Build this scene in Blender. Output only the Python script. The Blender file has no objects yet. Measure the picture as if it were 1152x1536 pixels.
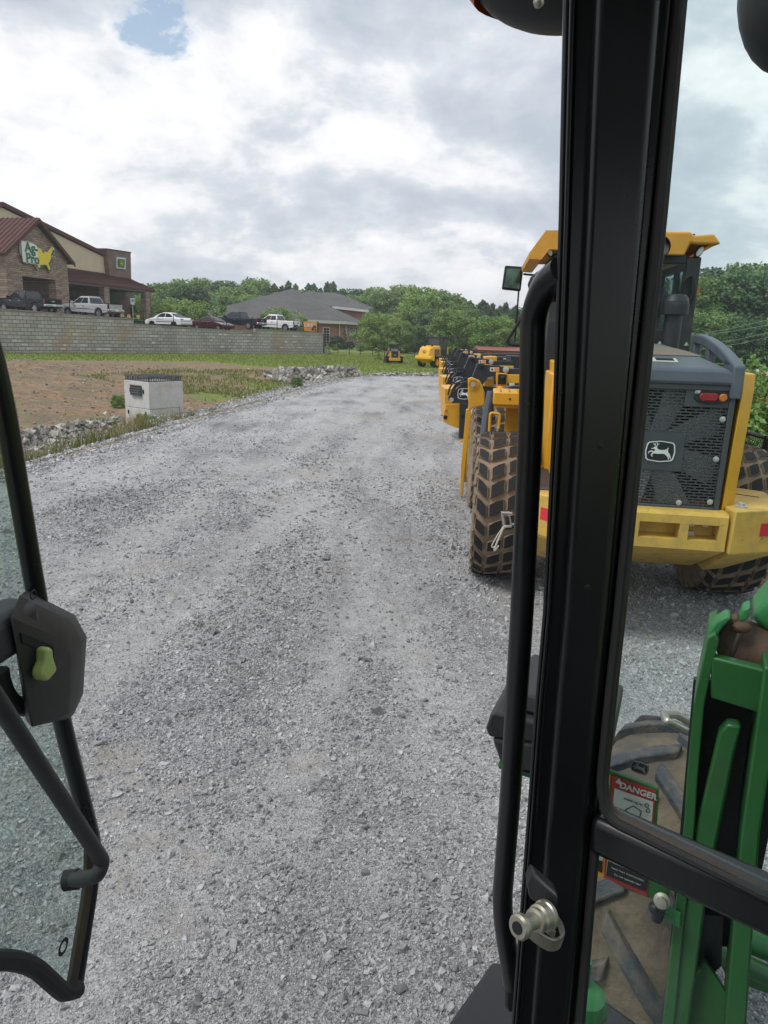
import bpy, bmesh, math, random
import numpy as np
from mathutils import Vector, Matrix, noise as mnoise
R = math.radians
random.seed(7)
rng = np.random.default_rng(11)
S = bpy.context.scene
COL = S.collection

# ------------------------------------------------------------------ camera
CAM_H, PITCH, ROLL, FPX = 2.6, 14.2, 1.9, 1060.0
cd = bpy.data.cameras.new('camera'); cam = bpy.data.objects.new('camera', cd); COL.objects.link(cam)
cd.sensor_fit = 'VERTICAL'; cd.sensor_height = 36; cd.sensor_width = 27
cd.lens = 36 * FPX / 1536
cd.clip_start = 0.02; cd.clip_end = 5000
cam.matrix_world = Matrix.Translation((0, 0, CAM_H)) @ Matrix.Rotation(R(90 - PITCH), 4, 'X') @ Matrix.Rotation(R(ROLL), 4, 'Z')
S.camera = cam
CB = cam.matrix_world.to_3x3()
CO = Vector((0, 0, CAM_H))

# ------------------------------------------------------------------ light
SUN_EL, SUN_AZ = 56, -112           # azimuth clockwise from +Y
w = bpy.data.worlds.new("World"); S.world = w; w.use_nodes = True
nt = w.node_tree; nt.nodes.clear()
def wn(t, **k):
    n = nt.nodes.new(t)
    for a, b in k.items(): setattr(n, a, b)
    return n
out = wn('ShaderNodeOutputWorld'); bg = wn('ShaderNodeBackground'); bg.inputs[1].default_value = 0.12
sky = wn('ShaderNodeTexSky', sky_type='NISHITA', sun_disc=False)
sky.sun_elevation = R(SUN_EL); sky.sun_rotation = R(SUN_AZ)
tc = wn('ShaderNodeTexCoord'); sx = wn('ShaderNodeSeparateXYZ')
nt.links.new(tc.outputs['Generated'], sx.inputs[0])
def wm(op, a, b=None, c=None):
    n = wn('ShaderNodeMath', operation=op)
    for i, v in enumerate((a, b, c)):
        if v is None: continue
        if isinstance(v, (int, float)): n.inputs[i].default_value = v
        else: nt.links.new(v, n.inputs[i])
    return n.outputs[0]
zc = wm('MAXIMUM', sx.outputs[2], 0.0)
dz = wm('ADD', zc, 0.42)
cx = wn('ShaderNodeCombineXYZ')
nt.links.new(wm('DIVIDE', sx.outputs[0], dz), cx.inputs[0])
nt.links.new(wm('DIVIDE', sx.outputs[1], dz), cx.inputs[1])
nt.links.new(wm('MULTIPLY', zc, 1.2), cx.inputs[2])
def wnoise(scale, detail, rough, off, dist=0.0):
    mp = wn('ShaderNodeMapping'); mp.inputs[1].default_value = off
    nt.links.new(cx.outputs[0], mp.inputs[0])
    n = wn('ShaderNodeTexNoise'); n.inputs['Scale'].default_value = scale; n.inputs['Detail'].default_value = detail
    n.inputs['Roughness'].default_value = rough; n.inputs['Distortion'].default_value = dist
    nt.links.new(mp.outputs[0], n.inputs['Vector']); return n.outputs[0]
def wramp(v, stops):
    r = wn('ShaderNodeValToRGB'); e = r.color_ramp.elements
    while len(e) < len(stops): e.new(0.5)
    for k, (p, c) in enumerate(stops): e[k].position = p; e[k].color = (*c, 1) if len(c) == 3 else c
    nt.links.new(v, r.inputs[0]); return r.outputs[0]
nA = wnoise(2.3, 10, .56, (3.1, 1.4, 0.0), .25)
nB = wnoise(7.0, 9, .62, (7.7, 2.2, 3.0), .15)
shade = wm('ADD', wm('MULTIPLY', nA, .74), wm('MULTIPLY', nB, .26))
ccol = wramp(shade, [(.39, (4.2, 4.7, 5.35)), (.46, (5.1, 5.55, 6.1)), (.50, (5.9, 6.25, 6.7)), (.535, (7.2, 7.35, 7.6)), (.60, (8.4, 8.4, 8.5))])
ccol_scale = 1.0
cover = wramp(wm('ADD', wm('MULTIPLY', wnoise(1.5, 8, .55, (11.3, 5.1, 1.0), .2), .85), wm('MULTIPLY', nB, .15)), [(.16, (0, 0, 0)), (.20, (1, 1, 1))])
# the gap of blue sky in the cloud deck, upper left
hole_dir = (CB @ Vector(((232 - 576) / FPX, (768 + 4) / FPX, -1))).normalized()
dp = wn('ShaderNodeVectorMath', operation='DOT_PRODUCT'); nt.links.new(tc.outputs['Generated'], dp.inputs[0]); dp.inputs[1].default_value = hole_dir
hn = wm('ADD', dp.outputs['Value'], wm('MULTIPLY', wm('SUBTRACT', nB, .5), .010))
hole = wramp(wm('MULTIPLY_ADD', hn, 400, -399.0), [(.46, (1, 1, 1)), (.74, (.7, .7, .7)), (1.0, (0, 0, 0))])
hz = wramp(zc, [(0.0, (1, 1, 1)), (.09, (0, 0, 0))])
mix1 = wn('ShaderNodeMix', data_type='RGBA'); mixh = wn('ShaderNodeMix', data_type='RGBA')
nt.links.new(ccol, mixh.inputs['A']); mixh.inputs['B'].default_value = (6.4, 6.75, 7.1, 1)
nt.links.new(wm('MULTIPLY', hz, .55), mixh.inputs['Factor'])
blue = wn('ShaderNodeMix', data_type='RGBA', blend_type='MULTIPLY'); blue.inputs['Factor'].default_value = 1
nt.links.new(sky.outputs[0], blue.inputs['A']); blue.inputs['B'].default_value = (1.9, 1.65, 1.35, 1)
nt.links.new(blue.outputs['Result'], mix1.inputs['A']); nt.links.new(mixh.outputs['Result'], mix1.inputs['B'])
nt.links.new(wm('MULTIPLY', wm('MAXIMUM', cover, hz), hole), mix1.inputs['Factor'])
nt.links.new(mix1.outputs['Result'], bg.inputs[0]); nt.links.new(bg.outputs[0], out.inputs[0])

sd = bpy.data.lights.new('sun', 'SUN'); sd.energy = 2.0; sd.angle = R(18); sd.color = (1, .96, .9)
sun = bpy.data.objects.new('sun', sd); COL.objects.link(sun)
d = Vector((math.sin(R(SUN_AZ)) * math.cos(R(SUN_EL)), math.cos(R(SUN_AZ)) * math.cos(R(SUN_EL)), math.sin(R(SUN_EL))))
sun.rotation_euler = d.to_track_quat('Z', 'Y').to_euler(); sun.location = d * 50
S.view_settings.view_transform = 'Standard'; S.view_settings.look = 'None'
S.view_settings.exposure = 0.12; S.view_settings.gamma = 1
S.cycles.max_bounces = 8; S.cycles.transparent_max_bounces = 24
try: S.cycles.use_denoising = True
except Exception: pass

# ------------------------------------------------------------------ helpers
def ray(px, py): return CB @ Vector(((px - 576) / FPX, (768 - py) / FPX, -1))
def at(px, py, Y):                      # real point at world depth Y seen at a photo pixel
    v = ray(px, py); return CO + v * (Y / v.y)
def gz(px, py, z=0.0):                  # point on the level z
    v = ray(px, py); return CO + v * ((z - CAM_H) / v.z)
def on(px, py, p0, n):                  # point on a plane
    v = ray(px, py); p0 = Vector(p0); n = Vector(n); return CO + v * ((p0 - CO).dot(n) / v.dot(n))

class MB:
    def __init__(s): s.v = []; s.f = []; s.M = None
    def add(s, vs, fs):
        b = len(s.v)
        for p in vs:
            p = Vector(p)
            s.v.append(tuple(s.M @ p) if s.M is not None else tuple(p))
        for f in fs: s.f.append(tuple(b + i for i in f))
        return s
    def box(s, c, d, rz=0, rx=0, ry=0):
        m = Matrix.Translation(c) @ Matrix.Rotation(rz, 4, 'Z') @ Matrix.Rotation(ry, 4, 'Y') @ Matrix.Rotation(rx, 4, 'X')
        x, y, z = d[0] / 2, d[1] / 2, d[2] / 2
        vs = [m @ Vector(p) for p in ((-x, -y, -z), (x, -y, -z), (x, y, -z), (-x, y, -z), (-x, -y, z), (x, -y, z), (x, y, z), (-x, y, z))]
        return s.add(vs, [(0, 3, 2, 1), (4, 5, 6, 7), (0, 1, 5, 4), (1, 2, 6, 5), (2, 3, 7, 6), (3, 0, 4, 7)])
    def loft(s, rings, caps=True, closed=False):
        n = len(rings[0]); vs = [p for r in rings for p in r]; fs = []
        m = len(rings)
        for i in range(m if closed else m - 1):
            for j in range(n):
                a = i * n + j; b_ = i * n + (j + 1) % n; c = ((i + 1) % m) * n + (j + 1) % n; d_ = ((i + 1) % m) * n + j
                fs.append((a, b_, c, d_))
        if caps and not closed: fs += [tuple(range(n - 1, -1, -1)), tuple((m - 1) * n + i for i in range(n))]
        return s.add(vs, fs)
    def prism(s, poly, axis, a, b):
        def P(u, v, t): return {'x': (t, u, v), 'y': (u, t, v), 'z': (u, v, t)}[axis]
        return s.loft([[P(u, v, a) for u, v in poly], [P(u, v, b) for u, v in poly]])
    def slab(s, pts, th, n=None):       # planar polygon of 3-D points thickened by vector th*n
        pts = [Vector(p) for p in pts]
        if n is None:
            n = Vector((0, 0, 0))
            for i in range(len(pts)):
                a, b = pts[i], pts[(i + 1) % len(pts)]; n += a.cross(b)
            n.normalize()
        o = Vector(n) * th
        return s.loft([pts, [p + o for p in pts]])
    def tube(s, path, r, n=10, closed=False, rs=None):
        P = [Vector(p) for p in path]; rings = []; m = len(P); up = None
        for i in range(m):
            if closed: t = (P[(i + 1) % m] - P[i - 1]).normalized()
            elif i == 0: t = (P[1] - P[0]).normalized()
            elif i == m - 1: t = (P[-1] - P[-2]).normalized()
            else: t = ((P[i + 1] - P[i]).normalized() + (P[i] - P[i - 1]).normalized()).normalized()
            if up is None: up = Vector((0, 0, 1)) if abs(t.z) < .9 else Vector((1, 0, 0))
            u = (up - t * up.dot(t)).normalized(); up = u; v_ = t.cross(u)
            rr = rs[i] if rs else r
            rings.append([P[i] + (u * math.cos(2 * math.pi * k / n) + v_ * math.sin(2 * math.pi * k / n)) * rr for k in range(n)])
        return s.loft(rings, closed=closed)
    def lathe(s, prof, n, c=(0, 0, 0), axis='z', closed=False):
        rings = []
        for r, h in prof:
            ring = []
            for k in range(n):
                a = 2 * math.pi * k / n; u, v = r * math.cos(a), r * math.sin(a)
                p = {'z': (u, v, h), 'x': (h, u, v), 'y': (u, h, v)}[axis]
                ring.append(Vector(c) + Vector(p))
            rings.append(ring)
        return s.loft(rings, closed=closed)
    def ball(s, c, r, n=10, m=6, sc=(1, 1, 1)):
        rings = []
        for i in range(m + 1):
            t = math.pi * (i + .02) / (m + .04)
            rings.append([Vector(c) + Vector((sc[0] * r * math.sin(t) * math.cos(2 * math.pi * k / n), sc[1] * r * math.sin(t) * math.sin(2 * math.pi * k / n), -sc[2] * r * math.cos(t))) for k in range(n)])
        return s.loft(rings)
    def build(s, name, mat, parent=None, bevel=0, seg=2, smooth=35, sub=0):
        me = bpy.data.meshes.new(name); me.from_pydata(s.v, [], s.f)
        b = bmesh.new(); b.from_mesh(me); bmesh.ops.recalc_face_normals(b, faces=b.faces)
        b.to_mesh(me); b.free()
        me.polygons.foreach_set('use_smooth', [True] * len(me.polygons)); me.set_sharp_from_angle(angle=R(smooth))
        if isinstance(mat, (list, tuple)):
            for m_ in mat: me.materials.append(m_)
        else: me.materials.append(mat)
        o = bpy.data.objects.new(name, me); COL.objects.link(o)
        if parent is not None: o.parent = parent
        if bevel:
            m_ = o.modifiers.new('bevel', 'BEVEL'); m_.width = bevel; m_.segments = seg; m_.limit_method = 'ANGLE'; m_.angle_limit = R(40)
            m_.harden_normals = False
        if sub:
            m_ = o.modifiers.new('sub', 'SUBSURF'); m_.levels = sub; m_.render_levels = sub
        return o
def bez(p0, p1, p2, n=8):
    p0, p1, p2 = map(Vector, (p0, p1, p2))
    return [p0 * (1 - t) ** 2 + p1 * 2 * t * (1 - t) + p2 * t * t for t in [i / n for i in range(n + 1)]]
def fillet(pts, r, n=5):
    P = [Vector(p) for p in pts]; o = [P[0]]
    for i in range(1, len(P) - 1):
        a, b = (P[i - 1] - P[i]), (P[i + 1] - P[i]); rr = min(r, a.length * .45, b.length * .45)
        o += bez(P[i] + a.normalized() * rr, P[i], P[i] + b.normalized() * rr, n)
    return o + [P[-1]]
def npmesh(name, V, F, mat, k=4, smooth=False, attrs=None, parent=None):
    me = bpy.data.meshes.new(name); V = np.asarray(V, np.float32); F = np.asarray(F, np.int32)
    me.vertices.add(len(V)); me.vertices.foreach_set('co', V.ravel())
    me.loops.add(F.size); me.loops.foreach_set('vertex_index', F.ravel())
    me.polygons.add(len(F)); me.polygons.foreach_set('loop_start', np.arange(0, F.size, k, dtype=np.int32))
    me.polygons.foreach_set('use_smooth', np.full(len(F), smooth))
    me.update(calc_edges=True)
    if attrs:
        for an, val in attrs.items():
            at_ = me.attributes.new(an, 'FLOAT', 'POINT'); at_.data.foreach_set('value', np.asarray(val, np.float32))
    me.materials.append(mat)
    o = bpy.data.objects.new(name, me); COL.objects.link(o)
    if parent is not None: o.parent = parent
    return o
def tag(o, label=None, cat=None, group=None, kind=None):
    for k_, v_ in (('label', label), ('category', cat), ('group', group), ('kind', kind)):
        if v_: o[k_] = v_
    return o
def empty(name, loc=(0, 0, 0), rz=0, label=None, cat=None, group=None, scale=1):
    o = bpy.data.objects.new(name, None); COL.objects.link(o); o.location = loc; o.rotation_euler = (0, 0, rz)
    o.scale = (scale,) * 3; o.empty_display_size = .2
    return tag(o, label, cat, group)
def copy_tree(o, parent=None):
    c = o.copy(); COL.objects.link(c)
    if parent is not None: c.parent = parent
    for ch in list(o.children): copy_tree(ch, c)
    return c
def text(name, s_, size, mat, parent, M, ext=.002, bold=False):
    cu = bpy.data.curves.new(name, 'FONT'); cu.body = s_; cu.size = size; cu.extrude = ext; cu.align_x = 'CENTER'; cu.align_y = 'CENTER'
    if bold: cu.offset = size * (.018 if bold is True else bold)
    t = bpy.data.objects.new(name, cu); COL.objects.link(t)
    dg = bpy.context.evaluated_depsgraph_get(); me = bpy.data.meshes.new_from_object(t.evaluated_get(dg))
    bpy.data.objects.remove(t); me.transform(M); me.materials.clear(); me.materials.append(mat); me.name = name
    o = bpy.data.objects.new(name, me); COL.objects.link(o)
    if parent is not None: o.parent = parent
    return o
def basis(o, x, z):                     # matrix with local X=x, Z=z (outward), at o
    x = Vector(x).normalized(); z = Vector(z); z = (z - x * z.dot(x)).normalized(); y = z.cross(x)
    m = Matrix((x, y, z)).transposed().to_4x4(); m.translation = Vector(o); return m

# numpy fractal noise
_perm = rng.random((256, 256))
def vnoise(x, y):
    xi = np.floor(x).astype(int); yi = np.floor(y).astype(int); fx = x - xi; fy = y - yi
    fx = fx * fx * (3 - 2 * fx); fy = fy * fy * (3 - 2 * fy)
    g = lambda a, b: _perm[a % 256, b % 256]
    return (g(xi, yi) * (1 - fx) + g(xi + 1, yi) * fx) * (1 - fy) + (g(xi, yi + 1) * (1 - fx) + g(xi + 1, yi + 1) * fx) * fy - .5
def fbm(x, y, o=4):
    r = 0; a = 1; t = 0
    for k in range(o): r = r + a * vnoise(x * 2 ** k + 17 * k, y * 2 ** k + 31 * k); t += a; a *= .5
    return r / t

# ------------------------------------------------------------------ materials
def nodes(name):
    m = bpy.data.materials.new(name); m.use_nodes = True; t = m.node_tree
    b = t.nodes['Principled BSDF']
    def N(ty, ins=None, **k):
        n = t.nodes.new(ty)
        for a, v in k.items(): setattr(n, a, v)
        for a, v in (ins or {}).items():
            if hasattr(v, 'links') or isinstance(v, bpy.types.NodeSocket): t.links.new(v, n.inputs[a])
            else: n.inputs[a].default_value = v
        return n
    return m, t, b, N
def rampn(t, N, v, stops, interp=None):
    r = N('ShaderNodeValToRGB'); e = r.color_ramp.elements
    while len(e) < len(stops): e.new(.5)
    for k, (p, c) in enumerate(stops):
        e[k].position = p; e[k].color = (c, c, c, 1) if isinstance(c, (int, float)) else (*c, 1)
    if interp: r.color_ramp.interpolation = interp
    t.links.new(v, r.inputs[0]); return r.outputs[0]
def mixc(N, a, b, f, bt='MIX'):
    n = N('ShaderNodeMix', data_type='RGBA', blend_type=bt)
    for s_, v in (('A', a), ('B', b), ('Factor', f)):
        if isinstance(v, bpy.types.NodeSocket): n.id_data.links.new(v, n.inputs[s_])
        elif s_ == 'Factor': n.inputs[s_].default_value = v
        else: n.inputs[s_].default_value = (*v, 1)
    return n.outputs['Result']
def mat(name, col, rough=.5, metal=0, chips=None, var=.12, vs=6, dirt=None, da=.5, ds=3, bump=0, bs=60, coat=0, spec=.5, edge=None):
    m, t, b, N = nodes(name)
    tc = N('ShaderNodeTexCoord').outputs['Object']
    n1 = N('ShaderNodeTexNoise', {'Vector': tc, 'Scale': vs, 'Detail': 6, 'Roughness': .6}).outputs[0]
    lo = tuple(c * (1 - var) for c in col); hi = tuple(min(1, c * (1 + var)) for c in col)
    c = rampn(t, N, n1, [(.3, lo), (.7, hi)])
    if dirt:
        n2 = N('ShaderNodeTexNoise', {'Vector': tc, 'Scale': ds, 'Detail': 8, 'Roughness': .7}).outputs[0]
        f = rampn(t, N, n2, [(.62 - da * .35, 0.0), (.80 - da * .3, min(1, .5 + da * .5))])
        c = mixc(N, c, dirt, f)
        rr = N('ShaderNodeMapRange', {'Value': f, 'To Min': rough, 'To Max': .85}).outputs[0]
    else:
        rr = N('ShaderNodeMapRange', {'Value': n1, 'From Min': .3, 'From Max': .7, 'To Min': rough * .85, 'To Max': min(1, rough * 1.2)}).outputs[0]
    if chips:
        n4 = N('ShaderNodeTexNoise', {'Vector': tc, 'Scale': 11, 'Detail': 9, 'Roughness': .8}).outputs[0]
        c = mixc(N, c, chips, rampn(t, N, n4, [(.615, 0.0), (.64, .85)]))
    t.links.new(c, b.inputs['Base Color']); t.links.new(rr, b.inputs['Roughness'])
    b.inputs['Metallic'].default_value = metal; b.inputs['Coat Weight'].default_value = coat; b.inputs['Specular IOR Level'].default_value = spec
    if bump:
        n3 = N('ShaderNodeTexNoise', {'Vector': tc, 'Scale': bs, 'Detail': 4}).outputs[0]
        bb = N('ShaderNodeBump', {'Height': n3, 'Strength': bump, 'Distance': .01}).outputs[0]
        t.links.new(bb, b.inputs['Normal'])
    return m
def glass(name, tint, refl=.9, rough=.02):
    m, t, b, N = nodes(name); t.nodes.remove(b)
    tr = N('ShaderNodeBsdfTransparent'); tr.inputs[0].default_value = (*tint, 1)
    gl = N('ShaderNodeBsdfGlossy'); gl.inputs['Roughness'].default_value = rough
    fr = N('ShaderNodeFresnel'); fr.inputs[0].default_value = 1.45
    fm = N('ShaderNodeMath', {0: fr.outputs[0], 1: refl}, operation='MULTIPLY')
    mx = N('ShaderNodeMixShader', {0: fm.outputs[0], 1: tr.outputs[0], 2: gl.outputs[0]})
    t.links.new(mx.outputs[0], t.nodes['Material Output'].inputs[0]); return m
def brickmat(name, c1, c2, mortar, bw, bh, ms=.01, plane='xz', rough=.85, stain=None, sa=.4, bump=.5, squash=1, off=.5, ss=.25, varsc=.8):
    m, t, b, N = nodes(name)
    tc = N('ShaderNodeTexCoord').outputs['Object']; sp = N('ShaderNodeSeparateXYZ', {0: tc})
    i, j = {'xz': (0, 2), 'yz': (1, 2), 'xy': (0, 1)}[plane]
    v = N('ShaderNodeCombineXYZ', {0: sp.outputs[i], 1: sp.outputs[j]}).outputs[0]
    br = N('ShaderNodeTexBrick', {'Vector': v, 'Color1': (*c1, 1), 'Color2': (*c2, 1), 'Mortar': (*mortar, 1), 'Scale': 1.0, 'Mortar Size': ms, 'Brick Width': bw, 'Row Height': bh, 'Bias': 0.0})
    br.offset = off
    nz = N('ShaderNodeTexNoise', {'Vector': tc, 'Scale': varsc, 'Detail': 8, 'Roughness': .65}).outputs[0]
    c = mixc(N, br.outputs[0], rampn(t, N, nz, [(.3, .72), (.7, 1.15)]), 1.0, 'MULTIPLY')
    if stain:
        n2 = N('ShaderNodeTexNoise', {'Vector': tc, 'Scale': ss, 'Detail': 8, 'Roughness': .7}).outputs[0]
        c = mixc(N, c, stain, rampn(t, N, n2, [(.52, 0.0), (.68, sa)]))
    t.links.new(c, b.inputs['Base Color']); b.inputs['Roughness'].default_value = rough
    hh = N('ShaderNodeMath', {0: br.outputs[1], 1: -1.0}, operation='MULTIPLY').outputs[0]
    hh = N('ShaderNodeMath', {0: hh, 1: nz}, operation='ADD').outputs[0]
    t.links.new(N('ShaderNodeBump', {'Height': hh, 'Strength': bump, 'Distance': .03}).outputs[0], b.inputs['Normal'])
    return m
MUD = (.30, .205, .125)
M = {}
M['yellow'] = mat('yellow_paint', (.68, .35, .018), .42, dirt=(.42, .27, .12), da=.12, ds=2.2, var=.06)
M['yellow2'] = mat('yellow_paint_worn', (.60, .38, .075), .55, dirt=(.34, .24, .11), da=.38, ds=5, var=.14, bump=.1, chips=(.13, .065, .035))
M['yellow_clean'] = mat('yellow_paint_clean', (.80, .42, .015), .35, var=.04)
M['orange'] = mat('orange_paint', (.72, .27, .02), .45)
M['roofy'] = mat('yellow_roof', (.62, .30, .03), .5, dirt=(.30, .18, .08), da=.18, ds=4, var=.08)
M['dgrey'] = mat('dark_grey_paint', (.020, .023, .029), .5, dirt=(.16, .14, .11), da=.12, ds=3)
M['hood'] = mat('hood_grey', (.085, .10, .125), .45, dirt=(.24, .20, .15), da=.14, ds=2.5, var=.12)
M['grille'] = mat('grille_dark', (.055, .062, .068), .5)
M['fan'] = mat('fan_grey', (.55, .57, .58), .6)
M['void'] = mat('inner_dark', (.008, .008, .009), .8)
M['tan'] = mat('dusty_tan', (.18, .155, .125), .8, dirt=(.14, .12, .10), da=.4)
M['black'] = mat('black_gloss_paint', (.0065, .0075, .009), .30, var=.3, spec=.5)
M['blackm'] = mat('black_matte_paint', (.008, .009, .010), .5, var=.3)
M['plastic'] = mat('black_plastic', (.026, .027, .031), .5, var=.15, bump=.12, bs=900)
M['rubber'] = mat('black_rubber', (.016, .016, .017), .75, var=.2)
M['trim'] = mat('worn_seal', (.036, .027, .020), .6, var=.35, vs=12)
M['tyre'] = mat('tyre_rubber', (.015, .016, .018), .85, dirt=(.10, .08, .06), da=.10, ds=7, bump=.3, bs=40)
M['mud'] = mat('muddy_rubber', (.25, .19, .135), .92, dirt=(.13, .09, .06), da=.35, ds=5, var=.2, bump=.4, bs=30)
M['lugt'] = mat('lug_rubber_dusty', (.040, .046, .058), .7, dirt=(.16, .125, .09), da=.5, ds=9, bump=.4, bs=70)
M['mudt'] = mat('tyre_mud_tan', (.165, .125, .085), .95, dirt=(.06, .055, .05), da=.6, ds=3.5, var=.4, bump=.9, bs=35)
M['green'] = mat('green_paint', (.024, .118, .030), .38, dirt=(.035, .06, .03), da=.2, ds=6, var=.15)
M['greenl'] = mat('green_paint_worn', (.035, .20, .065), .45, dirt=(.10, .19, .09), da=.25, ds=14, var=.15)
M['rust'] = mat('rust_brown', (.075, .040, .025), .7, dirt=(.15, .085, .05), da=.35, ds=9, bump=.3, bs=50)
M['steel'] = mat('zinc_steel', (.42, .40, .34), .42, metal=.8, dirt=(.18, .15, .11), da=.3, ds=30)
M['chrome'] = mat('bright_metal', (.72, .72, .72), .25, metal=.9)
M['bolt'] = mat('bolt_zinc', (.50, .50, .48), .45, metal=.6)
M['white'] = mat('white_paint', (.75, .76, .76), .4)
M['red'] = mat('red_lens', (.26, .015, .022), .25)
M['amber'] = mat('amber_lens', (.52, .16, .015), .25)
M['redt'] = mat('red_reflector', (.62, .03, .05), .35)
M['lever'] = mat('green_lever', (.34, .42, .13), .4)
M['hose'] = mat('hydraulic_hose', (.012, .012, .013), .45)
M['winglass'] = mat('dark_window', (.022, .028, .034), .08, spec=.6)
M['cabglass'] = glass('cab_glass', (.80, .88, .89), .5)
M['windshield'] = glass('windshield_glass', (.925, .972, .966), .06)
M['doorglass'] = glass('door_glass', (.87, .945, .925), .3)
M['mirror'] = mat('mirror_face', (.07, .115, .09), .08, metal=.9, var=.5, vs=9)
M['strap'] = mat('strap_webbing', (.52, .50, .42), .8)
# ------------------------------------------------------------------ ground
def edge_x(y):                                  # left edge of the gravel lot
    return np.interp(y, [-30, 8, 13.3, 18, 22.8, 28.3, 35, 41, 44.5, 46.5, 48], [-8.6, -7.4, -6.95, -6.3, -5.7, -4.9, -4.1, -2.9, -1.3, 2.0, 6.0])
def terrain_h(x, y):
    s = edge_x(np.minimum(y, 47.5)) - x         # distance left of the lot edge
    f = np.clip((47 - y) / 8, 0, 1)
    ditch = -.75 * np.clip(s / 2.0, 0, 1) * np.clip(1 - (s - 2.6) / 15, 0, 1) ** 1.2
    bank = .55 * np.clip((s - 8) / 8, 0, 1)
    h = (ditch + bank * 1.0) * f + .14 * (1 - f) * np.clip((y - 47) / 8, 0, 1)
    n = fbm(x * .35, y * .35, 4) * .34 * np.clip(s / 3, 0, 1) * f + fbm(x * 1.7, y * 1.7, 3) * .12 * np.clip(s / 2, 0, 1) * f
    return h + n - .05 - .12 * (s < -.6)
def nonuni(a, b, c0, c1, fine, coarse_g):
    mid = np.arange(c0, c1 + 1e-6, fine); r = []; st = fine; v = c1
    while v < b: st *= coarse_g; v += st; r.append(v)
    l = []; st = fine; v = c0
    while v > a: st *= coarse_g; v -= st; l.append(v)
    return np.array(l[::-1] + list(mid) + r)
def grid(xs, ys, hf):
    X, Y = np.meshgrid(xs, ys); Z = hf(X, Y); nx, ny = len(xs), len(ys)
    V = np.stack([X.ravel(), Y.ravel(), Z.ravel()], 1)
    i = (np.arange(ny - 1)[:, None] * nx + np.arange(nx - 1)[None]).ravel()
    return V, np.stack([i, i + 1, i + nx + 1, i + nx], 1)

# earth and grass material
m, t, b, N = nodes('earth_and_grass')
tcn = N('ShaderNodeTexCoord').outputs['Object']
g = N('ShaderNodeAttribute', attribute_name='grassy').outputs['Fac']
n1 = N('ShaderNodeTexNoise', {'Vector': tcn, 'Scale': .55, 'Detail': 10, 'Roughness': .68}).outputs[0]
n2 = N('ShaderNodeTexNoise', {'Vector': tcn, 'Scale': 5.0, 'Detail': 8, 'Roughness': .7}).outputs[0]
n3 = N('ShaderNodeTexNoise', {'Vector': tcn, 'Scale': 22.0, 'Detail': 5, 'Roughness': .7}).outputs[0]
soil = rampn(t, N, n1, [(.34, (.18, .145, .11)), (.46, (.24, .185, .135)), (.60, (.31, .20, .12)), (.72, (.34, .265, .185))])
soil = mixc(N, soil, rampn(t, N, n2, [(.3, .5), (.7, 1.4)]), 1, 'MULTIPLY')
soil = mixc(N, soil, (.13, .10, .075), rampn(t, N, N('ShaderNodeTexNoise', {'Vector': tcn, 'Scale': 1.6, 'Detail': 9, 'Roughness': .75}).outputs[0], [(.50, 0.0), (.64, .75)]))
soil = mixc(N, soil, (.42, .38, .32), rampn(t, N, n3, [(.62, 0.0), (.70, .8)]))
soil = mixc(N, soil, (.19, .175, .085), rampn(t, N, N('ShaderNodeTexNoise', {'Vector': tcn, 'Scale': .9, 'Detail': 10, 'Roughness': .75}).outputs[0], [(.48, 0.0), (.60, .6)]))
gr = rampn(t, N, n2, [(.3, (.12, .17, .035)), (.55, (.18, .235, .055)), (.75, (.28, .28, .10))])
gr = mixc(N, gr, rampn(t, N, n3, [(.3, .6), (.7, 1.35)]), 1, 'MULTIPLY')
gf = N('ShaderNodeMath', {0: g, 1: N('ShaderNodeMath', {0: n2, 1: .5}, operation='SUBTRACT').outputs[0]}, operation='ADD').outputs[0]
c = mixc(N, soil, gr, rampn(t, N, gf, [(.42, 0.0), (.58, 1.0)]))
t.links.new(c, b.inputs['Base Color']); b.inputs['Roughness'].default_value = .95; b.inputs['Specular IOR Level'].default_value = .15
t.links.new(N('ShaderNodeBump', {'Height': mixc(N, n2, n3, .5), 'Strength': .8, 'Distance': .08}).outputs[0], b.inputs['Normal'])
EARTH = m
xs = nonuni(-600, 600, -34, 8, .28, 1.09); ys = nonuni(-60, 900, 6, 62, .28, 1.09)
V, F = grid(xs, ys, terrain_h)
X, Y = V[:, 0], V[:, 1]
s_ = edge_x(np.minimum(Y, 47.5)) - X
gline = np.interp(X, [-60, -30, -14, -8, -3, 6], [45.0, 47, 54, 50, 48.5, 47.0])
grass = np.clip((Y - gline) / 1.6 + .5 + fbm(X * .5, Y * .5) * 1.2, 0, 1)
band = np.clip(1.1 - np.abs(s_ - .8) / 1.7, 0, 1) * .70 * (s_ > -.8)             # weeds along the ditch
band2 = np.clip((Y - 22) / 12, 0, 1) * np.clip(1 - np.abs(s_ - 4) / 6, 0, 1) * (.50 + fbm(X * .35, Y * .35) * .9)
grass = np.maximum(grass, np.maximum(band, band2) + fbm(X * .8, Y * .8) * .5 * (s_ > 0) * (band > 0))
right = np.clip((X - 4.6) / 1.0 + fbm(X, Y), 0, 1) * .8
grass = np.where(X > 4, np.maximum(grass * (Y > 46), right), grass)
terrain = npmesh('ground', V, F, EARTH, smooth=True, attrs={'grassy': np.clip(grass, 0, 1)}); tag(terrain, kind='structure')

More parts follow.
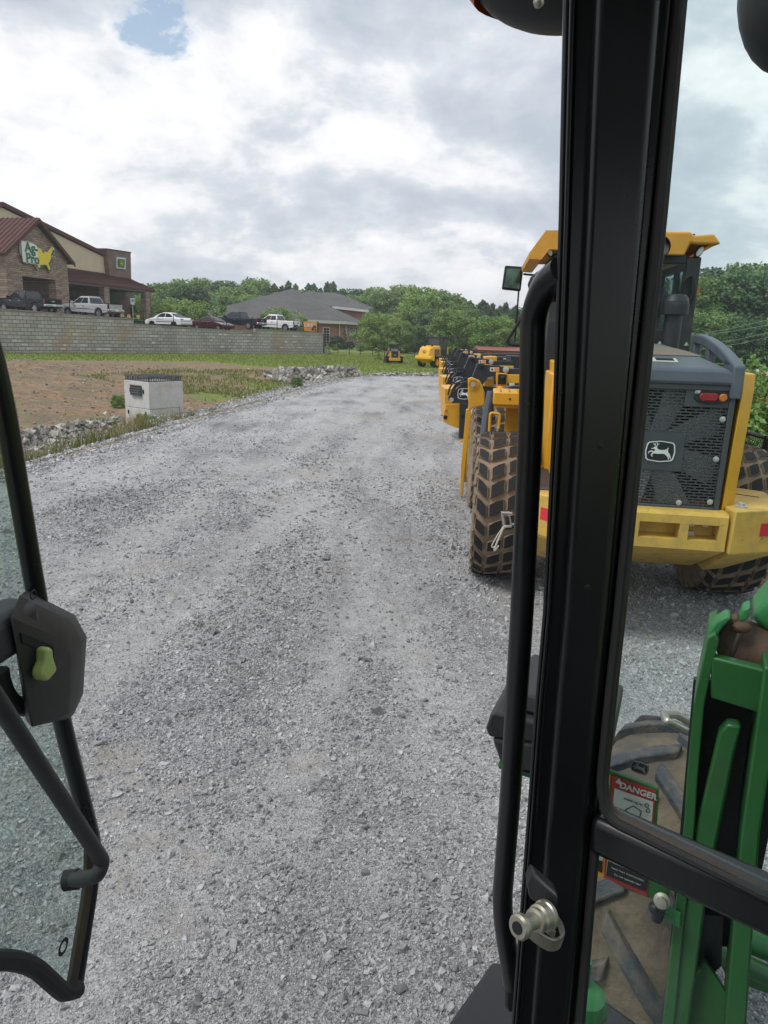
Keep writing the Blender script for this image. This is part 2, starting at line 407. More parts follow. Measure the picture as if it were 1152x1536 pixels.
# gravel lot sheet
def lot_z(x, y):
    e = np.minimum(x - edge_x(np.minimum(y, 47.5)), 4)
    r = fbm(x * .9 + 3, y * .35, 4) * .055 + fbm(x * 4, y * 4, 3) * .022 + fbm(x * 16, y * 16, 2) * .007
    r = r + .012 * np.sin(x * 6.2 + y * .35 + 2 * fbm(x * .4, y * .4)) * np.clip(1 - y / 22, 0, 1)
    return r - .025 * track_f(x, y) - .12 * np.clip(1 - e / .8, 0, 1)
# wheel tracks: gently curving pressed lanes where fines show and loose stone is pushed aside
def track_f(x, y):
    r = 0
    for x0, k1, k2, wd_ in ((-1.9, .10, .003, .26), (-.35, .10, .003, .26), (.1, -.055, .0012, .22), (1.5, -.03, .0012, .24), (-3.4, .12, .001, .3)):
        c_ = x0 + k1 * (y - 6) + k2 * (y - 6) ** 2 + fbm(y * .25 + x0, y * 0 + 4, 2) * .35
        r = np.maximum(r, np.exp(-((x - c_) / wd_) ** 2) * np.clip(.75 + fbm(y * .6, x0 + y * 0, 2) * 2.4, 0, 1))
    return r
SAND = [(*gz(a, b_, 0).xy, r_) for a, b_, r_ in ((165, 1150, .22), (205, 1172, .12), (262, 1185, .10), (182, 1222, .10), (225, 1268, .13), (190, 1312, .12), (268, 1385, .12), (455, 1145, .13), (300, 1290, .09), (555, 625, .7), (470, 712, .5), (640, 985, .12), (230, 850, .3))]
def sand_f(x, y):
    r = 0
    nx_, ny_ = fbm(x * 5, y * 5, 3) * .5, fbm(x * 5 + 40, y * 5, 3) * .5
    for a, b_, q in SAND: r = np.maximum(r, np.clip(1.6 - np.hypot(x + nx_ * q - a, (y + ny_ * q - b_)) / q, 0, 1))
    return r * np.clip(.8 + fbm(x * 9, y * 9, 3) * 1.6, 0, 1)
m, t, b, N = nodes('crushed_gravel')
tcn = N('ShaderNodeTexCoord').outputs['Object']
mp = N('ShaderNodeMapping', {0: tcn}); mp.inputs['Scale'].default_value = (1.0, .42, 1); mp.inputs['Rotation'].default_value = (0, 0, R(8))
big = N('ShaderNodeTexNoise', {'Vector': mp.outputs[0], 'Scale': .75, 'Detail': 7, 'Roughness': .62}).outputs[0]
mid = N('ShaderNodeTexNoise', {'Vector': tcn, 'Scale': 7, 'Detail': 8, 'Roughness': .75}).outputs[0]
mp3 = N('ShaderNodeMapping', {0: tcn}); mp3.inputs['Scale'].default_value = (1.0, .16, 1); mp3.inputs['Rotation'].default_value = (0, 0, R(-7))
lane = N('ShaderNodeTexNoise', {'Vector': mp3.outputs[0], 'Scale': 1.5, 'Detail': 5, 'Roughness': .55}).outputs[0]
vor = N('ShaderNodeTexVoronoi', {'Vector': tcn, 'Scale': 105}); vor2 = N('ShaderNodeTexVoronoi', {'Vector': tcn, 'Scale': 42})
vr = N('ShaderNodeSeparateColor', {0: vor.outputs['Color']}).outputs[0]; vr2 = N('ShaderNodeSeparateColor', {0: vor2.outputs['Color']}).outputs[1]
base = rampn(t, N, vr, [(0, (.12, .125, .135)), (.45, (.32, .325, .34)), (.8, (.47, .475, .49)), (1, (.74, .74, .75))])
base2 = rampn(t, N, vr2, [(0, (.19, .195, .205)), (.5, (.33, .335, .35)), (1, (.55, .55, .56))])
c = mixc(N, base, base2, .45)
fines = mixc(N, (.38, .375, .37), (.46, .46, .465), mid)
bl = N('ShaderNodeMath', {0: big, 1: N('ShaderNodeMath', {0: lane, 1: .55}, operation='MULTIPLY').outputs[0]}, operation='ADD').outputs[0]
c = mixc(N, c, fines, rampn(t, N, bl, [(.68, 0.0), (.90, .45)]))
c = mixc(N, c, rampn(t, N, bl, [(.58, .56), (.69, .90), (.84, 1.14)]), 1, 'MULTIPLY')
trk = N('ShaderNodeAttribute', attribute_name='track').outputs['Fac']
c = mixc(N, c, (.36, .33, .285), N('ShaderNodeMath', {0: N('ShaderNodeAttribute', attribute_name='sand').outputs['Fac'], 1: .6}, operation='MULTIPLY').outputs[0])
c = mixc(N, c, fines, N('ShaderNodeMath', {0: trk, 1: .62}, operation='MULTIPLY').outputs[0])
c = mixc(N, c, rampn(t, N, mid, [(.3, .72), (.7, 1.2)]), 1, 'MULTIPLY')
c = mixc(N, c, (.25, .205, .155), rampn(t, N, N('ShaderNodeTexNoise', {'Vector': tcn, 'Scale': .9, 'Detail': 6, 'Roughness': .7, 'Distortion': .4}).outputs[0], [(.58, 0.0), (.66, .5)]))
t.links.new(c, b.inputs['Base Color']); b.inputs['Roughness'].default_value = .95; b.inputs['Specular IOR Level'].default_value = .2
hgt = mixc(N, vor.outputs['Distance'], vor2.outputs['Distance'], .5)
bp1 = N('ShaderNodeBump', {'Height': hgt, 'Strength': .7, 'Distance': .015}, invert=True)
bp2 = N('ShaderNodeBump', {'Height': mid, 'Strength': .8, 'Distance': .05, 'Normal': bp1.outputs[0]})
t.links.new(bp2.outputs[0], b.inputs['Normal'])
GRAVEL = m
yl = nonuni(-10, 47.2, 1.2, 9, .035, 1.012); yl = yl[yl <= 47.3]
us = np.linspace(0, 1, 300)
rx = np.interp(yl, [-10, 4, 7, 12, 30, 41, 47.3], [5.2, 4.6, 4.2, 4.35, 7, 9, 12])
lx = edge_x(yl) + fbm(yl * 1.3, yl * 0 + 3, 4) * .5
lx = np.where(yl > 47.0, 8, lx - .38)
X = lx[:, None] + (rx - lx)[:, None] * us[None]; Y = np.repeat(yl[:, None], 300, 1)
Z = lot_z(X, Y) + .0; Z[:, -1] -= .16; Z[:, 0] -= .12; Z[-1] -= .2
V = np.stack([X.ravel(), Y.ravel(), Z.ravel()], 1)
i = (np.arange(len(yl) - 1)[:, None] * 300 + np.arange(299)[None]).ravel()
lot = npmesh('gravel_lot', V, np.stack([i, i + 1, i + 301, i + 300], 1), GRAVEL, smooth=True, attrs={'track': track_f(X.ravel(), Y.ravel()), 'sand': sand_f(X.ravel(), Y.ravel())}); tag(lot, kind='structure')

# loose stones
def scatter_stones(name, P, size, val, mat_, flat=.7, bury=.3):
    n = len(P)
    cube = np.array([(-1, -1, -1), (1, -1, -1), (1, 1, -1), (-1, 1, -1), (-1, -1, 1), (1, -1, 1), (1, 1, 1), (-1, 1, 1)], float)
    fc = np.array([(0, 3, 2, 1), (4, 5, 6, 7), (0, 1, 5, 4), (1, 2, 6, 5), (2, 3, 7, 6), (3, 0, 4, 7)])
    C = cube[None] * (1 + (rng.random((n, 8, 3)) - .5) * 1.15) * .5
    C *= (np.stack([rng.uniform(.6, 1.3, n), rng.uniform(.5, 1.0, n), rng.uniform(.4, .9, n) * flat / .7], 1))[:, None]
    q = rng.normal(size=(n, 4)); q[:, 1:3] *= .55; q /= np.linalg.norm(q, axis=1)[:, None]; w_, x, y, z = q.T
    Rm = np.stack([1 - 2 * (y * y + z * z), 2 * (x * y - z * w_), 2 * (x * z + y * w_), 2 * (x * y + z * w_), 1 - 2 * (x * x + z * z), 2 * (y * z - x * w_), 2 * (x * z - y * w_), 2 * (y * z + x * w_), 1 - 2 * (x * x + y * y)], 1).reshape(n, 3, 3)
    C = np.einsum('nij,nkj->nki', Rm, C) * size[:, None, None]
    C = C + P[:, None]; C[:, :, 2] += (size * (.25 - bury * .5))[:, None]
    F = (np.arange(n)[:, None, None] * 8 + fc[None]).reshape(-1, 4)
    return npmesh(name, C.reshape(-1, 3), F, mat_, attrs={'rnd': np.repeat(val, 8)})
def stonemat(name, stops, bump=.4, sc=60):
    m, t, b, N = nodes(name)
    a = N('ShaderNodeAttribute', attribute_name='rnd').outputs['Fac']
    tcn = N('ShaderNodeTexCoord').outputs['Object']
    nz = N('ShaderNodeTexNoise', {'Vector': tcn, 'Scale': sc, 'Detail': 4, 'Roughness': .7}).outputs[0]
    c = mixc(N, rampn(t, N, a, stops), rampn(t, N, nz, [(.3, .7), (.7, 1.2)]), 1, 'MULTIPLY')
    t.links.new(c, b.inputs['Base Color']); b.inputs['Roughness'].default_value = .8
    t.links.new(N('ShaderNodeBump', {'Height': nz, 'Strength': bump, 'Distance': .01}).outputs[0], b.inputs['Normal'])
    return m
SM = stonemat('gravel_stones', [(0, (.16, .163, .17)), (.3, (.31, .314, .325)), (.75, (.44, .443, .452)), (.95, (.53, .53, .54)), (.985, (.62, .62, .61)), (1, (.40, .34, .27))])
n0 = 620000
u = rng.random(n0); yy = 1.0 * (26.0 / 1.0) ** (u ** 1.0)
xx = (rng.random(n0) * 2 - 1) * (.66 * yy + .9) - .1
dens = fbm(xx * .9, yy * .4, 4) + fbm(xx * 3.5, yy * 3.5, 3) * .6 - track_f(xx, yy) * .34 - sand_f(xx, yy) * .5
keep = (rng.random(n0) < np.clip(.62 + dens * 2.6, .12, 1) * np.clip((26 - yy) / 15, 0, 1)) & (xx > edge_x(yy) - .55 + fbm(xx * 3, yy * 3) * 1.0 + rng.random(n0) * .5) & (xx < np.interp(yy, [0, 7, 12, 30], [4.6, 4.1, 4.2, 7]))
xx, yy = xx[keep], yy[keep]; n0 = len(xx)
sz = np.exp(rng.normal(0, .5, n0)) * (.0045 + .00095 * np.clip(yy, 0, 10)); sz = np.clip(sz, .003, .04)
big_ = rng.random(n0) < .012; sz[big_] *= 1.9
P = np.stack([xx, yy, np.where(xx > edge_x(yy) + .15, lot_z(xx, yy), np.maximum(terrain_h(xx, yy), lot_z(xx, yy)))], 1)
sval = np.clip(rng.random(n0) * .9 - .06 + fbm(xx * .7 + 7, yy * .3, 4) * .55 + .12 * track_f(xx, yy) + fbm(xx * 5, yy * 5, 2) * .35, 0, 1)
tag(scatter_stones('gravel_stones', P, sz, sval, SM), 'loose crushed grey gravel stones strewn over the lot', 'gravel', kind='stuff')
nb = 330000; yy = 1.2 * (9.5 / 1.2) ** rng.random(nb); xx = (rng.random(nb) * 2 - 1) * (.64 * yy + .8) - .1
k = (xx > edge_x(yy)) & (xx < 4.1) & (rng.random(nb) < 1.1 - .6 * sand_f(xx, yy)); xx, yy = xx[k], yy[k]
tag(scatter_stones('gravel_chips', np.stack([xx, yy, lot_z(xx, yy)], 1), rng.uniform(.0030, .0052, len(xx)) * (1 + .08 * yy), np.clip(rng.random(len(xx)) * 1.0, 0, .97) ** .8, SM), 'fine pale gravel chips and grit pressed into the lot', 'gravel', kind='stuff')
# riprap
RM = stonemat('riprap_stone', [(0, (.13, .125, .12)), (.4, (.25, .24, .22)), (.7, (.37, .35, .31)), (1, (.50, .48, .44))], sc=9)
n = 30000; yy = rng.uniform(10, 46.5, n); xx = edge_x(yy) - rng.normal(0, .42, n) + fbm(yy * 1.4, yy * 0 + 9, 3) * .5
tag(scatter_stones('edge_stones', np.stack([xx, yy, np.where(xx > edge_x(yy) + .15, lot_z(xx, yy), np.maximum(terrain_h(xx, yy), lot_z(xx, yy)))], 1), np.clip(np.exp(rng.normal(0, .5, n)) * .033, .01, .07), rng.random(n), SM), 'grey stones spilled over the edge of the lot toward the ditch', 'gravel', kind='stuff')
def pile(name, pts, n, smin, smax, height, label):
    px = np.array(pts); n = int(n)
    k = rng.integers(0, len(px) - 1, n); f = rng.random(n)[:, None]
    c = px[k, :2] * (1 - f) + px[k + 1, :2] * f; wd = px[k, 2] * (1 - f[:, 0]) + px[k + 1, 2] * f[:, 0]
    r = np.sqrt(rng.random(n)); a = rng.random(n) * 6.283
    q = c + np.stack([np.cos(a), np.sin(a)], 1) * (r * wd)[:, None]
    z = terrain_h(q[:, 0], q[:, 1]) + rng.random(n) * height * (1 - r * r)
    sz = rng.uniform(smin, smax, n)
    o = scatter_stones(name, np.stack([q[:, 0], q[:, 1], z], 1), sz, rng.random(n), RM, bury=.2)
    tag(o, label, 'riprap', kind='stuff')
def P2(px, py, z=-.5): p = gz(px, py, z); return (p.x, p.y)
pile('riprap', [(*P2(15, 672), .9), (*P2(60, 655), 1.1), (*P2(110, 643), 1.1), (*P2(150, 638), .9), (*P2(182, 634), .6)], 1500, .07, .20, .30, 'pile of pale broken rock in the ditch beside the concrete box')
pile('riprap', [(*P2(424, 562, -.1), 1.1), (*P2(450, 564, -.1), 1.6), (*P2(490, 563, -.1), 1.4), (*P2(530, 562, 0), .7)], 1300, .14, .38, .55, 'long heap of grey broken rock at the far end of the lot')
pile('riprap', [(*P2(560, 561.5, 0), .4), (*P2(600, 562.5, 0), .5), (*P2(640, 563, 0), .5), (*P2(668, 563.5, 0), .4)], 300, .10, .26, .10, 'thin line of stones between the far grass and the gravel')

# grass blades and weeds (one object per kind of cover)
def blades(name, P, hgt_, wid, mat_, label, bend=.35, val=None):
    n = len(P); a = rng.random(n) * 6.283; dx, dy = np.cos(a), np.sin(a); b_ = rng.random(n) * bend * hgt_; a2 = rng.random(n) * 6.283
    bx_, by_ = np.cos(a2) * b_, np.sin(a2) * b_
    V = np.zeros((n, 5, 3)); w2 = wid / 2
    V[:, 0] = P - np.stack([dx * w2, dy * w2, 0 * dx + .02], 1); V[:, 1] = P + np.stack([dx * w2, dy * w2, 0 * dx - .02], 1)
    mid_ = P + np.stack([bx_ * .35, by_ * .35, hgt_ * .6], 1)
    V[:, 2] = mid_ + np.stack([dx * w2 * .7, dy * w2 * .7, 0 * dx], 1); V[:, 3] = mid_ - np.stack([dx * w2 * .7, dy * w2 * .7, 0 * dx], 1)
    V[:, 4] = P + np.stack([bx_, by_, hgt_], 1)
    me_f = (np.arange(n)[:, None] * 5 + np.array([0, 1, 2, 3])[None])
    tri = (np.arange(n)[:, None] * 5 + np.array([3, 2, 4, 4])[None])
    me = bpy.data.meshes.new(name)
    fl = [tuple(q) for q in me_f.tolist()] + [tuple(q[:3]) for q in tri.tolist()]
    me.from_pydata(V.reshape(-1, 3).tolist(), [], fl)
    at_ = me.attributes.new('rnd', 'FLOAT', 'POINT'); at_.data.foreach_set('value', np.repeat(rng.random(n) if val is None else val, 5).astype(np.float32))
    me.materials.append(mat_); o = bpy.data.objects.new(name, me); COL.objects.link(o)
    return tag(o, label, 'grass', kind='stuff')
def leafmat(name, stops, trans=.25, nscale=None):
    m, t, b, N = nodes(name)
    a = N('ShaderNodeAttribute', attribute_name='rnd').outputs['Fac']
    c = rampn(t, N, a, stops)
    oi = N('ShaderNodeObjectInfo').outputs['Random']
    c = mixc(N, c, rampn(t, N, oi, [(0, (.82, .86, .8)), (.5, (1, 1, 1)), (1, (1.15, 1.1, .95))]), 1, 'MULTIPLY')
    t.links.new(c, b.inputs['Base Color']); b.inputs['Roughness'].default_value = .55; b.inputs['Specular IOR Level'].default_value = .3
    tl = N('ShaderNodeBsdfTranslucent', {0: c}); ms = N('ShaderNodeMixShader', {0: trans, 1: b.outputs[0], 2: tl.outputs[0]})
    t.links.new(ms.outputs[0], t.nodes['Material Output'].inputs[0]); return m
GB = leafmat('grass_blades', [(0, (.12, .18, .03)), (.5, (.19, .26, .05)), (.85, (.27, .30, .10)), (1, (.38, .34, .16))])
WB = leafmat('dry_weeds', [(0, (.10, .15, .03)), (.4, (.16, .18, .05)), (.7, (.30, .25, .12)), (1, (.42, .35, .20))])
n = 42000
yy = rng.uniform(45, 84, n); xx = rng.uniform(-34, 12, n); gl = np.interp(xx, [-60, -30, -14, -8, -3, 6], [45.0, 47, 54, 50, 48.5, 47.0])
wy = 57 + (xx + 31) * 1.09; k = (yy > gl + .3) & (yy < np.where(xx < -7, wy - .2, 90)); xx, yy = xx[k], yy[k]
blades('grass', np.stack([xx, yy, terrain_h(xx, yy)], 1), rng.uniform(.05, .14, len(xx)), .06, GB, 'short mown grass strip in front of the block wall')
ne = 15000; ye = rng.uniform(11, 45, ne) ** 1.0; se = np.abs(rng.normal(.1, 1.0, ne)) ** 1.2 + .05
xe = edge_x(ye) - se; cl = fbm(xe * .9 + 9, ye * .9, 3) + .10 * (ye < 20); k = cl > .07; xe, ye, cl = xe[k], ye[k], cl[k]
hh_ = rng.uniform(.06, .42, len(xe)) * np.clip(.2 + cl * 4.0, .3, 1.7) * np.where(ye < 22, 1.0, .5)
blades('weeds', np.stack([xe, ye, terrain_h(xe, ye)], 1), hh_, .018 + .0006 * ye, WB, 'ragged green and straw coloured weeds along the ditch edge', .6)

# taller straw weeds in the near ditch, clods and twigs on the bank, sparse growth up the bank
ne = 5200; ye = rng.uniform(11.5, 21, ne); se = np.abs(rng.normal(.75, .55, ne)) + .1; xe = edge_x(ye) - se
cl = fbm(xe * 1.3 + 2, ye * 1.3, 3); k = cl > .02; xe, ye, cl = xe[k], ye[k], cl[k]
blades('tall_weeds', np.stack([xe, ye, terrain_h(xe, ye)], 1), rng.uniform(.25, .75, len(xe)) * np.clip(.6 + cl * 2, .5, 1.2), .014, WB, 'tall straw coloured weeds between the near rocks and the gravel edge', .5, val=np.clip(rng.normal(.72, .22, len(xe)), 0, 1))
ne = 16000; ye = rng.uniform(22, 47, ne); se = rng.uniform(.5, 12, ne); xe = edge_x(ye) - se
cl = fbm(xe * .5 + 5, ye * .5, 4) + .12 * (ye > 34) - .02 * se * (ye < 36); k = cl > .06; xe, ye = xe[k], ye[k]
blades('bank_weeds', np.stack([xe, ye, terrain_h(xe, ye)], 1), rng.uniform(.05, .20, len(xe)), .05, GB, 'sparse low weeds growing over the bare bank', .7)
n = 6000; yy = rng.uniform(14, 48, n); xx = edge_x(yy) - rng.uniform(1.0, 34, n)
CL = stonemat('soil_clods', [(0, (.15, .12, .09)), (.5, (.25, .19, .14)), (.85, (.34, .26, .19)), (1, (.5, .46, .4))], sc=20)
tag(scatter_stones('soil_clods', np.stack([xx, yy, terrain_h(xx, yy)], 1), np.exp(rng.normal(0, 45 * .01, n)) * .045, rng.random(n), CL), 'scattered clods and pebbles over the bare brown bank', 'soil', kind='stuff')
# ------------------------------------------------------------------ retaining wall, upper lot
W0, W1 = Vector((-31.0, 57.0, 0)), Vector((-7.1, 83.0, 0))
wd = (W1 - W0).normalized(); wn_ = Vector((wd.y, -wd.x, 0))           # outward, toward the lot
wa = math.atan2(wd.y, wd.x)
BLOCK = brickmat('grey_wall_block', (.36, .345, .32), (.48, .46, .43), (.17, .16, .15), .55, .30, .022, stain=(.40, .26, .15), sa=.7, ss=.30, bump=.9, varsc=.5)
CAPM = mat('wall_cap_stone', (.30, .27, .235), .9, dirt=(.17, .14, .11), da=.4, ds=1.5, bump=.3)
wall = empty('retaining_wall', W0, wa, 'long retaining wall of split grey concrete blocks with rusty stains', 'wall')
Wi = Matrix.Translation(W0) @ Matrix.Rotation(wa, 4, 'Z'); Wi = Wi.inverted()
def wl(px, py): p = Wi @ on(px, py, W0, wn_); return (p.x, p.z)
top = [wl(-60, 461), wl(0, 464.5), wl(200, 480), wl(200, 487), wl(383, 499.5), wl(383, 494.5), wl(485, 500.5)]
top[0] = (-14, top[1][1] + .3)
poly = top + [(top[-1][0], -.3), (-14, -.3)]
mb = MB(); mb.prism(poly, 'y', 0, .35); mb.build('block_face', BLOCK, wall)
mb = MB()
for (x0, z0), (x1, z1) in ((top[0], top[1]), (top[1], top[2]), (top[3], top[4]), (top[5], top[6])):
    n = max(1, int((x1 - x0) / .46))
    for k in range(n):
        a = x0 + (x1 - x0) * k / n; b_ = x0 + (x1 - x0) * (k + 1) / n - .012; z = z0 + (z1 - z0) * (k + .5) / n
        mb.box(((a + b_) / 2, .16, z + .055), (b_ - a, .42, .10))
mb.build('cap_stones', CAPM, wall)
def topz(t_): return float(np.interp(t_, [p[0] for p in top], [p[1] for p in top]))
# lime residue along some courses of the wall (a real crust on the block faces)
EFF = mat('lime_residue', (.60, .58, .55), .95, var=.2)
mb = MB(); re_ = random.Random(3)
for k in range(46):
    x = re_.choice([re_.uniform(-8, 8), re_.uniform(4, 14), re_.uniform(19, 27), re_.uniform(28, 33)]); row = re_.choice([1, 2, 3, 5])
    mb.box((x, -.006, row * .30 + .15 + (.0 if x < 15 else .3)), (re_.uniform(.25, .55), .012, re_.uniform(.06, .16)))
mb.build('efflorescence', EFF, wall)
ASPH = mat('asphalt', (.055, .056, .06), .9, var=.2, vs=2, bump=.3, bs=30)
mb = MB(); ts = [-14, 0, 6, 12, 18, 24, 30, 35.2]
mb.loft([[Wi.inverted() @ Vector((t_, .3, topz(t_) - .02)), Wi.inverted() @ Vector((t_, 75, topz(t_) - .02)), Wi.inverted() @ Vector((t_, 75, -.4)), Wi.inverted() @ Vector((t_, .3, -.4))] for t_ in ts])
tag(mb.build('upper_parking_lot', ASPH), kind='structure')
# thin black post-and-wire fence on the wall
FEN = M['blackm']
fe = empty('wire_fence', W0, wa, 'thin black wire fence standing along the top of the block wall', 'fence')
posts = [wl(px, 470)[0] for px in (44, 109, 168, 219, 264, 304, 344, 383, 420, 455, 482)]
for t_ in posts:
    MB().tube([(t_, .5, topz(t_)), (t_, .5, topz(t_) + 1.25)], .045, 6).build('post', FEN, fe)
mb = MB()
for k in range(len(posts) - 1):
    for q in (1.22, .62, .12): mb.tube([(posts[k], .5, topz(posts[k]) + q), (posts[k + 1], .5, topz(posts[k + 1]) + q)], .012, 4)
mb.build('wires', FEN, fe)

# ------------------------------------------------------------------ store
SD = Vector((.216, .976, 0)).normalized(); SN = Vector((SD.y, -SD.x, 0)); SP = Vector((-35.9, 80, 0)); SA = math.atan2(SD.y, SD.x)
store = empty('farm_store', (SP.x, SP.y, 3.4), SA, 'cream and brown store with stone entrance gable and maroon metal roofs', 'building')
SI = (Matrix.Translation(store.location) @ Matrix.Rotation(SA, 4, 'Z')).inverted()
def sp_(px, py, off=0): return SI @ on(px, py, SP + SN * off, SN)       # local: x along facade, y = -out, z up
def splate(name, pts, off, th, mt, parent=None, **k):
    mb = MB(); P = [sp_(x, y, off) for x, y in pts]
    mb.slab(P, th, (0, 1, 0)); return mb.build(name, mt, parent or store, **k)
STUC = mat('cream_stucco', (.60, .51, .35), .85, var=.07, vs=1, bump=.1)
STONE = brickmat('ledge_stone', (.50, .37, .27), (.25, .19, .15), (.15, .125, .10), .62, .16, .02, bump=1.0, stain=(.42, .33, .24), sa=.8, ss=3.0, varsc=4)
BRK = brickmat('brown_brick', (.21, .135, .10), (.26, .175, .135), (.13, .11, .10), .24, .09, .012, bump=.3)
MAR = mat('maroon_metal', (.105, .054, .048), .75, var=.08, spec=.12)
DARKIN = mat('shaded_storefront', (.03, .028, .028), .3)  # near-black colour stands for the shade inside the entrance
SOFF = mat('soffit', (.33, .31, .29), .8)
splate('gable_wall', [(-90, 352), (2, 311), (161, 388), (161, 413), (98, 403), (98, 470), (-90, 466)], 0, .4, STUC)
for nm, a, b_ in (('roof_trim', (2, 311), (161, 388)), ('roof_trim', (-90, 352), (2, 311))):
    p, q = sp_(*a), sp_(*b_); mb = MB(); mb.slab([p + Vector((0, -.25, .1)), q + Vector((0, -.25, .1)), q + Vector((0, -.25, .5)), p + Vector((0, -.25, .5))], .9, (0, 1, 0)); mb.build(nm, MAR, store)
# main roof behind
p, q, r = sp_(2, 311), sp_(161, 388), sp_(-90, 352)
mb = MB(); mb.slab([p + Vector((0, .6, .35)), q + Vector((0, .6, .35)), q + Vector((0, 22, .35)), p + Vector((0, 22, .35))], .15); mb.slab([r + Vector((0, .6, .35)), p + Vector((0, .6, .35)), p + Vector((0, 22, .35)), r + Vector((0, 22, .35))], .15); mb.build('main_roof', MAR, store)
mb = MB(); x0, x1 = sp_(-90, 440).x, sp_(205, 440).x
mb.prism([(x0, .5), (x1, .5), (x1, 20), (x0, 20)], 'z', -1, 3.6); mb.build('rear_wall', BRK, store)
# tower
tw = splate('sign_tower', [(161, 373.5), (196, 379), (197, 424), (165, 420)], .6, 1.2, BRK)
p = [sp_(*a, .65) for a in ((160.2, 372.4), (196.8, 378), (196.8, 380), (160.2, 374.4))]
MB().slab(p, 1.4, (0, 1, 0)).build('tower_cap', MAR, tw)
sg = MB().slab([sp_(*a, .75) for a in ((175.5, 385.5), (188.5, 387), (188.5, 404), (175.5, 402.5))], .14, (0, 1, 0)).build('wall_sign', mat('sign_pale', (.62, .66, .62), .4), store)
MB().slab([sp_(*a, .80) for a in ((177.3, 388), (187, 389), (187.4, 391), (187.2, 400.5), (186.6, 402), (177.6, 401), (177, 399.5), (176.8, 389.5))], .05, (0, 1, 0)).build('sign_face', mat('sign_green', (.03, .16, .03), .4), sg)
DEER = [(.10, .60), (.17, .615), (.235, .665), (.275, .675), (.335, .705), (.345, .685), (.325, .65), (.355, .60), (.41, .555), (.50, .535), (.60, .54), (.69, .565), (.75, .60), (.775, .66), (.80, .665), (.80, .61), (.785, .55), (.80, .49), (.81, .44), (.87, .38), (.91, .29), (.955, .15), (.93, .13), (.875, .24), (.82, .30), (.86, .22), (.88, .10), (.85, .095), (.81, .21), (.74, .30), (.66, .36), (.56, .375), (.47, .36), (.38, .355), (.30, .365), (.22, .36), (.165, .30), (.205, .225), (.185, .205), (.115, .29), (.12, .325), (.19, .40), (.13, .44), (.06, .425), (.02, .35), (-.005, .365), (.035, .465), (.14, .50), (.245, .455), (.265, .50), (.24, .58), (.16, .575), (.11, .57)]
ANT = [[(.275, .67), (.245, .78), (.17, .85), (.155, .84), (.225, .77), (.25, .67)], [(.245, .75), (.26, .86), (.275, .86), (.27, .75)], [(.30, .69), (.33, .80), (.30, .90), (.315, .905), (.355, .80), (.325, .69)], [(.34, .77), (.41, .84), (.42, .83), (.355, .75)], [(.235, .765), (.16, .775), (.16, .79), (.235, .785)]]
RR = [(.10, .12), (.5, .06), (.90, .12), (.96, .2), (1.0, .5), (.96, .80), (.90, .88), (.5, .94), (.10, .88), (.04, .8), (0, .5), (.04, .2)]
def deer_logo(parent, Mx, w_, h_, fg, bgm, th=.004, name='deer_emblem', mirror=False):
    """emblem: field, border ring and leaping deer; Mx maps local (x right, y up, z out)"""
    def P(x, y, z): return Mx @ Vector(((x - .5) * w_, (y - .5) * h_, z))
    sm = []
    n = len(RR)
    for i in range(n):
        a, b_, c = Vector(RR[i - 1]), Vector(RR[i]), Vector(RR[(i + 1) % n]); sm += [(a + b_) / 2 * .4 + b_ * .6, b_ * .93 + ((a + c) / 2) * .07, (c + b_) / 2 * .4 + b_ * .6]
    mb = MB(); mb.slab([P(x, y, 0) for x, y in sm], th, (P(0, 0, 1) - P(0, 0, 0)).normalized()); pl = mb.build(name, bgm, parent, smooth=20)
    mb = MB(); cen = Vector((.5, .5)); inner = [cen + (Vector(q) - cen) * .90 for q in sm]; outer = [Vector(q) for q in sm]; k = len(sm); vs = []
    outer = [cen + (Vector(q) - cen) * .985 for q in sm]
    vs = [P(q.x, q.y, th * 1.3) for q in outer] + [P(q.x, q.y, th * 1.3) for q in inner] + [P(q.x, q.y, th * 2) for q in outer] + [P(q.x, q.y, th * 2) for q in inner]
    fs = []
    for i in range(k):
        j = (i + 1) % k; fs += [(2 * k + i, 2 * k + j, 3 * k + j, 3 * k + i), (i, j, 2 * k + j, 2 * k + i), (k + i, k + j, 3 * k + j, 3 * k + i)]
    mb.add(vs, fs)
    sx_ = -1 if mirror else 1
    for pg in [DEER] + ANT:
        q = [P(.5 + sx_ * ((x - .48) * .80), .5 + (y - .47) * .88, th * 1.3) for x, y in pg]
        mb.slab(q, th * .7, (P(0, 0, 1) - P(0, 0, 0)).normalized())
    mb.build('emblem_mark', fg, pl, smooth=20); return pl
YSIGN = mat('sign_yellow', (.78, .60, .02), .45)
c0 = sp_(182, 395.2, .84)
deer_logo(sg, basis(c0, (1, 0, 0), (0, -1, 0)), .62, .62, YSIGN, mat('sign_dkgreen', (.02, .10, .02), .4), .02)
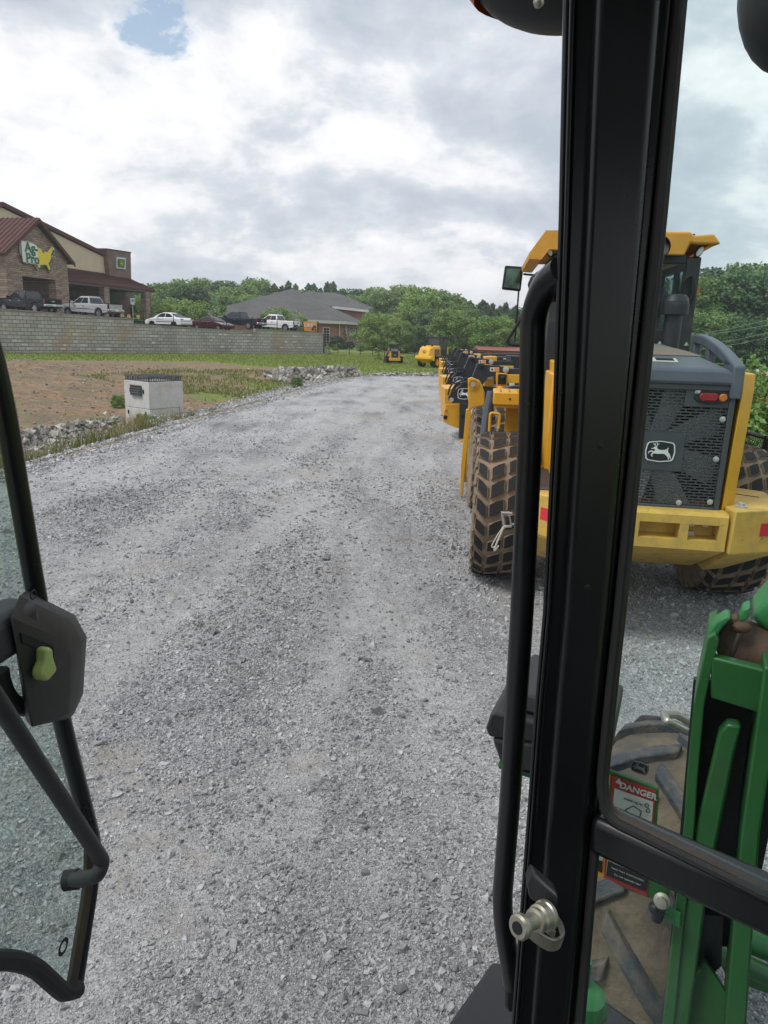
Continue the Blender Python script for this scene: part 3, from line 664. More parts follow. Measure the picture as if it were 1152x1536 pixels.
# porch roof (standing seam) and its right end
A0, A1 = sp_(98, 403, -.05), sp_(166, 413, -.05); A2 = sp_(187, 419.5, -.05)
zt = (A0.z + A1.z) / 2; B0, B1 = sp_(99, 419.5, 3.4), sp_(232, 436.5, 3.4); ze = (B0.z + B1.z) / 2
xr = B1.x; xa = A0.x - 6.0; xrid = A2.x
mb = MB(); mb.slab([(xa, 0, zt), (xrid, 0, zt), (xr, -3.4, ze), (xa, -3.4, ze)], .12, (0, .3, .95)); mb.slab([(xrid, 0, zt), (xr, 3.5, ze), (xr, -3.4, ze)], .12, (.3, 0, .95))
k = 0
for i in range(46):
    x = xa + .2 + i * .52
    if x > xr: break
    yt = 0 if x < xrid else -3.4 * (x - xrid) / (xr - xrid)
    zz = zt if x < xrid else zt + (ze - zt) * (x - xrid) / (xr - xrid)
    mb.slab([(x, yt, zz + .10), (x, -3.4, ze + .10), (x, -3.4, ze + .17), (x, yt, zz + .17)], .04, (1, 0, 0))
mb.build('porch_roof', MAR, store)
mb = MB(); mb.box(((xa + xr) / 2, -3.4, ze - .02), (xr - xa, .15, .26)); mb.box((xr, .05, ze - .02), (.15, 6.9, .26)); mb.build('fascia', MAR, store)
mb = MB(); mb.box(((xa + xr) / 2, -1.6, ze - .22), (xr - xa - .2, 3.4, .1)); mb.build('soffit', SOFF, store)
for px_ in (158, 219.5):
    p = sp_(px_, 450, 3.1); mb = MB(); mb.box((p.x, -3.0, ze / 2 - 1.2), (.95, .7, ze + 1.9)); pil = mb.build('stone_pillar', STONE, store)
    MB().box((p.x + .55, -3.3, ze / 2 - 1.2), (.1, .1, ze + 1.8)).build('downspout', MAR, pil)
for a, b_ in ((102, 117), (167, 180)):
    q = [sp_(a, 434, .05), sp_(b_, 437, .05), sp_(b_, 480, .05), sp_(a, 475, .05)]
    MB().slab(q, .1, (0, 1, 0)).build('shop_window', M['winglass'], store)
# entrance gable
OFF = 6.0
g = [(6, 378), (6, 480), (33, 480), (33, 413.5), (83, 420), (83, 480), (100, 480), (100, 388), (51, 334)]
P = [sp_(x, y, OFF) for x, y in g]
# straighten verticals
P[1].x = P[0].x; P[2].x = P[3].x; P[5].x = P[4].x; P[6].x = P[7].x
for i in (1, 2, 5, 6): P[i].z = -1.2
P[3].z = P[4].z = (P[3].z + P[4].z) / 2
gx0, gx1 = P[0].x, P[7].x; apx = (gx0 + gx1) / 2; P[8].x = apx; zr = P[8].z; zl = zr2 = (P[0].z + P[7].z) / 2; P[0].z = P[7].z = zl
mb = MB(); mb.slab(P, .8, (0, 1, 0)); eg = mb.build('entrance_gable', STONE, store)
for a, b_, c_ in (((gx0 - .5, zl - .35), (apx, zr + .25), -1), ((apx, zr + .25), (gx1 + .5, zl - .35), 1)):
    mb = MB(); mb.slab([(a[0], -OFF - .5, a[1]), (b_[0], -OFF - .5, b_[1]), (b_[0], .5, b_[1]), (a[0], .5, a[1])], .16, (0, 0, 1))
    for i in range(13):
        y = -OFF - .3 + i * .5
        mb.slab([(a[0], y, a[1] + .16), (b_[0], y, b_[1] + .16), (b_[0], y, b_[1] + .23), (a[0], y, a[1] + .23)], .04, (0, 1, 0))
    mb.slab([(a[0], -OFF - .56, a[1] - .2), (b_[0], -OFF - .56, b_[1] - .2), (b_[0], -OFF - .56, b_[1] + .17), (a[0], -OFF - .56, a[1] + .17)], .1, (0, 1, 0))
    mb.build('gable_roof', MAR, store)
mb = MB(); mb.box((gx1 - .4, -OFF / 2 + .6, zl / 2 - .8), (.75, OFF - 1.0, zl + .8)); mb.build('gable_side_wall', STONE, store)
mb = MB(); mb.slab([(gx0 - 9, -OFF + 2.4, zl - 1.6), (gx0 - .1, -OFF + 2.4, zl - 1.6), (gx0 - .1, 0, zl - .6), (gx0 - 9, 0, zl - .6)], .15, (0, 0, 1)); mb.build('side_porch_roof', MAR, store)
MB().box((gx0 - 1.6, -OFF + 3.0, 1.0), (1.0, .7, zl + 1)).build('stone_pillar', STONE, store)
# map sign
USA = [(0, .93), (.04, .97), (.13, .93), (.30, .90), (.48, .875), (.53, .86), (.60, .80), (.64, .70), (.68, .70), (.71, .78), (.78, .74), (.82, .82), (.90, .93), (.94, 1.0), (1.0, .92), (.96, .80), (.91, .70), (.93, .62), (.90, .50), (.85, .40), (.80, .30), (.85, .10), (.84, .02), (.79, .06), (.74, .22), (.66, .24), (.60, .20), (.53, .20), (.50, .10), (.46, .05), (.41, .17), (.34, .24), (.20, .30), (.08, .36), (.04, .46), (-.01, .62)]
sgn = MB(); o0, ox, oy = sp_(34, 396, OFF + .12), sp_(80, 405, OFF + .12), sp_(34, 362, OFF + .12)
Xa = Vector((1, 0, 0)) * (ox.x - o0.x); Za = Vector((0, 0, 1)) * ((oy.z - o0.z) * 1.12); o0 = o0 + Vector((0, 0, -.35))
def us(x, y, d_): return o0 + Xa * x + Za * y + Vector((0, -d_, 0))
cen = Vector((.46, .55))
def ring(k, dx=0, dy=0): return [cen + (Vector(q) - cen) * k + Vector((dx, dy)) for q in USA]
s0_ = MB().slab([us(x, y, .215) for x, y in ((-.06, 1.06), (.28, 1.05), (.43, .96), (.45, .62), (.44, .26), (.26, .22), (-.05, .24))], .015, (0, -1, 0))
SW_ = mat('sign_white', (.72, .74, .72), .4)
s1 = MB().slab([us(q.x, q.y, 0) for q in ring(1.13)], .1, (0, -1, 0)).build('map_sign', SW_, store)
s0_.build('letter_backing', SW_, s1)
MB().slab([us(q.x, q.y, .115) for q in ring(1.03, .02, -.03)], .04, (0, -1, 0)).build('map_shadow', mat('map_green', (.02, .13, .05), .4), s1)
MB().slab([us(q.x, q.y, .17) for q in ring(.97, -.01, .015)], .04, (0, -1, 0)).build('map_shape', YSIGN, s1)
TG, TW = mat('letter_green', (.015, .14, .06), .4), mat('letter_white', (.75, .8, .76), .4)
hgt0 = Za.length
for i, (s_, x, y) in enumerate((('Ag-', .24, .83), ('Pro', .25, .40))):
    c_ = us(x, y, .24)
    text('letters', s_, hgt0 * .55, TG, s1, basis(c_ + Vector((0, -.035, 0)), (1, 0, 0), (0, -1, 0)), .01, .028)
    text('letter_outline', s_, hgt0 * .55, TW, s1, basis(c_, (1, 0, 0), (0, -1, 0)), .01, .065)
MB().box((sp_(40, 440, -3).x, 1.2, 1.2), (12, .2, 4.5)).build('shaded_entrance_doors', DARKIN, store)

# ------------------------------------------------------------------ brick office
ROOF = brickmat('grey_shingle', (.085, .084, .085), (.125, .122, .122), (.07, .07, .07), .9, .14, .01, plane='xy', bump=.2, varsc=.35)
RB = brickmat('red_brick', (.36, .145, .10), (.43, .185, .13), (.34, .22, .17), .24, .085, .012, bump=.2, varsc=.4)
WT = mat('white_trim', (.62, .62, .60), .6)
C0 = at(513, 500, 122); C0.z = 0
office = empty('brick_office', C0, 0, 'two storey red brick office with a grey hipped roof behind the wall', 'building')
a60 = Vector((math.sin(R(60)), math.cos(R(60)), 0)); a10 = Vector((math.sin(R(9)), math.cos(R(9)), 0))
def ol(v): return Vector(v) - C0
L0 = C0 - a60 * 24; R1 = C0 + a10 * 16
ez = on(513, 482, C0, Vector((a60.y, -a60.x, 0))).z
def wallrun(p, q, z0, z1, mt, nm, th=.4):
    d_ = (q - p).normalized(); n_ = Vector((d_.y, -d_.x, 0)); o = empty(nm, ol(p), math.atan2(d_.y, d_.x)); bpy.data.objects.remove(o)
    mb = MB(); mb.box(((q - p).length / 2, th / 2, (z0 + z1) / 2), ((q - p).length, th, z1 - z0)); w_ = mb.build(nm, mt, office)
    w_.location = ol(p); w_.rotation_euler = (0, 0, math.atan2(d_.y, d_.x)); return w_
fw = wallrun(L0, C0, -.5, ez, RB, 'front_wall'); sw = wallrun(C0, R1, -.5, ez, RB, 'side_wall')
def win(wl_, x, z, w_, h_):
    mb = MB(); mb.box((x, -.02, z), (w_ + .22, .1, h_ + .22)); f = mb.build('window', WT, wl_)
    mb = MB()
    for i in range(2):
        for j in range(4): mb.box((x + (i - .5) * w_ / 2, -.075, z + (j - 1.5) * h_ / 4), (w_ / 2 - .06, .03, h_ / 4 - .06))
    mb.build('pane', M['winglass'], f)
Ln = 24; pw = on(489.5, 490, C0, Vector((a60.y, -a60.x, 0))); xw = (pw - L0).length - 0; xw = (Vector((pw.x, pw.y, 0)) - L0).length
win(fw, xw, ez - 2.0, 1.05, 1.7); win(fw, xw, 1.0, 1.05, 1.7); win(fw, xw - 5, ez - 2.0, 1.05, 1.7)
for x in (3.0, 7.0, 11.5): win(sw, x, ez - 1.9, 1.5, 2.2); win(sw, x, 1.0, 1.5, 1.6)
MB().box((Ln - .5, -.1, ez / 2), (.14, .12, ez)).build('downspout', WT, fw)
MB().box((9, -.1, ez / 2), (.14, .12, ez)).build('downspout', WT, sw)
E0, E1, E2 = L0 - a60 * 1 + Vector((0, -.8, 0)), C0 + Vector((.6, -.8, 0)), R1 + a10 + Vector((.8, 0, 0))
E3 = L0 + Vector((-6, 22, 0)); E4 = R1 + Vector((-4, 8, 0))
A = at(439, 433, 132)
for e in (E0, E1, E2, E3, E4): e.z = ez
A2_ = A + Vector((-1.5, 5, 0))
mb = MB(); vs = [ol(e) for e in (E0, E1, E2, E4, E3)] + [ol(A)]
mb.add(vs, [(0, 1, 5), (1, 2, 5), (2, 3, 5), (3, 4, 5), (4, 0, 5)]); rf = mb.build('roof', ROOF, office, smooth=10)
mb = MB()
for p, q in ((E0, E1), (E1, E2)):
    d_ = (q - p).normalized(); mb.slab([ol(p), ol(q), ol(q) + Vector((0, 0, -.45)), ol(p) + Vector((0, 0, -.45))], .15, (d_.y, -d_.x, 0))
mb.build('fascia', WT, office)
# rear wing with the higher second roof
q0, q1, q2 = at(498, 459, 142), at(553, 465, 142), at(560, 461, 156); apx1, apx2 = at(460, 437.5, 150), at(505, 439.5, 150)
ql = at(430, 456, 142)
mb = MB(); mb.add([ol(v) for v in (ql, q0, q1, q2, apx1, apx2)], [(0, 1, 2, 5, 4), (2, 3, 5), (0, 4, 5, 3)]); mb.build('wing_roof', ROOF, office, smooth=10)
mb = MB(); z = q0.z - .1; p0, p1 = at(470, 470, 143), at(543, 470, 143); p2 = at(549, 470, 156)
mb.loft([[ol(Vector((p.x, p.y, -.4))) for p in (p0, p1, p2)], [ol(Vector((p0.x, p0.y, z))), ol(Vector((p1.x, p1.y, q1.z - .05))), ol(Vector((p2.x, p2.y, q1.z - .05)))]]); mb.build('wing_wall', RB, office)
MB().slab([ol(q0) + Vector((0, -.05, 0)), ol(q1) + Vector((0, -.05, 0)), ol(q1) + Vector((0, -.05, -.45)), ol(q0) + Vector((0, -.05, -.45))], .15, (0, 1, 0)).build('wing_fascia', WT, office)

# orange banner on posts beside the office
bn = empty('orange_banner', at(465, 500, 88), 0, 'orange printed banner stretched on a dark frame past the white pickup', 'banner')
bn.location.z = 2.4
def bl(px, py): p = at(px, py, 88); return p - bn.location
BAN = mat('banner_orange', (.72, .30, .04), .6, dirt=(.80, .62, .2), da=.3, ds=1.2)
MB().slab([bl(455, 482), bl(475.5, 483), bl(475.5, 497), bl(456, 496)], .04, (0, 1, 0)).build('banner_sheet', BAN, bn)
text('banner_letters', 'LIKE', .55, M['white'], bn, basis(bl(463, 488.5) + Vector((0, -.03, 0)), (1, 0, -.04), (0, -1, 0)), .01, True)
mb = MB()
for pg in [[(467, 494), (471, 488), (474, 489), (474.5, 491), (471, 492), (469, 496)], [(470, 495), (474, 493), (475, 496)]]: mb.slab([bl(*q) + Vector((0, -.05, 0)) for q in pg], .03, (0, 1, 0))
mb.build('banner_picture', M['dgrey'], bn)
for x in (455, 476.5): p = bl(x, 482); q = bl(x, 503); MB().box(((p.x + q.x) / 2, .06, (p.z + q.z) / 2), (.12, .1, p.z - q.z)).build('post', M['blackm'], bn)
# ------------------------------------------------------------------ cars (local: x forward, y left, z up, origin on the ground)
def carpaint(name, col, rough=.28): return mat(name, col, rough, var=.04, coat=.15, spec=.35)
RIM = mat('alloy_rim', (.45, .46, .47), .35, metal=.6)
RIMD = mat('dark_rim', (.02, .02, .022), .4)
HEAD = mat('headlamp', (.62, .66, .68), .12)
def wheel_part(root, c, r, w_, rim, spokes=6):
    mb = MB(); y = c[1]; s_ = 1 if y > 0 else -1
    mb.lathe([(r * .62, -w_ / 2), (r * .95, -w_ / 2), (r, -w_ * .3), (r, w_ * .3), (r * .95, w_ / 2), (r * .62, w_ / 2)], 22, c, 'y', closed=True)
    t_ = mb.build('wheel', M['rubber'], root)
    mb = MB(); mb.lathe([(.02, .05 * s_), (r * .56, .03 * s_), (r * .63, s_ * w_ * .46), (r * .63, -s_ * w_ * .3), (.02, -s_ * w_ * .3)], 20, c, 'y')
    for k in range(spokes):
        a = 2 * math.pi * k / spokes
        mb.M = Matrix.Translation((c[0], c[1] + s_ * w_ * .40, c[2])) @ Matrix.Rotation(a, 4, 'Y'); mb.box((r * .33, 0, 0), (r * .55, .04, r * .16)); mb.M = None
    mb.build('rim', rim, t_)
def quadpt(q, u, v): return (Vector(q[0]) * (1 - u) + Vector(q[1]) * u) * (1 - v) + (Vector(q[3]) * (1 - u) + Vector(q[2]) * u) * v
def panel(mb, q, u0, u1, v0, v1, th, n): mb.slab([quadpt(q, *p) for p in ((u0, v0), (u1, v0), (u1, v1), (u0, v1))], th, n)
def arch(cx, r, z0, n=8): return [(cx + r * math.cos(math.pi * (1 - k / n)), z0 + r * math.sin(math.pi * (1 - k / n))) for k in range(n + 1)]
def body_sections(prof_top, prof_w, zb): pass
def greenhouse(root, x, hw, z, paint, extra=1.0, pil=(.47,)):
    """x=(rear base, front base, rear roof, front roof) hw=(base, roof) z=(belt, roof)"""
    xb0, xb1, xr0, xr1 = x; rings = []
    for f, k in ((0, 0), (.92, .05), (1, .16)):
        a = xb0 + (xr0 - xb0) * f + k * .5 * (xr1 - xr0) * .3; b_ = xb1 + (xr1 - xb1) * f - k * .5 * (xr1 - xr0) * .3
        h = hw[0] + (hw[1] - hw[0]) * f - k * .4; zz = z[0] + (z[1] - z[0]) * (f if f < 1 else 1.03)
        rings.append([(a, -h, zz), (b_, -h, zz), (b_, h, zz), (a, h, zz)])
    mb = MB(); mb.loft(rings); cab = mb.build('cabin', paint, root, bevel=.05, seg=3)
    r0, r1 = rings[0], rings[1]
    for s_ in (-1, 1):
        q = ([r0[0], r0[1], r1[1], r1[0]] if s_ < 0 else [r0[3], r0[2], r1[2], r1[3]])
        q = [Vector(p) for p in q]
        e = [.05] + list(pil) + [.93]
        for i in range(len(e) - 1):
            mb = MB(); panel(mb, q, e[i] + .02, e[i + 1] - .02, .12, .90, .012, (0, s_, .25)); mb.build('side_window', M['winglass'], cab, bevel=.004)
    mb = MB(); panel(mb, [r0[0], r0[3], r1[3], r1[0]], .08, .92, .12, .90, .012, (-1, 0, .3)); mb.build('rear_window', M['winglass'], cab)
    mb = MB(); panel(mb, [r0[1], r0[2], r1[2], r1[1]], .06, .94, .08, .93, .012, (1, 0, .5)); mb.build('windscreen', M['winglass'], cab)
    return cab
def pickup(label, loc, rz, paint, bumper, rim, cat='pickup truck', tail=True):
    r = empty('pickup_truck', loc, rz, label, cat, 'vehicles parked on the upper lot')
    W = .98; zb = .52
    lo = [(-2.85, zb), (-2.85, 1.18), (-.75, 1.20), (-.75, 1.22), (1.25, 1.24), (2.35, 1.16), (2.72, 1.02), (2.80, .62), (2.72, zb)] + arch(1.85, -.47, zb)[:0]
    front = [(1.85 + .48, zb)] + [(1.85 + .48 * math.cos(math.pi * k / 8), .42 + .48 * math.sin(math.pi * k / 8)) for k in range(1, 8)] + [(1.85 - .48, zb)]
    rear = [(-1.78 + .48 * math.cos(math.pi * k / 8), .42 + .48 * math.sin(math.pi * k / 8)) for k in range(0, 9)]
    poly = lo + front + rear
    mb = MB()
    def sec(y, ins, zt): return [(x * (1 - ins * .02) if abs(x) > 2.5 else x, y, z - (zt if z > 1 else 0)) for x, z in poly]
    mb.loft([sec(-W, 1, .06), sec(-W * .96, 0, 0), sec(W * .96, 0, 0), sec(W, 1, .06)]); mb.build('body', paint, r, bevel=.03)
    greenhouse(r, (-.74, 1.50, -.50, .50), (W * .95, W * .74), (1.18, 1.84), paint)
    for x in (1.85, -1.78):
        for y in (-.86, .86): wheel_part(r, (x, y, .41), .41, .27, rim)
    MB().box((-2.88, 0, .66), (.22, 1.9, .2)).build('rear_bumper', bumper, r, bevel=.03)
    MB().box((2.80, 0, .66), (.2, 1.92, .28)).build('front_bumper', bumper, r, bevel=.04)
    MB().box((-2.86, 0, .97), (.05, 1.5, .38)).build('tailgate', paint, r, bevel=.015)
    MB().box((-2.89, 0, 1.0), (.03, .3, .09)).build('tailgate_handle', bumper, r)
    MB().box((-2.995, 0, .70), (.02, .34, .16)).build('number_plate', M['white'], r)
    for s_ in (-1, 1):
        MB().box((-2.82, s_ * .90, .98), (.14, .13, .34)).build('tail_light', M['red'], r, bevel=.02)
        MB().box((2.66, s_ * .80, .93), (.2, .30, .2)).build('headlight', HEAD, r, bevel=.03)
        MB().box((1.15, s_ * 1.08, 1.32), (.16, .22, .2)).build('door_mirror', paint, r, bevel=.04)
        MB().box((.2, s_ * (W + .003), .80), (1.95, .02, .03)).build('door_seam', M['rubber'], r)
        for x in (-.05, .95): MB().box((x, s_ * (W + .01), 1.02), (.2, .04, .04)).build('door_handle', bumper, r)
    MB().box((-1.85, 0, 1.205), (1.8, 1.7, .02)).build('bed_cover', M['rubber'], r)
    MB().box((2.78, 0, .92), (.06, 1.3, .28)).build('front_grille', M['rubber'], r)
    return r
def sedan(label, loc, rz, paint, rim, dz=0):
    r = empty('sedan', loc, rz, label, 'car', 'vehicles parked on the upper lot')
    W = .88; zb = .30
    top_ = [(-2.22, .45), (-2.25, .80), (-2.05, .97), (-1.45, 1.0), (.75, .97), (1.55, .88), (2.05, .74), (2.25, .60), (2.27, .40), (2.15, zb)]
    front = [(1.38 + .36 * math.cos(math.pi * k / 8), .32 + .36 * math.sin(math.pi * k / 8)) for k in range(0, 9)]
    rear = [(-1.30 + .36 * math.cos(math.pi * k / 8), .32 + .36 * math.sin(math.pi * k / 8)) for k in range(0, 9)]
    poly = top_ + front + rear + [(-2.15, zb)]
    mb = MB()
    def sec(y, k): return [(x * (1 - .045 * k) if abs(x) > 2.0 else x, y, z - (.07 * k if z > .6 else 0)) for x, z in poly]
    mb.loft([sec(-W, 1), sec(-W * .93, 0), sec(W * .93, 0), sec(W, 1)]); mb.build('body', paint, r, bevel=.03)
    # curved cabin
    sid = [(-1.62, .95), (-1.25, 1.16), (-.85, 1.36), (-.35, 1.45), (.15, 1.44), (.55, 1.33), (.95, 1.12), (1.25, .93)]
    mb = MB(); rings = []
    for y, kk in ((-1, 0), (1, 0)): pass
    ringsL = []
    for yk in (-1, -.8, .8, 1):
        rg = []
        for x, z in sid:
            f = (z - .93) / .52; hw = .82 - .20 * f
            zz = z - (.05 * f if abs(yk) == 1 else 0); rg.append((x, yk * hw, zz))
        ringsL.append(rg)
    mb.loft(ringsL); cab = mb.build('cabin', paint, r, bevel=.02)
    for s_ in (-1, 1):
        def q(x, z): f = (z - .93) / .52; return Vector((x, s_ * (.825 - .20 * f), z))
        for pg in ([(-1.10, 1.0), (-1.02, 1.15), (-.72, 1.31), (-.40, 1.37), (-.30, 1.37), (-.27, 1.0)], [(-.17, 1.0), (-.20, 1.37), (.12, 1.36), (.42, 1.26), (.82, 1.02), (.80, 1.0)]):
            MB().slab([q(*p) for p in pg], .012, (0, s_, .3)).build('side_window', M['winglass'], cab)
        MB().box((-2.17, s_ * .68, .80), (.14, .34, .16)).build('tail_light', M['red'], r, bevel=.03)
        MB().box((2.06, s_ * .66, .66), (.26, .32, .13)).build('headlight', HEAD, r, bevel=.04)
        MB().box((.62, s_ * .95, 1.0), (.13, .18, .12)).build('door_mirror', paint, r, bevel=.03)
        MB().box((-.15, s_ * (W + .005), .58), (1.9, .03, .05)).build('side_moulding', M['rubber'], r)
        for x in (-.75, .25): MB().box((x, s_ * (W + .0), .82), (.18, .04, .04)).build('door_handle', paint, r)
    for (x0, z0), (x1, z1), nm, s_ in (((-1.55, 1.0), (-.86, 1.35), 'rear_window', -1), ((1.14, 1.0), (.58, 1.32), 'windscreen', 1)):
        h0, h1 = .72, .58; n_ = Vector((z1 - z0, 0, x0 - x1)) if s_ < 0 else Vector((z1 - z0, 0, x0 - x1))
        n_ = Vector((-(z1 - z0), 0, (x1 - x0))) if s_ < 0 else Vector(((z1 - z0), 0, (x0 - x1)))
        n_.normalize()
        P = [Vector((x0, -h0, z0)), Vector((x0, h0, z0)), Vector((x1, h1, z1)), Vector((x1, -h1, z1))]
        MB().slab([p + n_ * .01 for p in P], .012, n_).build(nm, mat('screen_glass', (.30, .36, .38), .1) if False else M['winglass'], cab)
    for x in (1.38, -1.30):
        for y in (-.78, .78): wheel_part(r, (x, y, .315), .315, .2, rim)
    MB().box((-2.24, 0, .46), (.12, 1.5, .2)).build('rear_bumper', paint, r, bevel=.05)
    MB().box((2.24, 0, .42), (.12, 1.5, .2)).build('front_bumper', paint, r, bevel=.05)
    MB().box((-2.27, 0, .70), (.02, .32, .14)).build('number_plate', M['white'], r)
    return r
def lotpos(px, off):
    p0 = W0 - wn_ * off; p = on(px, 480, p0, wn_); t_ = (Wi @ Vector((p.x, p.y, 0))).x
    return Vector((p.x, p.y, topz(t_) + .0))
HD = math.atan2(.39, -.92)
BLK, SIL, WHT = carpaint('car_black', (.006, .007, .010)), carpaint('car_silver', (.42, .43, .45), .35), carpaint('car_white', (.78, .79, .80))
MRN, NVY = carpaint('car_maroon', (.065, .014, .022)), carpaint('car_navy', (.007, .012, .028))
pickup('black pickup truck with red tail lights parked before the stone entrance gable', lotpos(45, 4.2), HD, BLK, M['chrome'], RIM)
pickup('silver pickup truck parked between the black pickup and the stone pillars', lotpos(138, 3.6), HD, SIL, M['chrome'], RIM)
sedan('white sedan with dark wheels on the upper lot beside the maroon car', lotpos(253, 3.6), HD, WHT, RIMD)
sedan('dark maroon sedan facing right between the white sedan and navy pickup', lotpos(318, 4.6), HD + math.pi, MRN, RIM)
pickup('dark navy pickup truck with chrome wheels next to the maroon sedan', lotpos(359, 4.4), HD, NVY, M['chrome'], RIM)
pickup('white pickup truck at the right end of the upper lot row', lotpos(414, 4.6), HD, WHT, M['blackm'], RIM)
# accessible parking sign, and small green machines by the pillars
sp0 = lotpos(200, .9)
sgp = empty('parking_sign', sp0, R(35), 'small pale blue parking sign on a grey post at the step in the wall', 'sign')
MB().box((0, 0, 1.05), (.07, .06, 2.3)).build('post', mat('galvanised', (.35, .37, .37), .5, metal=.5), sgp)
ps = MB().box((0, -.06, 2.05), (.34, .02, .55)).build('sign_plate', mat('sign_pale_blue', (.50, .63, .62), .4), sgp, bevel=.01)
mb = MB(); mb.box((0, -.08, 2.12), (.2, .01, .25)); mb.build('sign_symbol', mat('sign_blue', (.06, .2, .42), .4), ps)
def mower(px, off, label, rz):
    p = lotpos(px, off); r = empty('lawn_tractor', p, rz, label, 'lawn tractor', 'green lawn tractors displayed under the porch')
    MB().box((.45, 0, .62), (.9, .55, .34)).build('bonnet', M['green'], r, bevel=.08, seg=3)
    MB().box((-.35, 0, .52), (.8, .95, .22)).build('fender_deck', M['green'], r, bevel=.07, seg=3)
    MB().prism([(-.55, .62), (-.15, .62), (-.15, .72), (-.45, .74), (-.52, 1.1), (-.62, 1.0)], 'y', -.16, .16).build('seat', M['yellow2'], r, bevel=.03)
    mb = MB(); mb.tube([(.1, 0, .7), (-.02, 0, 1.0)], .02, 6); mb.lathe([(.15, 0), (.18, .015), (.15, .03)], 14, (-.02, 0, 1.0), 'z', True); mb.build('steering_wheel', M['rubber'], r)
    MB().box((.05, 0, .22), (1.0, 1.1, .16)).build('mower_deck', M['blackm'], r, bevel=.05)
    for x, rr in ((.72, .2), (-.48, .28)):
        for y in (-.42, .42): wheel_part(r, (x, y, rr), rr, .18, M['yellow_clean'], 4)
mower(184, 6.0, 'green riding mower nearest the silver pickup under the porch edge', R(-70))
mower(193, 7.6, 'green riding mower with yellow seat behind the parking sign', R(-75))
mower(206, 7.0, 'green riding mower nearest the end stone pillar', R(-80))
pl_ = empty('silver_car', (7.6 + 9.6, 36, 0), R(75))
bpy.data.objects.remove(pl_)
sv = sedan('grey car parked far behind the right hand fence among bushes', (18.8, 36.0, 0.0), R(200), SIL, RIM); sv['group'] = 'vehicles beyond the fence'

# ------------------------------------------------------------------ concrete catch basin
cbp = gz(226, 640, -.45)
cb = empty('catch_basin', (cbp.x, cbp.y, -.66), R(54), 'tall square concrete inlet box with dark grates standing in the ditch', 'catch basin')
CON = mat('concrete_pale', (.56, .555, .54), .85, dirt=(.36, .25, .14), da=.30, ds=1.6, var=.08, bump=.25, bs=25)
CONY = mat('concrete_stained', (.50, .44, .33), .9, dirt=(.30, .18, .08), da=.5, ds=2, bump=.25, bs=25)
HW = .64
MB().box((HW, HW, .15), (2 * HW + .02, 2 * HW + .02, .5)).build('base_ring', CONY, cb, bevel=.015)
MB().box((HW, HW, .62), (2 * HW, 2 * HW, .42)).build('lower_ring', CON, cb, bevel=.015)
up_ = MB().box((HW, HW, 1.31), (2 * HW, 2 * HW, .94)).build('upper_box', CON, cb, bevel=.015)
GRT = mat('cast_iron', (.10, .105, .11), .6, var=.3)
# wall grate on the face that looks left (local -y / -x faces meet at the origin corner)
def grate(parent, Mx, w_, h_, nx, ny, bar=.03):
    mb = MB(); mb.M = Mx
    for i in range(nx + 1): mb.box(((i / nx - .5) * w_, 0, 0), (bar, .05, h_))
    for j in range(ny + 1): mb.box((0, -.012, (j / ny - .5) * h_), (w_ + bar, .045, bar))
    return mb.build('grate', GRT, parent)
FM = Matrix.Translation((-.035, .62, 1.46)) @ Matrix.Rotation(R(-90), 4, 'Z')
grate(cb, FM, .50, .34, 8, 4)
MB().box((.0, .62, 1.46), (.03, .50, .34)).build('grate_opening', M['void'], cb)
mb = MB()
for y in (.95, .28):
    mb.box((-.006, y, 1.44), (.03, .05, .14))
for y in (1.1, .2): mb.box((-.006, y, .66), (.03, .05, .13))
mb.build('lifting_slots', M['void'], cb)
MB().box((.95, -.005, .66), (.07, .03, .14)).build('lifting_slot', M['white'], cb)
# raised rebar grate on top
mb = MB()
for i in range(15):
    a = .06 + i * (2 * HW - .12) / 14
    for (x, y) in ((a, .04), (a, 2 * HW - .04), (.04, a), (2 * HW - .04, a)): mb.box((x, y, 1.87), (.022, .022, .16))
    mb.box((a, HW, 1.955), (.02, 2 * HW - .06, .02)); mb.box((HW, a, 1.965), (2 * HW - .06, .02, .02))
for z in (1.80, 1.95):
    for (x, y, sx_, sy_) in ((HW, .04, 2 * HW, .03), (HW, 2 * HW - .04, 2 * HW, .03), (.04, HW, .03, 2 * HW), (2 * HW - .04, HW, .03, 2 * HW)): mb.box((x, y, z), (sx_, sy_, .03))
mb.build('top_grate', GRT, cb); cb.scale = (1, 1, .88)
# ------------------------------------------------------------------ trees
BARK = mat('bark', (.11, .085, .065), .9, bump=.5, bs=20)
LM = {
 'mid': leafmat('foliage_mid', [(0, (0.103, 0.180, 0.062)), (.5, (0.178, 0.284, 0.093)), (1, (0.339, 0.425, 0.158))]),
 'dark': leafmat('foliage_dark', [(0, (0.065, 0.125, 0.062)), (.5, (0.110, 0.194, 0.093)), (1, (0.193, 0.284, 0.126))]),
 'light': leafmat('foliage_light', [(0, (0.130, 0.237, 0.066)), (.5, (0.220, 0.343, 0.095)), (1, (0.340, 0.444, 0.164))]),
 'turn': leafmat('foliage_turning', [(0, (0.228, 0.284, 0.086)), (.35, (0.483, 0.436, 0.103)), (.65, (0.600, 0.361, 0.141)), (1, (0.600, 0.600, 0.174))]),
 'pine': leafmat('foliage_pine', [(0, (0.058, 0.107, 0.062)), (.5, (0.096, 0.160, 0.084)), (1, (0.161, 0.219, 0.112))]),
 'hedge': leafmat('foliage_evergreen', [(0, (0.030, 0.077, 0.046)), (.5, (0.058, 0.116, 0.062)), (1, (0.096, 0.154, 0.084))]),
}
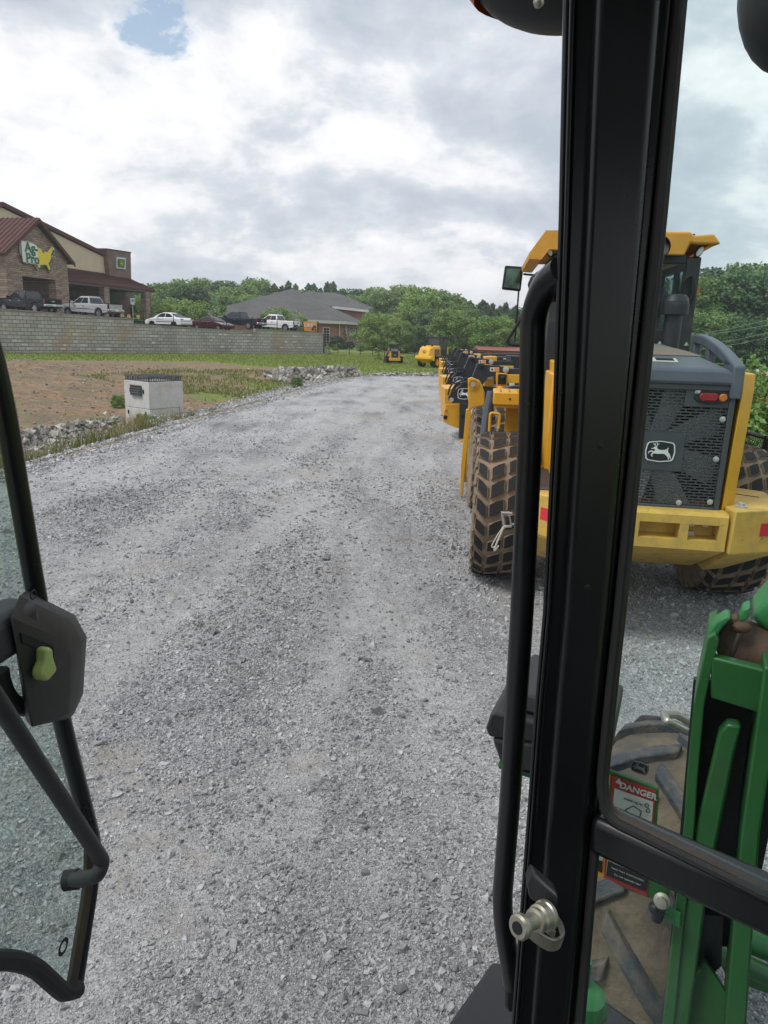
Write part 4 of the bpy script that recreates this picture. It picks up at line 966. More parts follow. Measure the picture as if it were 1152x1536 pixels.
def crown(seed, h, r, nclump, nleaf, leaf, base=.25, shape='round'):
    g_ = np.random.default_rng(seed); C = []; Rr = []
    for k in range(nclump):
        for _ in range(30):
            f = g_.random(); a = g_.random() * 6.283
            if shape == 'round': rad = math.sin(math.pi * min(1, .16 + f * .70)) ** .7
            elif shape == 'cone': rad = (1 - f) ** .8 + .06
            elif shape == 'pine': rad = (1 - f * .97) ** .55 * .95
            else: rad = math.sin(math.pi * min(1, .25 + f * .72)) ** .4
            q = math.sqrt(g_.uniform(.15, 1)) * rad * r * g_.uniform(.8, 1.12)
            if g_.random() < .9: break
        C.append((q * math.cos(a), q * math.sin(a), h * (base + (1 - base) * f * (.90 if shape == 'round' else .93)))); Rr.append(r * g_.uniform(.15, .28) * (1 if shape != 'cone' else .6))
    C = np.array(C); Rr = np.array(Rr); k = g_.integers(0, nclump, nleaf)
    d_ = g_.normal(size=(nleaf, 3)); d_ /= np.linalg.norm(d_, axis=1)[:, None]; d_[:, 2] = d_[:, 2] * .75 + .12
    P = C[k] + d_ * (Rr[k] * np.sqrt(g_.uniform(.25, 1.15, nleaf)))[:, None]
    if shape in ('round', 'pine'):
        q_ = g_.random(nleaf) < .16; m_ = int(q_.sum()); f_ = g_.random(m_); a_ = g_.random(m_) * 6.283
        rd = (np.sin(math.pi * np.clip(.16 + f_ * .72, 0, 1)) ** .75 if shape == 'round' else (1 - f_) ** .6) * r * np.sqrt(g_.uniform(.2, 1.0, m_))
        P[q_] = np.stack([rd * np.cos(a_), rd * np.sin(a_), h * (base + (1 - base) * f_ * .99)], 1)
    P[:, 2] = np.clip(P[:, 2], h * base * .7, None)
    nrm = d_ * .8 + g_.normal(size=(nleaf, 3)) * .55 + np.array([0, 0, .4]); nrm /= np.linalg.norm(nrm, axis=1)[:, None]
    t1 = np.cross(nrm, g_.normal(size=(nleaf, 3))); t1 /= np.linalg.norm(t1, axis=1)[:, None]; t2 = np.cross(nrm, t1)
    s_ = leaf * g_.uniform(.6, 1.35, nleaf)[:, None]
    V = np.stack([P + t1 * s_ * .6, P + t2 * s_ * .42, P - t1 * s_ * .6, P - t2 * s_ * .42], 1)
    val = np.clip(g_.normal(.48, .19, nclump)[k] + g_.normal(0, .14, nleaf), 0, 1)
    return V.reshape(-1, 3), np.arange(nleaf * 4).reshape(-1, 4), np.repeat(val, 4), C
def trunk_mb(h, r, C, n=7, seed=0):
    g_ = random.Random(seed); mb = MB()
    path = [(0, 0, -.3), (g_.uniform(-.1, .1), g_.uniform(-.1, .1), h * .3), (g_.uniform(-.2, .2), g_.uniform(-.2, .2), h * .62), (g_.uniform(-.2, .2), 0, h * .9)]
    mb.tube(path, r, 8, rs=[r * 1.25, r * .85, r * .5, r * .12])
    for i in range(min(n, len(C))):
        c = Vector(C[i * max(1, len(C) // n) % len(C)]); s_ = Vector((0, 0, min(c.z * .7, h * .75))); mb.tube([s_, s_.lerp(c, .55) + Vector((0, 0, .1)), c], .1, 5, rs=[r * .38, r * .22, r * .06])
    return mb
PROTO = {}
def proto(key, seed, h, r, nc, nl, leaf, m_, base=.25, shape='round', tr=None):
    V, F, val, C = crown(seed, h, r, nc, nl, leaf, base, shape)
    me = npmesh('crown', V, F, LM[m_], attrs={'rnd': val}); tm = trunk_mb(h, tr or h * .022, C, seed=seed).build('trunk', BARK)
    PROTO[key] = (me.data, tm.data, h, r); bpy.data.objects.remove(me); bpy.data.objects.remove(tm)
proto('oak_a', 1, 14, 5.2, 95, 13000, .42, 'mid', .16)
proto('oak_b', 2, 15, 5.0, 105, 13000, .42, 'dark', .16)
proto('oak_c', 3, 13, 5.4, 90, 13000, .42, 'light', .18)
proto('oak_d', 4, 16, 4.4, 90, 13000, .42, 'mid', .2)
proto('pine_a', 5, 17, 2.7, 120, 10000, .36, 'pine', .25, 'pine')
proto('pine_b', 6, 15, 2.6, 110, 9000, .36, 'dark', .2, 'pine')
proto('maple_a', 7, 7.0, 3.3, 60, 15000, .22, 'mid', .10)
proto('maple_b', 8, 6.2, 3.0, 54, 13000, .22, 'dark', .10)
proto('maple_c', 9, 6.6, 3.6, 54, 14000, .22, 'light', .08)
proto('myrtle', 10, 4.2, 1.9, 34, 6000, .17, 'light', .12)
proto('column', 11, 2.6, .62, 26, 4500, .12, 'light', .04, 'col')
proto('cypress', 12, 6.2, .65, 26, 5000, .16, 'hedge', .02, 'cone')
proto('shrub', 13, 2.6, 1.5, 30, 6000, .14, 'hedge', .03)
proto('turning', 14, 3.4, 1.7, 46, 12000, .11, 'turn', .05)
proto('turning_b', 15, 2.6, 1.5, 40, 9000, .10, 'light', .03)
PAL = {}
def tree(key, x, y, z=0, sc=1.0, label='', group=None, name='tree', cat='tree', matk=None, rz=None, sx=1.0):
    cm, tm, h, r_ = PROTO[key]
    if matk:
        kk = (key, matk)
        if kk not in PAL: c2 = cm.copy(); c2.materials.clear(); c2.materials.append(LM[matk]); PAL[kk] = c2
        cm = PAL[kk]
    o = empty(name, (x, y, z), random.uniform(0, 6.28) if rz is None else rz, label, cat, group); o.scale = (sc * sx, sc * sx, sc)
    for nm, me in (('crown', cm), ('trunk', tm)):
        c = bpy.data.objects.new(nm, me); COL.objects.link(c); c.parent = o
    return o
def xat(px, Y): return at(px, 520, Y).x
def zat(py, px, Y): return at(px, py, Y).z
GW = 'trees of the wood behind the buildings'; LW = 'leafy tree in the unbroken belt of woodland behind the buildings'
rt = random.Random(5)
# skyline: photo pixel -> top of wood
sky_px = [(-140, 425), (150, 425), (215, 420), (240, 428), (290, 417), (340, 425), (375, 418), (420, 424), (450, 425), (500, 424), (535, 440), (560, 432), (600, 427), (650, 433), (700, 447), (740, 452), (775, 462), (800, 455), (830, 440), (1000, 415), (1050, 400), (1110, 395), (1160, 392), (1300, 390), (1500, 400)]
def skyl(px): return float(np.interp(px, [a for a, _ in sky_px], [b_ for _, b_ in sky_px]))
for row, (Yb, dy, step) in enumerate(((150, 10, 22), (128, 6, 27))):
    px = -150.0 + row * 11
    while px < 1480:
        Y = Yb + rt.uniform(-dy, dy)
        if px > 980: Y -= 34
        if 290 < px < 610: Y = (176 if row == 0 else 168) + rt.uniform(-4, 4)
        pine = 650 < px < 800 or (390 < px < 520 and row == 0)
        key = rt.choice(['pine_a', 'pine_b']) if pine and rt.random() < .8 else rt.choice(['oak_a', 'oak_b', 'oak_c', 'oak_d', 'oak_a'])
        if px > 980: key = rt.choice(['oak_b', 'oak_a', 'oak_b', 'oak_d'])
        x = xat(px, Y); topz_ = zat(skyl(px) + rt.uniform(-4, 9) + row * 9, px, Y); sc = max(.45, topz_ * 1.03 / PROTO[key][2])
        tree(key, x, Y, -.3, sc, LW if not (key.startswith('pine')) else 'slim dark pine in the belt of woodland behind the buildings', GW, 'pine_tree' if key.startswith('pine') else 'tree', matk=None if key.startswith('pine') else rt.choice([None, None, 'light', 'dark', 'mid', 'dark']), sx=1.0 if sc > .8 else 1.15)
        px += step * rt.uniform(.75, 1.25) * (1.25 if px > 980 else 1) * (.42 if pine else 1)
# low fill in front of the wood, behind the office and beside it
for px, Y, ty in ((185, 112, 455), (150, 108, 452), (215, 108, 440), (250, 112, 446), (285, 105, 452), (312, 162, 446), (345, 162, 440), (378, 162, 440), (1010, 84, 470), (1050, 80, 462), (1095, 84, 470), (1135, 82, 475), (1180, 80, 468), (1230, 80, 460), (1290, 80, 460)):
    k_ = rt.choice(['oak_a', 'oak_c']) if px < 500 else rt.choice(['oak_b', 'oak_a'])
    tz = zat(ty, px, Y); tree(k_, xat(px, Y), Y, -.3, tz / PROTO[k_][2], LW, GW, sx=1.25)
# crape myrtles behind the cars
GM = 'light green trees behind the parked cars'
for i, (px, ty, Y) in enumerate(((222, 446, 96), (243, 452, 94), (268, 446, 98), (296, 450, 96), (322, 456, 96), (415, 461, 92), (438, 466, 96))):
    tz = zat(ty, px, Y); tree('myrtle', xat(px, Y), Y, 1.0, (tz - 1.0) / 4.2, 'light green loose tree rising behind the cars of the upper lot', GM, sx=1.2)
# separate nearer trees in the middle
for px, ty, Y, k_, mk, lab in (
    (568, 470, 104, 'maple_c', 'mid', 'broad green tree between the office and the tracked skid loader'),
    (598, 480, 96, 'maple_a', None, 'rounded green tree directly behind the tracked skid loader'),
    (640, 462, 112, 'maple_b', 'turn', 'tree with a brownish red tinge between two green ones'),
    (676, 463, 92, 'maple_a', 'mid', 'largest rounded green tree behind the yellow compact loader'),
    (622, 488, 104, 'maple_b', None, 'dark low tree in the gap behind both far machines'),
    (740, 474, 88, 'maple_c', 'mid', 'green tree rising over the row of front loaders'),
    (712, 490, 100, 'maple_b', 'mid', 'lower tree left of the one over the loader row'),
    (790, 480, 92, 'maple_a', None, 'green tree beside the mirror of the near loader'),
    (845, 470, 90, 'maple_c', 'mid', 'green tree hidden partly behind the near loader cab'),
    (585, 505, 110, 'maple_b', None, 'small dark tree beyond the road between office and skid loader')):
    tz = zat(ty, px, Y); tree(k_, xat(px, Y), Y, -.2, (tz + .2) / PROTO[k_][2], lab, None, sx=1.15)
tree('column', xat(493, 80), 80, -.1, (zat(513, 493, 80)) / 2.6, 'slim bright green bush at the right end of the block wall', None, 'bush', 'bush', sx=1.0)
tree('column', xat(567, 69), 69, 0, zat(519, 567, 69) / 2.6 , 'bright green bush touching the left track of the skid loader', None, 'bush', 'bush', sx=1.5)
tree('cypress', xat(517, 112), 112, -.2, (zat(487, 517, 112) + .2) / 6.2, 'tall narrow dark cypress against the office corner', None, 'cypress_tree', 'tree', sx=1.1)
for px, ty, Y, lab in ((504, 503, 110, 'dome shaped dark evergreen left of the narrow cypress'), (524, 511, 109, 'dark evergreen shrub right of the narrow cypress'), (513, 516, 106, 'low dark evergreen in front of the narrow cypress')):
    tz = zat(ty, px, Y); tree('shrub', xat(px, Y), Y, -.1, tz / 2.6, lab, None, 'shrub', 'shrub', sx=1.1)
tree('myrtle', xat(503, 98), 98, -.1, zat(516, 503, 98) / 4.2, 'yellowish small tree in front of the office evergreens', None, sx=.9)
tree('maple_c', xat(541, 98), 98, -.1, zat(514, 541, 98) / 6.6, 'yellow green young tree beside the road end', None, sx=.8)
# bushes right of the near loader, behind the chain link fence
for px, Y, ty, k_, mk, lab in ((1128, 14.5, 545, 'turning', None, 'bush with orange and yellow leaves behind the chain link fence'), (1175, 12.5, 525, 'turning', 'light', 'yellow green bush at the right edge behind the fence'), (1112, 12.2, 640, 'turning_b', None, 'low green bush pressed against the chain link fence'), (1150, 11, 640, 'turning_b', 'mid', 'leafy green shrub behind the fence post'), (1085, 22, 560, 'turning', 'mid', 'green shrub farther back along the fence'), (1240, 13, 560, 'turning', 'turn', 'rusty orange shrub out past the fence')):
    tz = zat(ty, px, Y); tree(k_, xat(px, Y), Y, -.1, tz / PROTO[k_][2], lab, None, 'bush', 'bush', mk, sx=1.0)

# small weeds that stand alone in the ditch and on the bank
for px, py, z, s_, lab in ((217, 642, -.35, .22, 'leafy weed at the foot of the concrete box'), (446, 585, -.2, .22, 'single green weed on the lot edge'), (176, 588, 0, .2, 'small weed on the bare bank above the box')):
    p = gz(px, py, z); zz = float(terrain_h(np.array([p.x]), np.array([p.y]))[0]); tree('turning_b', p.x, p.y, zz, s_, lab, None, 'weed', 'weed', 'mid')

# ------------------------------------------------------------------ far road, low fence, power lines
mb = MB(); mb.slab([(-5.5, 92, .03), (12, 88, .03), (40, 92, .03), (40, 98, .03), (12, 95, .03), (-12, 101, .03)], .03, (0, 0, 1)); tag(mb.build('far_road', mat('pale_asphalt', (.16, .16, .165), .9)), kind='structure')
mb = MB(); mb.slab([(-12, 101.2, .05), (12, 95.2, .05), (12, 96.0, .05), (-12, 102.1, .05)], .12, (0, 0, 1)); tag(mb.build('far_kerb', mat('pale_concrete', (.42, .40, .36), .9)), kind='structure')
lf = empty('low_fence', (0, 82, 0), 0, 'low dark wire fence on posts across the far grass', 'fence')
xs_ = [xat(px, 82) for px in (489, 507, 524, 541, 559, 577, 600, 622, 645, 668, 700, 740)]
for x in xs_: MB().box((x, 0, .5), (.07, .07, 1.1)).build('post', M['blackm'], lf)
mb = MB()
for z in (.3, .62, .98): mb.tube([(xs_[0], 0, z), (xs_[-1], 0, z)], .018, 4)
mb.build('wires', M['blackm'], lf)
WIRE = mat('cable', (.30, .32, .33), .5)
for (a, b_) in (((1040, 502), (1160, 478)), ((1040, 503.5), (1160, 486)), ((1060, 516), (1160, 497)), ((1075, 520), (1160, 504))):
    p, q = at(a[0], a[1], 62), at(b_[0], b_[1], 50); d_ = q - p
    p2, q2 = p - d_ * 1.5, q + d_ * 2.0; mid_ = p.lerp(q, .5) - Vector((0, 0, .12))
    tag(MB().tube([p2, p, mid_, q, q2], .014, 5).build('power_line', WIRE), 'thin grey overhead cable crossing in front of the right hand trees', 'cable', 'overhead cables right of the near loader')
# tree-line ground beyond and distant building roofline hints
rb = empty('far_red_roof', at(738, 537, 84), 0, 'low reddish roofed shed glimpsed over the loader booms', 'shed')
rb.location.z = 0; rb.scale = (1, 1, .5)
MB().box((3, 1.5, 1.1), (9, 4, 2.3)).build('wall', RB, rb)
MB().prism([(-1.2, 2.2), (1.5, 3.0), (4.2, 2.2)], 'x', -1.8, 7.8).build('roof', mat('red_roof', (.30, .11, .08), .7), rb)

# scaled2
# desat
# x15
# lt
# ------------------------------------------------------------------ near wheel loader (local: x right, y forward, z up, origin under the rear axle)
LO = Vector((2.45, 7.5, 0)); LA = R(-7.5)
nl = empty('wheel_loader', LO, LA, 'large yellow wheel loader with dark slotted radiator grille and muddy tyres, nearest machine', 'wheel loader')
LM_ = Matrix.Translation(LO) @ Matrix.Rotation(LA, 4, 'Z'); LI = LM_.inverted(); LRt = Matrix.Rotation(LA, 3, 'Z')
def NL(px, py, y): return LI @ on(px, py, LM_ @ Vector((0, y, 0)), LRt @ Vector((0, 1, 0)))
def NX(px, py, x): return LI @ on(px, py, LM_ @ Vector((x, 0, 0)), LRt @ Vector((1, 0, 0)))
def big_tyre(root, c, Rr=.80, W=.60, rows=25, ang0=0.0, flip=1, steer=0, face=None):
    mx = Matrix.Translation(c) @ Matrix.Rotation(steer, 4, 'Z')
    mb = MB(); mb.M = mx; h = W / 2
    prof = [(.40 * Rr, -h * .62), (.55 * Rr, -h * .92), (.78 * Rr, -h * 1.04), (.90 * Rr, -h * 1.0), (.935 * Rr, -h * .86), (.955 * Rr, -h * .5), (.96 * Rr, 0), (.955 * Rr, h * .5), (.935 * Rr, h * .86), (.90 * Rr, h * 1.0), (.78 * Rr, h * 1.04), (.55 * Rr, h * .92), (.40 * Rr, h * .62)]
    mb.lathe(prof, 56, (0, 0, 0), 'x', closed=True); wh = mb.build('wheel', M['mud'], root)
    lug, top_ = MB(), MB(); lug.M = mx; top_.M = mx
    pitch = 2 * math.pi * Rr / rows
    segs = [(-.97, -.55, .36, -.02), (-.52, .02, -.02, .32), (.06, .50, .36, .64), (.54, .97, .66, 1.02)]
    def pt(u, s_, r): 
        rr = r - .045 * Rr * abs(u) ** 4; a = s_ / Rr
        return (u * h * .99, rr * math.cos(a), rr * math.sin(a))
    for k in range(rows):
        for j, (u0, u1, p0, p1) in enumerate(segs):
            p0, p1 = -p0, -p1
            s0 = ang0 + (k + p0 + random.uniform(-.05, .05)) * pitch; s1 = ang0 + (k + p1 + random.uniform(-.05, .05)) * pitch; t_ = pitch * .335 * random.uniform(.9, 1.05)
            jg = (random.uniform(-.02, .03), random.uniform(-.03, .02))
            def quad_(g, r): 
                U0, U1 = u0 + g + jg[0], u1 - g + jg[1]; T = t_ - g * .09
                return [pt(U0, s0 - T, r), pt((U0 + U1) / 2, (s0 + s1) / 2 - T * 1.1, r), pt(U1, s1 - T * .9, r), pt(U1, s1 + T, r), pt((U0 + U1) / 2, (s0 + s1) / 2 + T * 1.1, r), pt(U0, s0 + T * .9, r)]
            hj = random.uniform(.992, 1.0)
            lug.loft([quad_(0, Rr * .945), quad_(.03, Rr * .998)]); top_.loft([quad_(.045, Rr * .99), quad_(.05, Rr * 1.003)])
        # side wall lugs
        for sgn in (-1, 1):
            s0 = ang0 + (k + .42) * pitch; x = sgn * h
            lug.loft([[(x * 1.0, .80 * Rr * math.cos(s0 / Rr + d_), .80 * Rr * math.sin(s0 / Rr + d_)) for d_ in (-.045, .045)] + [(x * 1.06, .80 * Rr * math.cos(s0 / Rr + d_), .80 * Rr * math.sin(s0 / Rr + d_)) for d_ in (.045, -.045)],
                      [(x * .96, .955 * Rr * math.cos(s0 / Rr + d_), .955 * Rr * math.sin(s0 / Rr + d_)) for d_ in (-.075, .055)] + [(x * 1.02, .955 * Rr * math.cos(s0 / Rr + d_), .955 * Rr * math.sin(s0 / Rr + d_)) for d_ in (.055, -.075)]])
    lug.build('tread_blocks', M['mud'], wh, smooth=20); top_.build('tread_faces', face or M['tyre'], wh, smooth=20)
    mb = MB(); mb.M = mx
    sg = -1 if c[0] < 0 else 1
    mb.lathe([(.02, sg * h * .35), (Rr * .22, sg * h * .35), (Rr * .25, sg * h * .15), (Rr * .36, sg * h * .25), (Rr * .42, sg * h * .66), (Rr * .47, sg * h * .70), (Rr * .47, -sg * h * .6), (.02, -sg * h * .6)], 36, (0, 0, 0), 'x'); mb.build('rim', M['yellow2'], wh)
    return wh
TX = 1.16
big_tyre(nl, (-TX, 0, .80)); big_tyre(nl, (TX, 0, .80), ang0=.08)
FS = R(3.5)
FX = -.10
big_tyre(nl, (-TX + FX, 3.05, .80), steer=FS); big_tyre(nl, (TX + FX, 3.2, .80), steer=FS)
# counterweight
YB = -1.86
def xz(px, py, y=YB): p = NL(px, py, y); return p.x, p.z
cwx = xz(1092, 790)[0]; zt_, zb_ = xz(1000, 768)[1], xz(1000, 822)[1]; zu = xz(1000, 843, YB + .85)[1]
prof = [(YB, zt_ - .02), (YB, zb_), (YB + .80, zu), (YB + 1.2, zu), (YB + 1.2, zt_ + .01), (YB + .03, zt_ + .01)]
mb = MB()
# front face with two recesses on each side, built from strips
def strip(x0, x1, pr=prof, m=mb): m.prism(pr, 'x', x0, x1)
pk = [(xz(950, 790)[0], xz(1020, 790)[0]), (xz(1032, 800)[0], xz(1078, 800)[0])]
za, zb2 = xz(1000, 784)[1], xz(1000, 808)[1]
xs2 = sorted([-cwx, -pk[1][1], -pk[1][0], -pk[0][1], pk[0][0] if pk[0][0] > .1 else .12, pk[0][1], pk[1][0], pk[1][1], cwx])
edges = [-cwx, -pk[1][1], -pk[1][0], -pk[0][1], -.14, -.09, pk[0][1], pk[1][0], pk[1][1], cwx]
for i in range(len(edges) - 1):
    x0, x1 = edges[i], edges[i + 1]
    if i in (1, 3, 5, 7):
        mb.prism([(YB, zt_ - .02), (YB, za), (YB + .16, za - .01), (YB + .16, zb2 + .01), (YB, zb2), (YB, zb_), (YB + .80, zu), (YB + 1.2, zu), (YB + 1.2, zt_ + .01), (YB + .03, zt_ + .01)], 'x', x0, x1)
    else: mb.prism(prof, 'x', x0, x1)
bm_ = bmesh.new()
cw = mb.build('counterweight', M['yellow2'], nl)
mb = MB()
for dx_, dz_ in ((.06, .05), (.17, .05), (.06, -.055)): mb.lathe([(.001, 0), (.034, 0), (.034, .03), (.001, .032)], 6, (pk[1][0] + dx_, YB + .13, (za + zb2) / 2 + dz_), 'y')
mb.build('counterweight_bolts', M['bolt'], cw)
# side wings of the rear platform
wx0 = cwx + .035
wp = [(wx0, YB - .02), (wx0 + .50, YB + .20), (wx0 + .54, YB + .9), (wx0 - .06, YB + 1.25), (wx0 - .02, YB + .05)]
for s_ in (-1, 1):
    P = [(s_ * (x if s_ > 0 or x < wx0 + .3 else x - .24), y) for x, y in wp]; mb = MB()
    mb.loft([[(x, y, zb_ - .02) for x, y in P], [(x, y, zt_ + .045) for x, y in P]]); 
    lower = [(s_ * (wx0 + .02), YB + .62), (s_ * (wx0 + .20), YB + .70), (s_ * (wx0 + .24), YB + .9), (s_ * wx0, YB + 1.2)]
    top_l = [P[0], P[1], P[2], P[3]]
    mb.loft([[(x, y, zu + .02) for x, y in lower], [(x, y, zb_ - .02) for x, y in top_l]])
    wg = mb.build('rear_wing', M['yellow2'], nl, bevel=.012)
    k_ = 0 if s_ > 0 else .12; a, b_ = Vector((s_ * (wx0 + .25 - k_), YB + .09, 0)), Vector((s_ * (wx0 + .48 - 2 * k_), YB + .191, 0)); d_ = (b_ - a).normalized(); nn = Vector((d_.y * s_, -d_.x * s_, 0)); nn = nn if nn.y < 0 else -nn
    zc_ = (zt_ + zb_) / 2 + .03
    MB().slab([a + Vector((0, 0, zc_ - .055)), b_ + Vector((0, 0, zc_ - .055)), b_ + Vector((0, 0, zc_ + .055)), a + Vector((0, 0, zc_ + .055))], .006, nn).build('reflector', M['redt'], wg)
    mb = MB(); mb.lathe([(.001, 0), (.05, 0), (.05, .01), (.028, .012), (.028, .035), (.001, .037)], 8, (s_ * (wx0 + .10), YB + .16, zt_ + .045)); mb.lathe([(.001, 0), (.05, 0), (.05, .01), (.028, .012), (.028, .035), (.001, .037)], 8, (s_ * (wx0 + .0), YB + .95, zt_ + .045)); mb.build('wing_bolt', M['bolt'], wg)
    MB().box((s_ * (wx0 + .22), YB + .70, zt_ + .048), (.4, .006, .004), rz=s_ * -.5).build('panel_seam', M['void'], wg)
# radiator grille door
YG = -1.70
gz1, gz0 = NL(1040, 577, YG).z, NL(1040, 766, YG).z; gxr = (NL(1100, 590, YG).x + NL(1080, 760, YG).x) / 2; gx = gxr
cxg = 0.0
mb = MB()
for x in (-gx + .02, gx - .02): mb.box((x, YG, (gz0 + gz1) / 2), (.045, .06, gz1 - gz0))
mb.box((0, YG, gz1 - .02), (2 * gx - .085, .06, .045)); mb.box((0, YG, gz0 + .02), (2 * gx - .085, .06, .045)); gd = mb.build('grille_frame', M['grille'], nl, bevel=.008)
# perforated sheet: real slots
gm, t, b, N = nodes('perforated_sheet')
tcn = N('ShaderNodeTexCoord').outputs['Object']; sp = N('ShaderNodeSeparateXYZ', {0: tcn})
v = N('ShaderNodeCombineXYZ', {0: sp.outputs[0], 1: sp.outputs[2]}).outputs[0]
br = N('ShaderNodeTexBrick', {'Vector': v, 'Scale': 1.0, 'Mortar Size': .0062, 'Mortar Smooth': 0.0, 'Brick Width': .078, 'Row Height': .0245})
b.inputs['Base Color'].default_value = (.050, .056, .060, 1); b.inputs['Roughness'].default_value = .5
t.links.new(br.outputs[1], b.inputs['Alpha'])
PERF = gm
pw, ph = gx - .05, None
mb = MB(); mb.box((0, YG - .008, (gz0 + gz1) / 2), (2 * gx - .09, .003, gz1 - gz0 - .09)); mb.build('grille_sheet', PERF, gd)
MB().box((0, YG + .42, (gz0 + gz1) / 2), (2 * gx - .1, .03, gz1 - gz0)).build('radiator_core', M['void'], nl)
mb = MB()
for x in (-gx + .015, gx - .015): mb.box((x, YG + .27, (gz0 + gz1) / 2), (.02, .45, gz1 - gz0))
for z in (gz0 + .01, gz1 - .01): mb.box((0, YG + .27, z), (2 * gx, .45, .02))
mb.build('fan_shroud', M['grille'], nl)
fc = Vector((0.0, YG + .16, (gz0 + gz1) / 2 - .03))
mb = MB(); mb.lathe([(.001, -.06), (.13, -.06), (.13, .05), (.001, .05)], 20, fc, 'y')
for k in range(8):
    a = 2 * math.pi * k / 8 + .3; mb.M = Matrix.Translation(fc) @ Matrix.Rotation(a, 4, 'Y') @ Matrix.Rotation(R(24), 4, 'X')
    mb.loft([[(.10, -.004, -.06), (.56, -.004, -.15), (.62, -.004, .12), (.10, -.004, .08)], [(.10, .006, -.06), (.56, .006, -.15), (.62, .006, .12), (.10, .006, .08)]]); mb.M = None
mb.build('fan', M['fan'], nl)
ec = NL(990, 677, YG - .02)
ecx = 0.5 * (ec.x); MB().box((ec.x, YG - .014, ec.z), (.37, .008, .315)).build('emblem_panel', M['grille'], gd)
deer_logo(gd, basis((ec.x, YG - .020, ec.z), (1, 0, 0), (0, -1, 0)), .245, .205, mat('emblem_white', (.62, .68, .64), .5), mat('emblem_black', (.012, .013, .014), .5), .003)
for px, py in ((1070, 596),):
    p = NL(px, py, YG - .03)
    for s_ in (1, -1):
        MB().box((s_ * (p.x - .03), YG - .012, p.z - .0), (.36, .01, .16)).build('lamp_panel', M['grille'], gd)
        mb = MB(); mb.loft([[(s_ * p.x + .145 * math.cos(a) * 1.0 + (.0 if abs(math.cos(a)) < 0 else 0), YG - .018 - d_, p.z + .058 * math.sin(a) * k) for a in [2 * math.pi * i / 24 for i in range(24)]] for d_, k in ((0, 1), (.014, .95))])
        tl = mb.build('tail_light', M['rubber'], gd)
        for (xo, w_, mt) in ((-.035, .15, M['red']), (.075, .068, M['amber'])):
            c_ = (s_ * (p.x + xo), YG - .03, p.z); mb = MB(); mb.loft([[(c_[0] + (w_ / 2 - .033) * (1 if math.cos(a) > 0 else -1) * (1 if xo < 0 else .6) + .033 * k_ * math.cos(a), c_[1] - d_, c_[2] + .033 * k_ * math.sin(a)) for a in [2 * math.pi * (i + .5) / 20 for i in range(20)]] for d_, k_ in ((-.01, 1), (.006, .95), (.012, .7))]); mb.build('lens', mt, tl)
mb = MB()
for px, py in ((1047, 588), (1084, 629), (1074, 689), (1065, 753), (1018, 754), (920, 754), (920, 600)):
    p = NL(px, py, YG - .02); mb.lathe([(.001, 0), (.024, 0), (.024, -.008), (.013, -.01), (.013, -.022), (.001, -.024)], 10, (p.x, YG - .014, p.z), 'y')
mb.build('grille_bolts', M['bolt'], gd)
# yellow engine side panels, flared
for s_ in (-1, 1):
    x0 = gx + .025; P = [(x0, YG - .02), (x0 + .13, YG + .10), (x0 + .17, YG + .5), (x0 + .12, .55), (x0 + .02, .55), (x0, YG + .5)]
    mb = MB(); mb.loft([[(s_ * (x * 1.0 - .00), y, gz0 - .01) for x, y in P], [(s_ * (x + .02), y + .0, gz1 - .05) for x, y in P], [(s_ * (x + .03 - .0), y + .05, gz1 + .10) for x, y in P]])
    mb.build('side_panel', M['yellow'], nl, bevel=.012)
# hood top
hz0 = gz1; hzt = NL(1000, 516, -.55).z; Yc = -.42
h0, h1 = gx + .02, gx - .02
rings = [[(-h0, YG - .05, hz0 - .0), (h0, YG - .05, hz0), (h0, YG - .05, hz0 + .085), (h0 - .12, YG - .03, hz0 + .13), (-h0 + .12, YG - .03, hz0 + .13), (-h0, YG - .05, hz0 + .085)],
         [(-h0, YG + .30, hz0), (h0, YG + .30, hz0), (h0 + .0, YG + .30, hz0 + .12), (h0 - .24, YG + .3, hz0 + .21), (-h0 + .24, YG + .3, hz0 + .21), (-h0, YG + .30, hz0 + .12)],
         [(-h1, Yc, hz0), (h1, Yc, hz0), (h1, Yc, hzt - .12), (h1 - .30, Yc, hzt), (-h1 + .30, Yc, hzt), (-h1, Yc, hzt - .12)]]
mb = MB(); mb.loft(rings); hd = mb.build('engine_hood', M['hood'], nl, bevel=.03, seg=3)
# dusty non-slip panel and latch recess following the top
def htop(x, y):
    ya, za_ = YG + .3, hz0 + .21; return za_ + (hzt - za_) * (y - ya) / (Yc - ya) if y > ya else hz0 + .13 + .08 * (y - (YG - .03)) / .33
xa_ = gx * .66
mb = MB(); mb.slab([(-xa_, YG + .34, htop(0, YG + .34) + .003), (xa_, YG + .34, htop(0, YG + .34) + .003), (xa_ - .06, YG + .75, htop(0, YG + .75) + .003), (xa_ - .2, Yc - .12, htop(0, Yc - .12) + .003), (-xa_ + .2, Yc - .12, htop(0, Yc - .12) + .003), (-xa_ + .06, YG + .75, htop(0, YG + .75) + .003)], .004, (0, 0, 1)); mb.build('non_slip_panel', M['tan'], hd)
y = YG + .16; mb = MB(); mb.box((.02, y, htop(0, y) + .004), (.20, .11, .012), rx=.24); lt = mb.build('latch_plate', mat('latch_pale', (.45, .45, .38), .5), hd, bevel=.004)
MB().box((.02, y, htop(0, y) + .011), (.14, .065, .006), rx=.24).build('latch_hole', M['void'], lt)
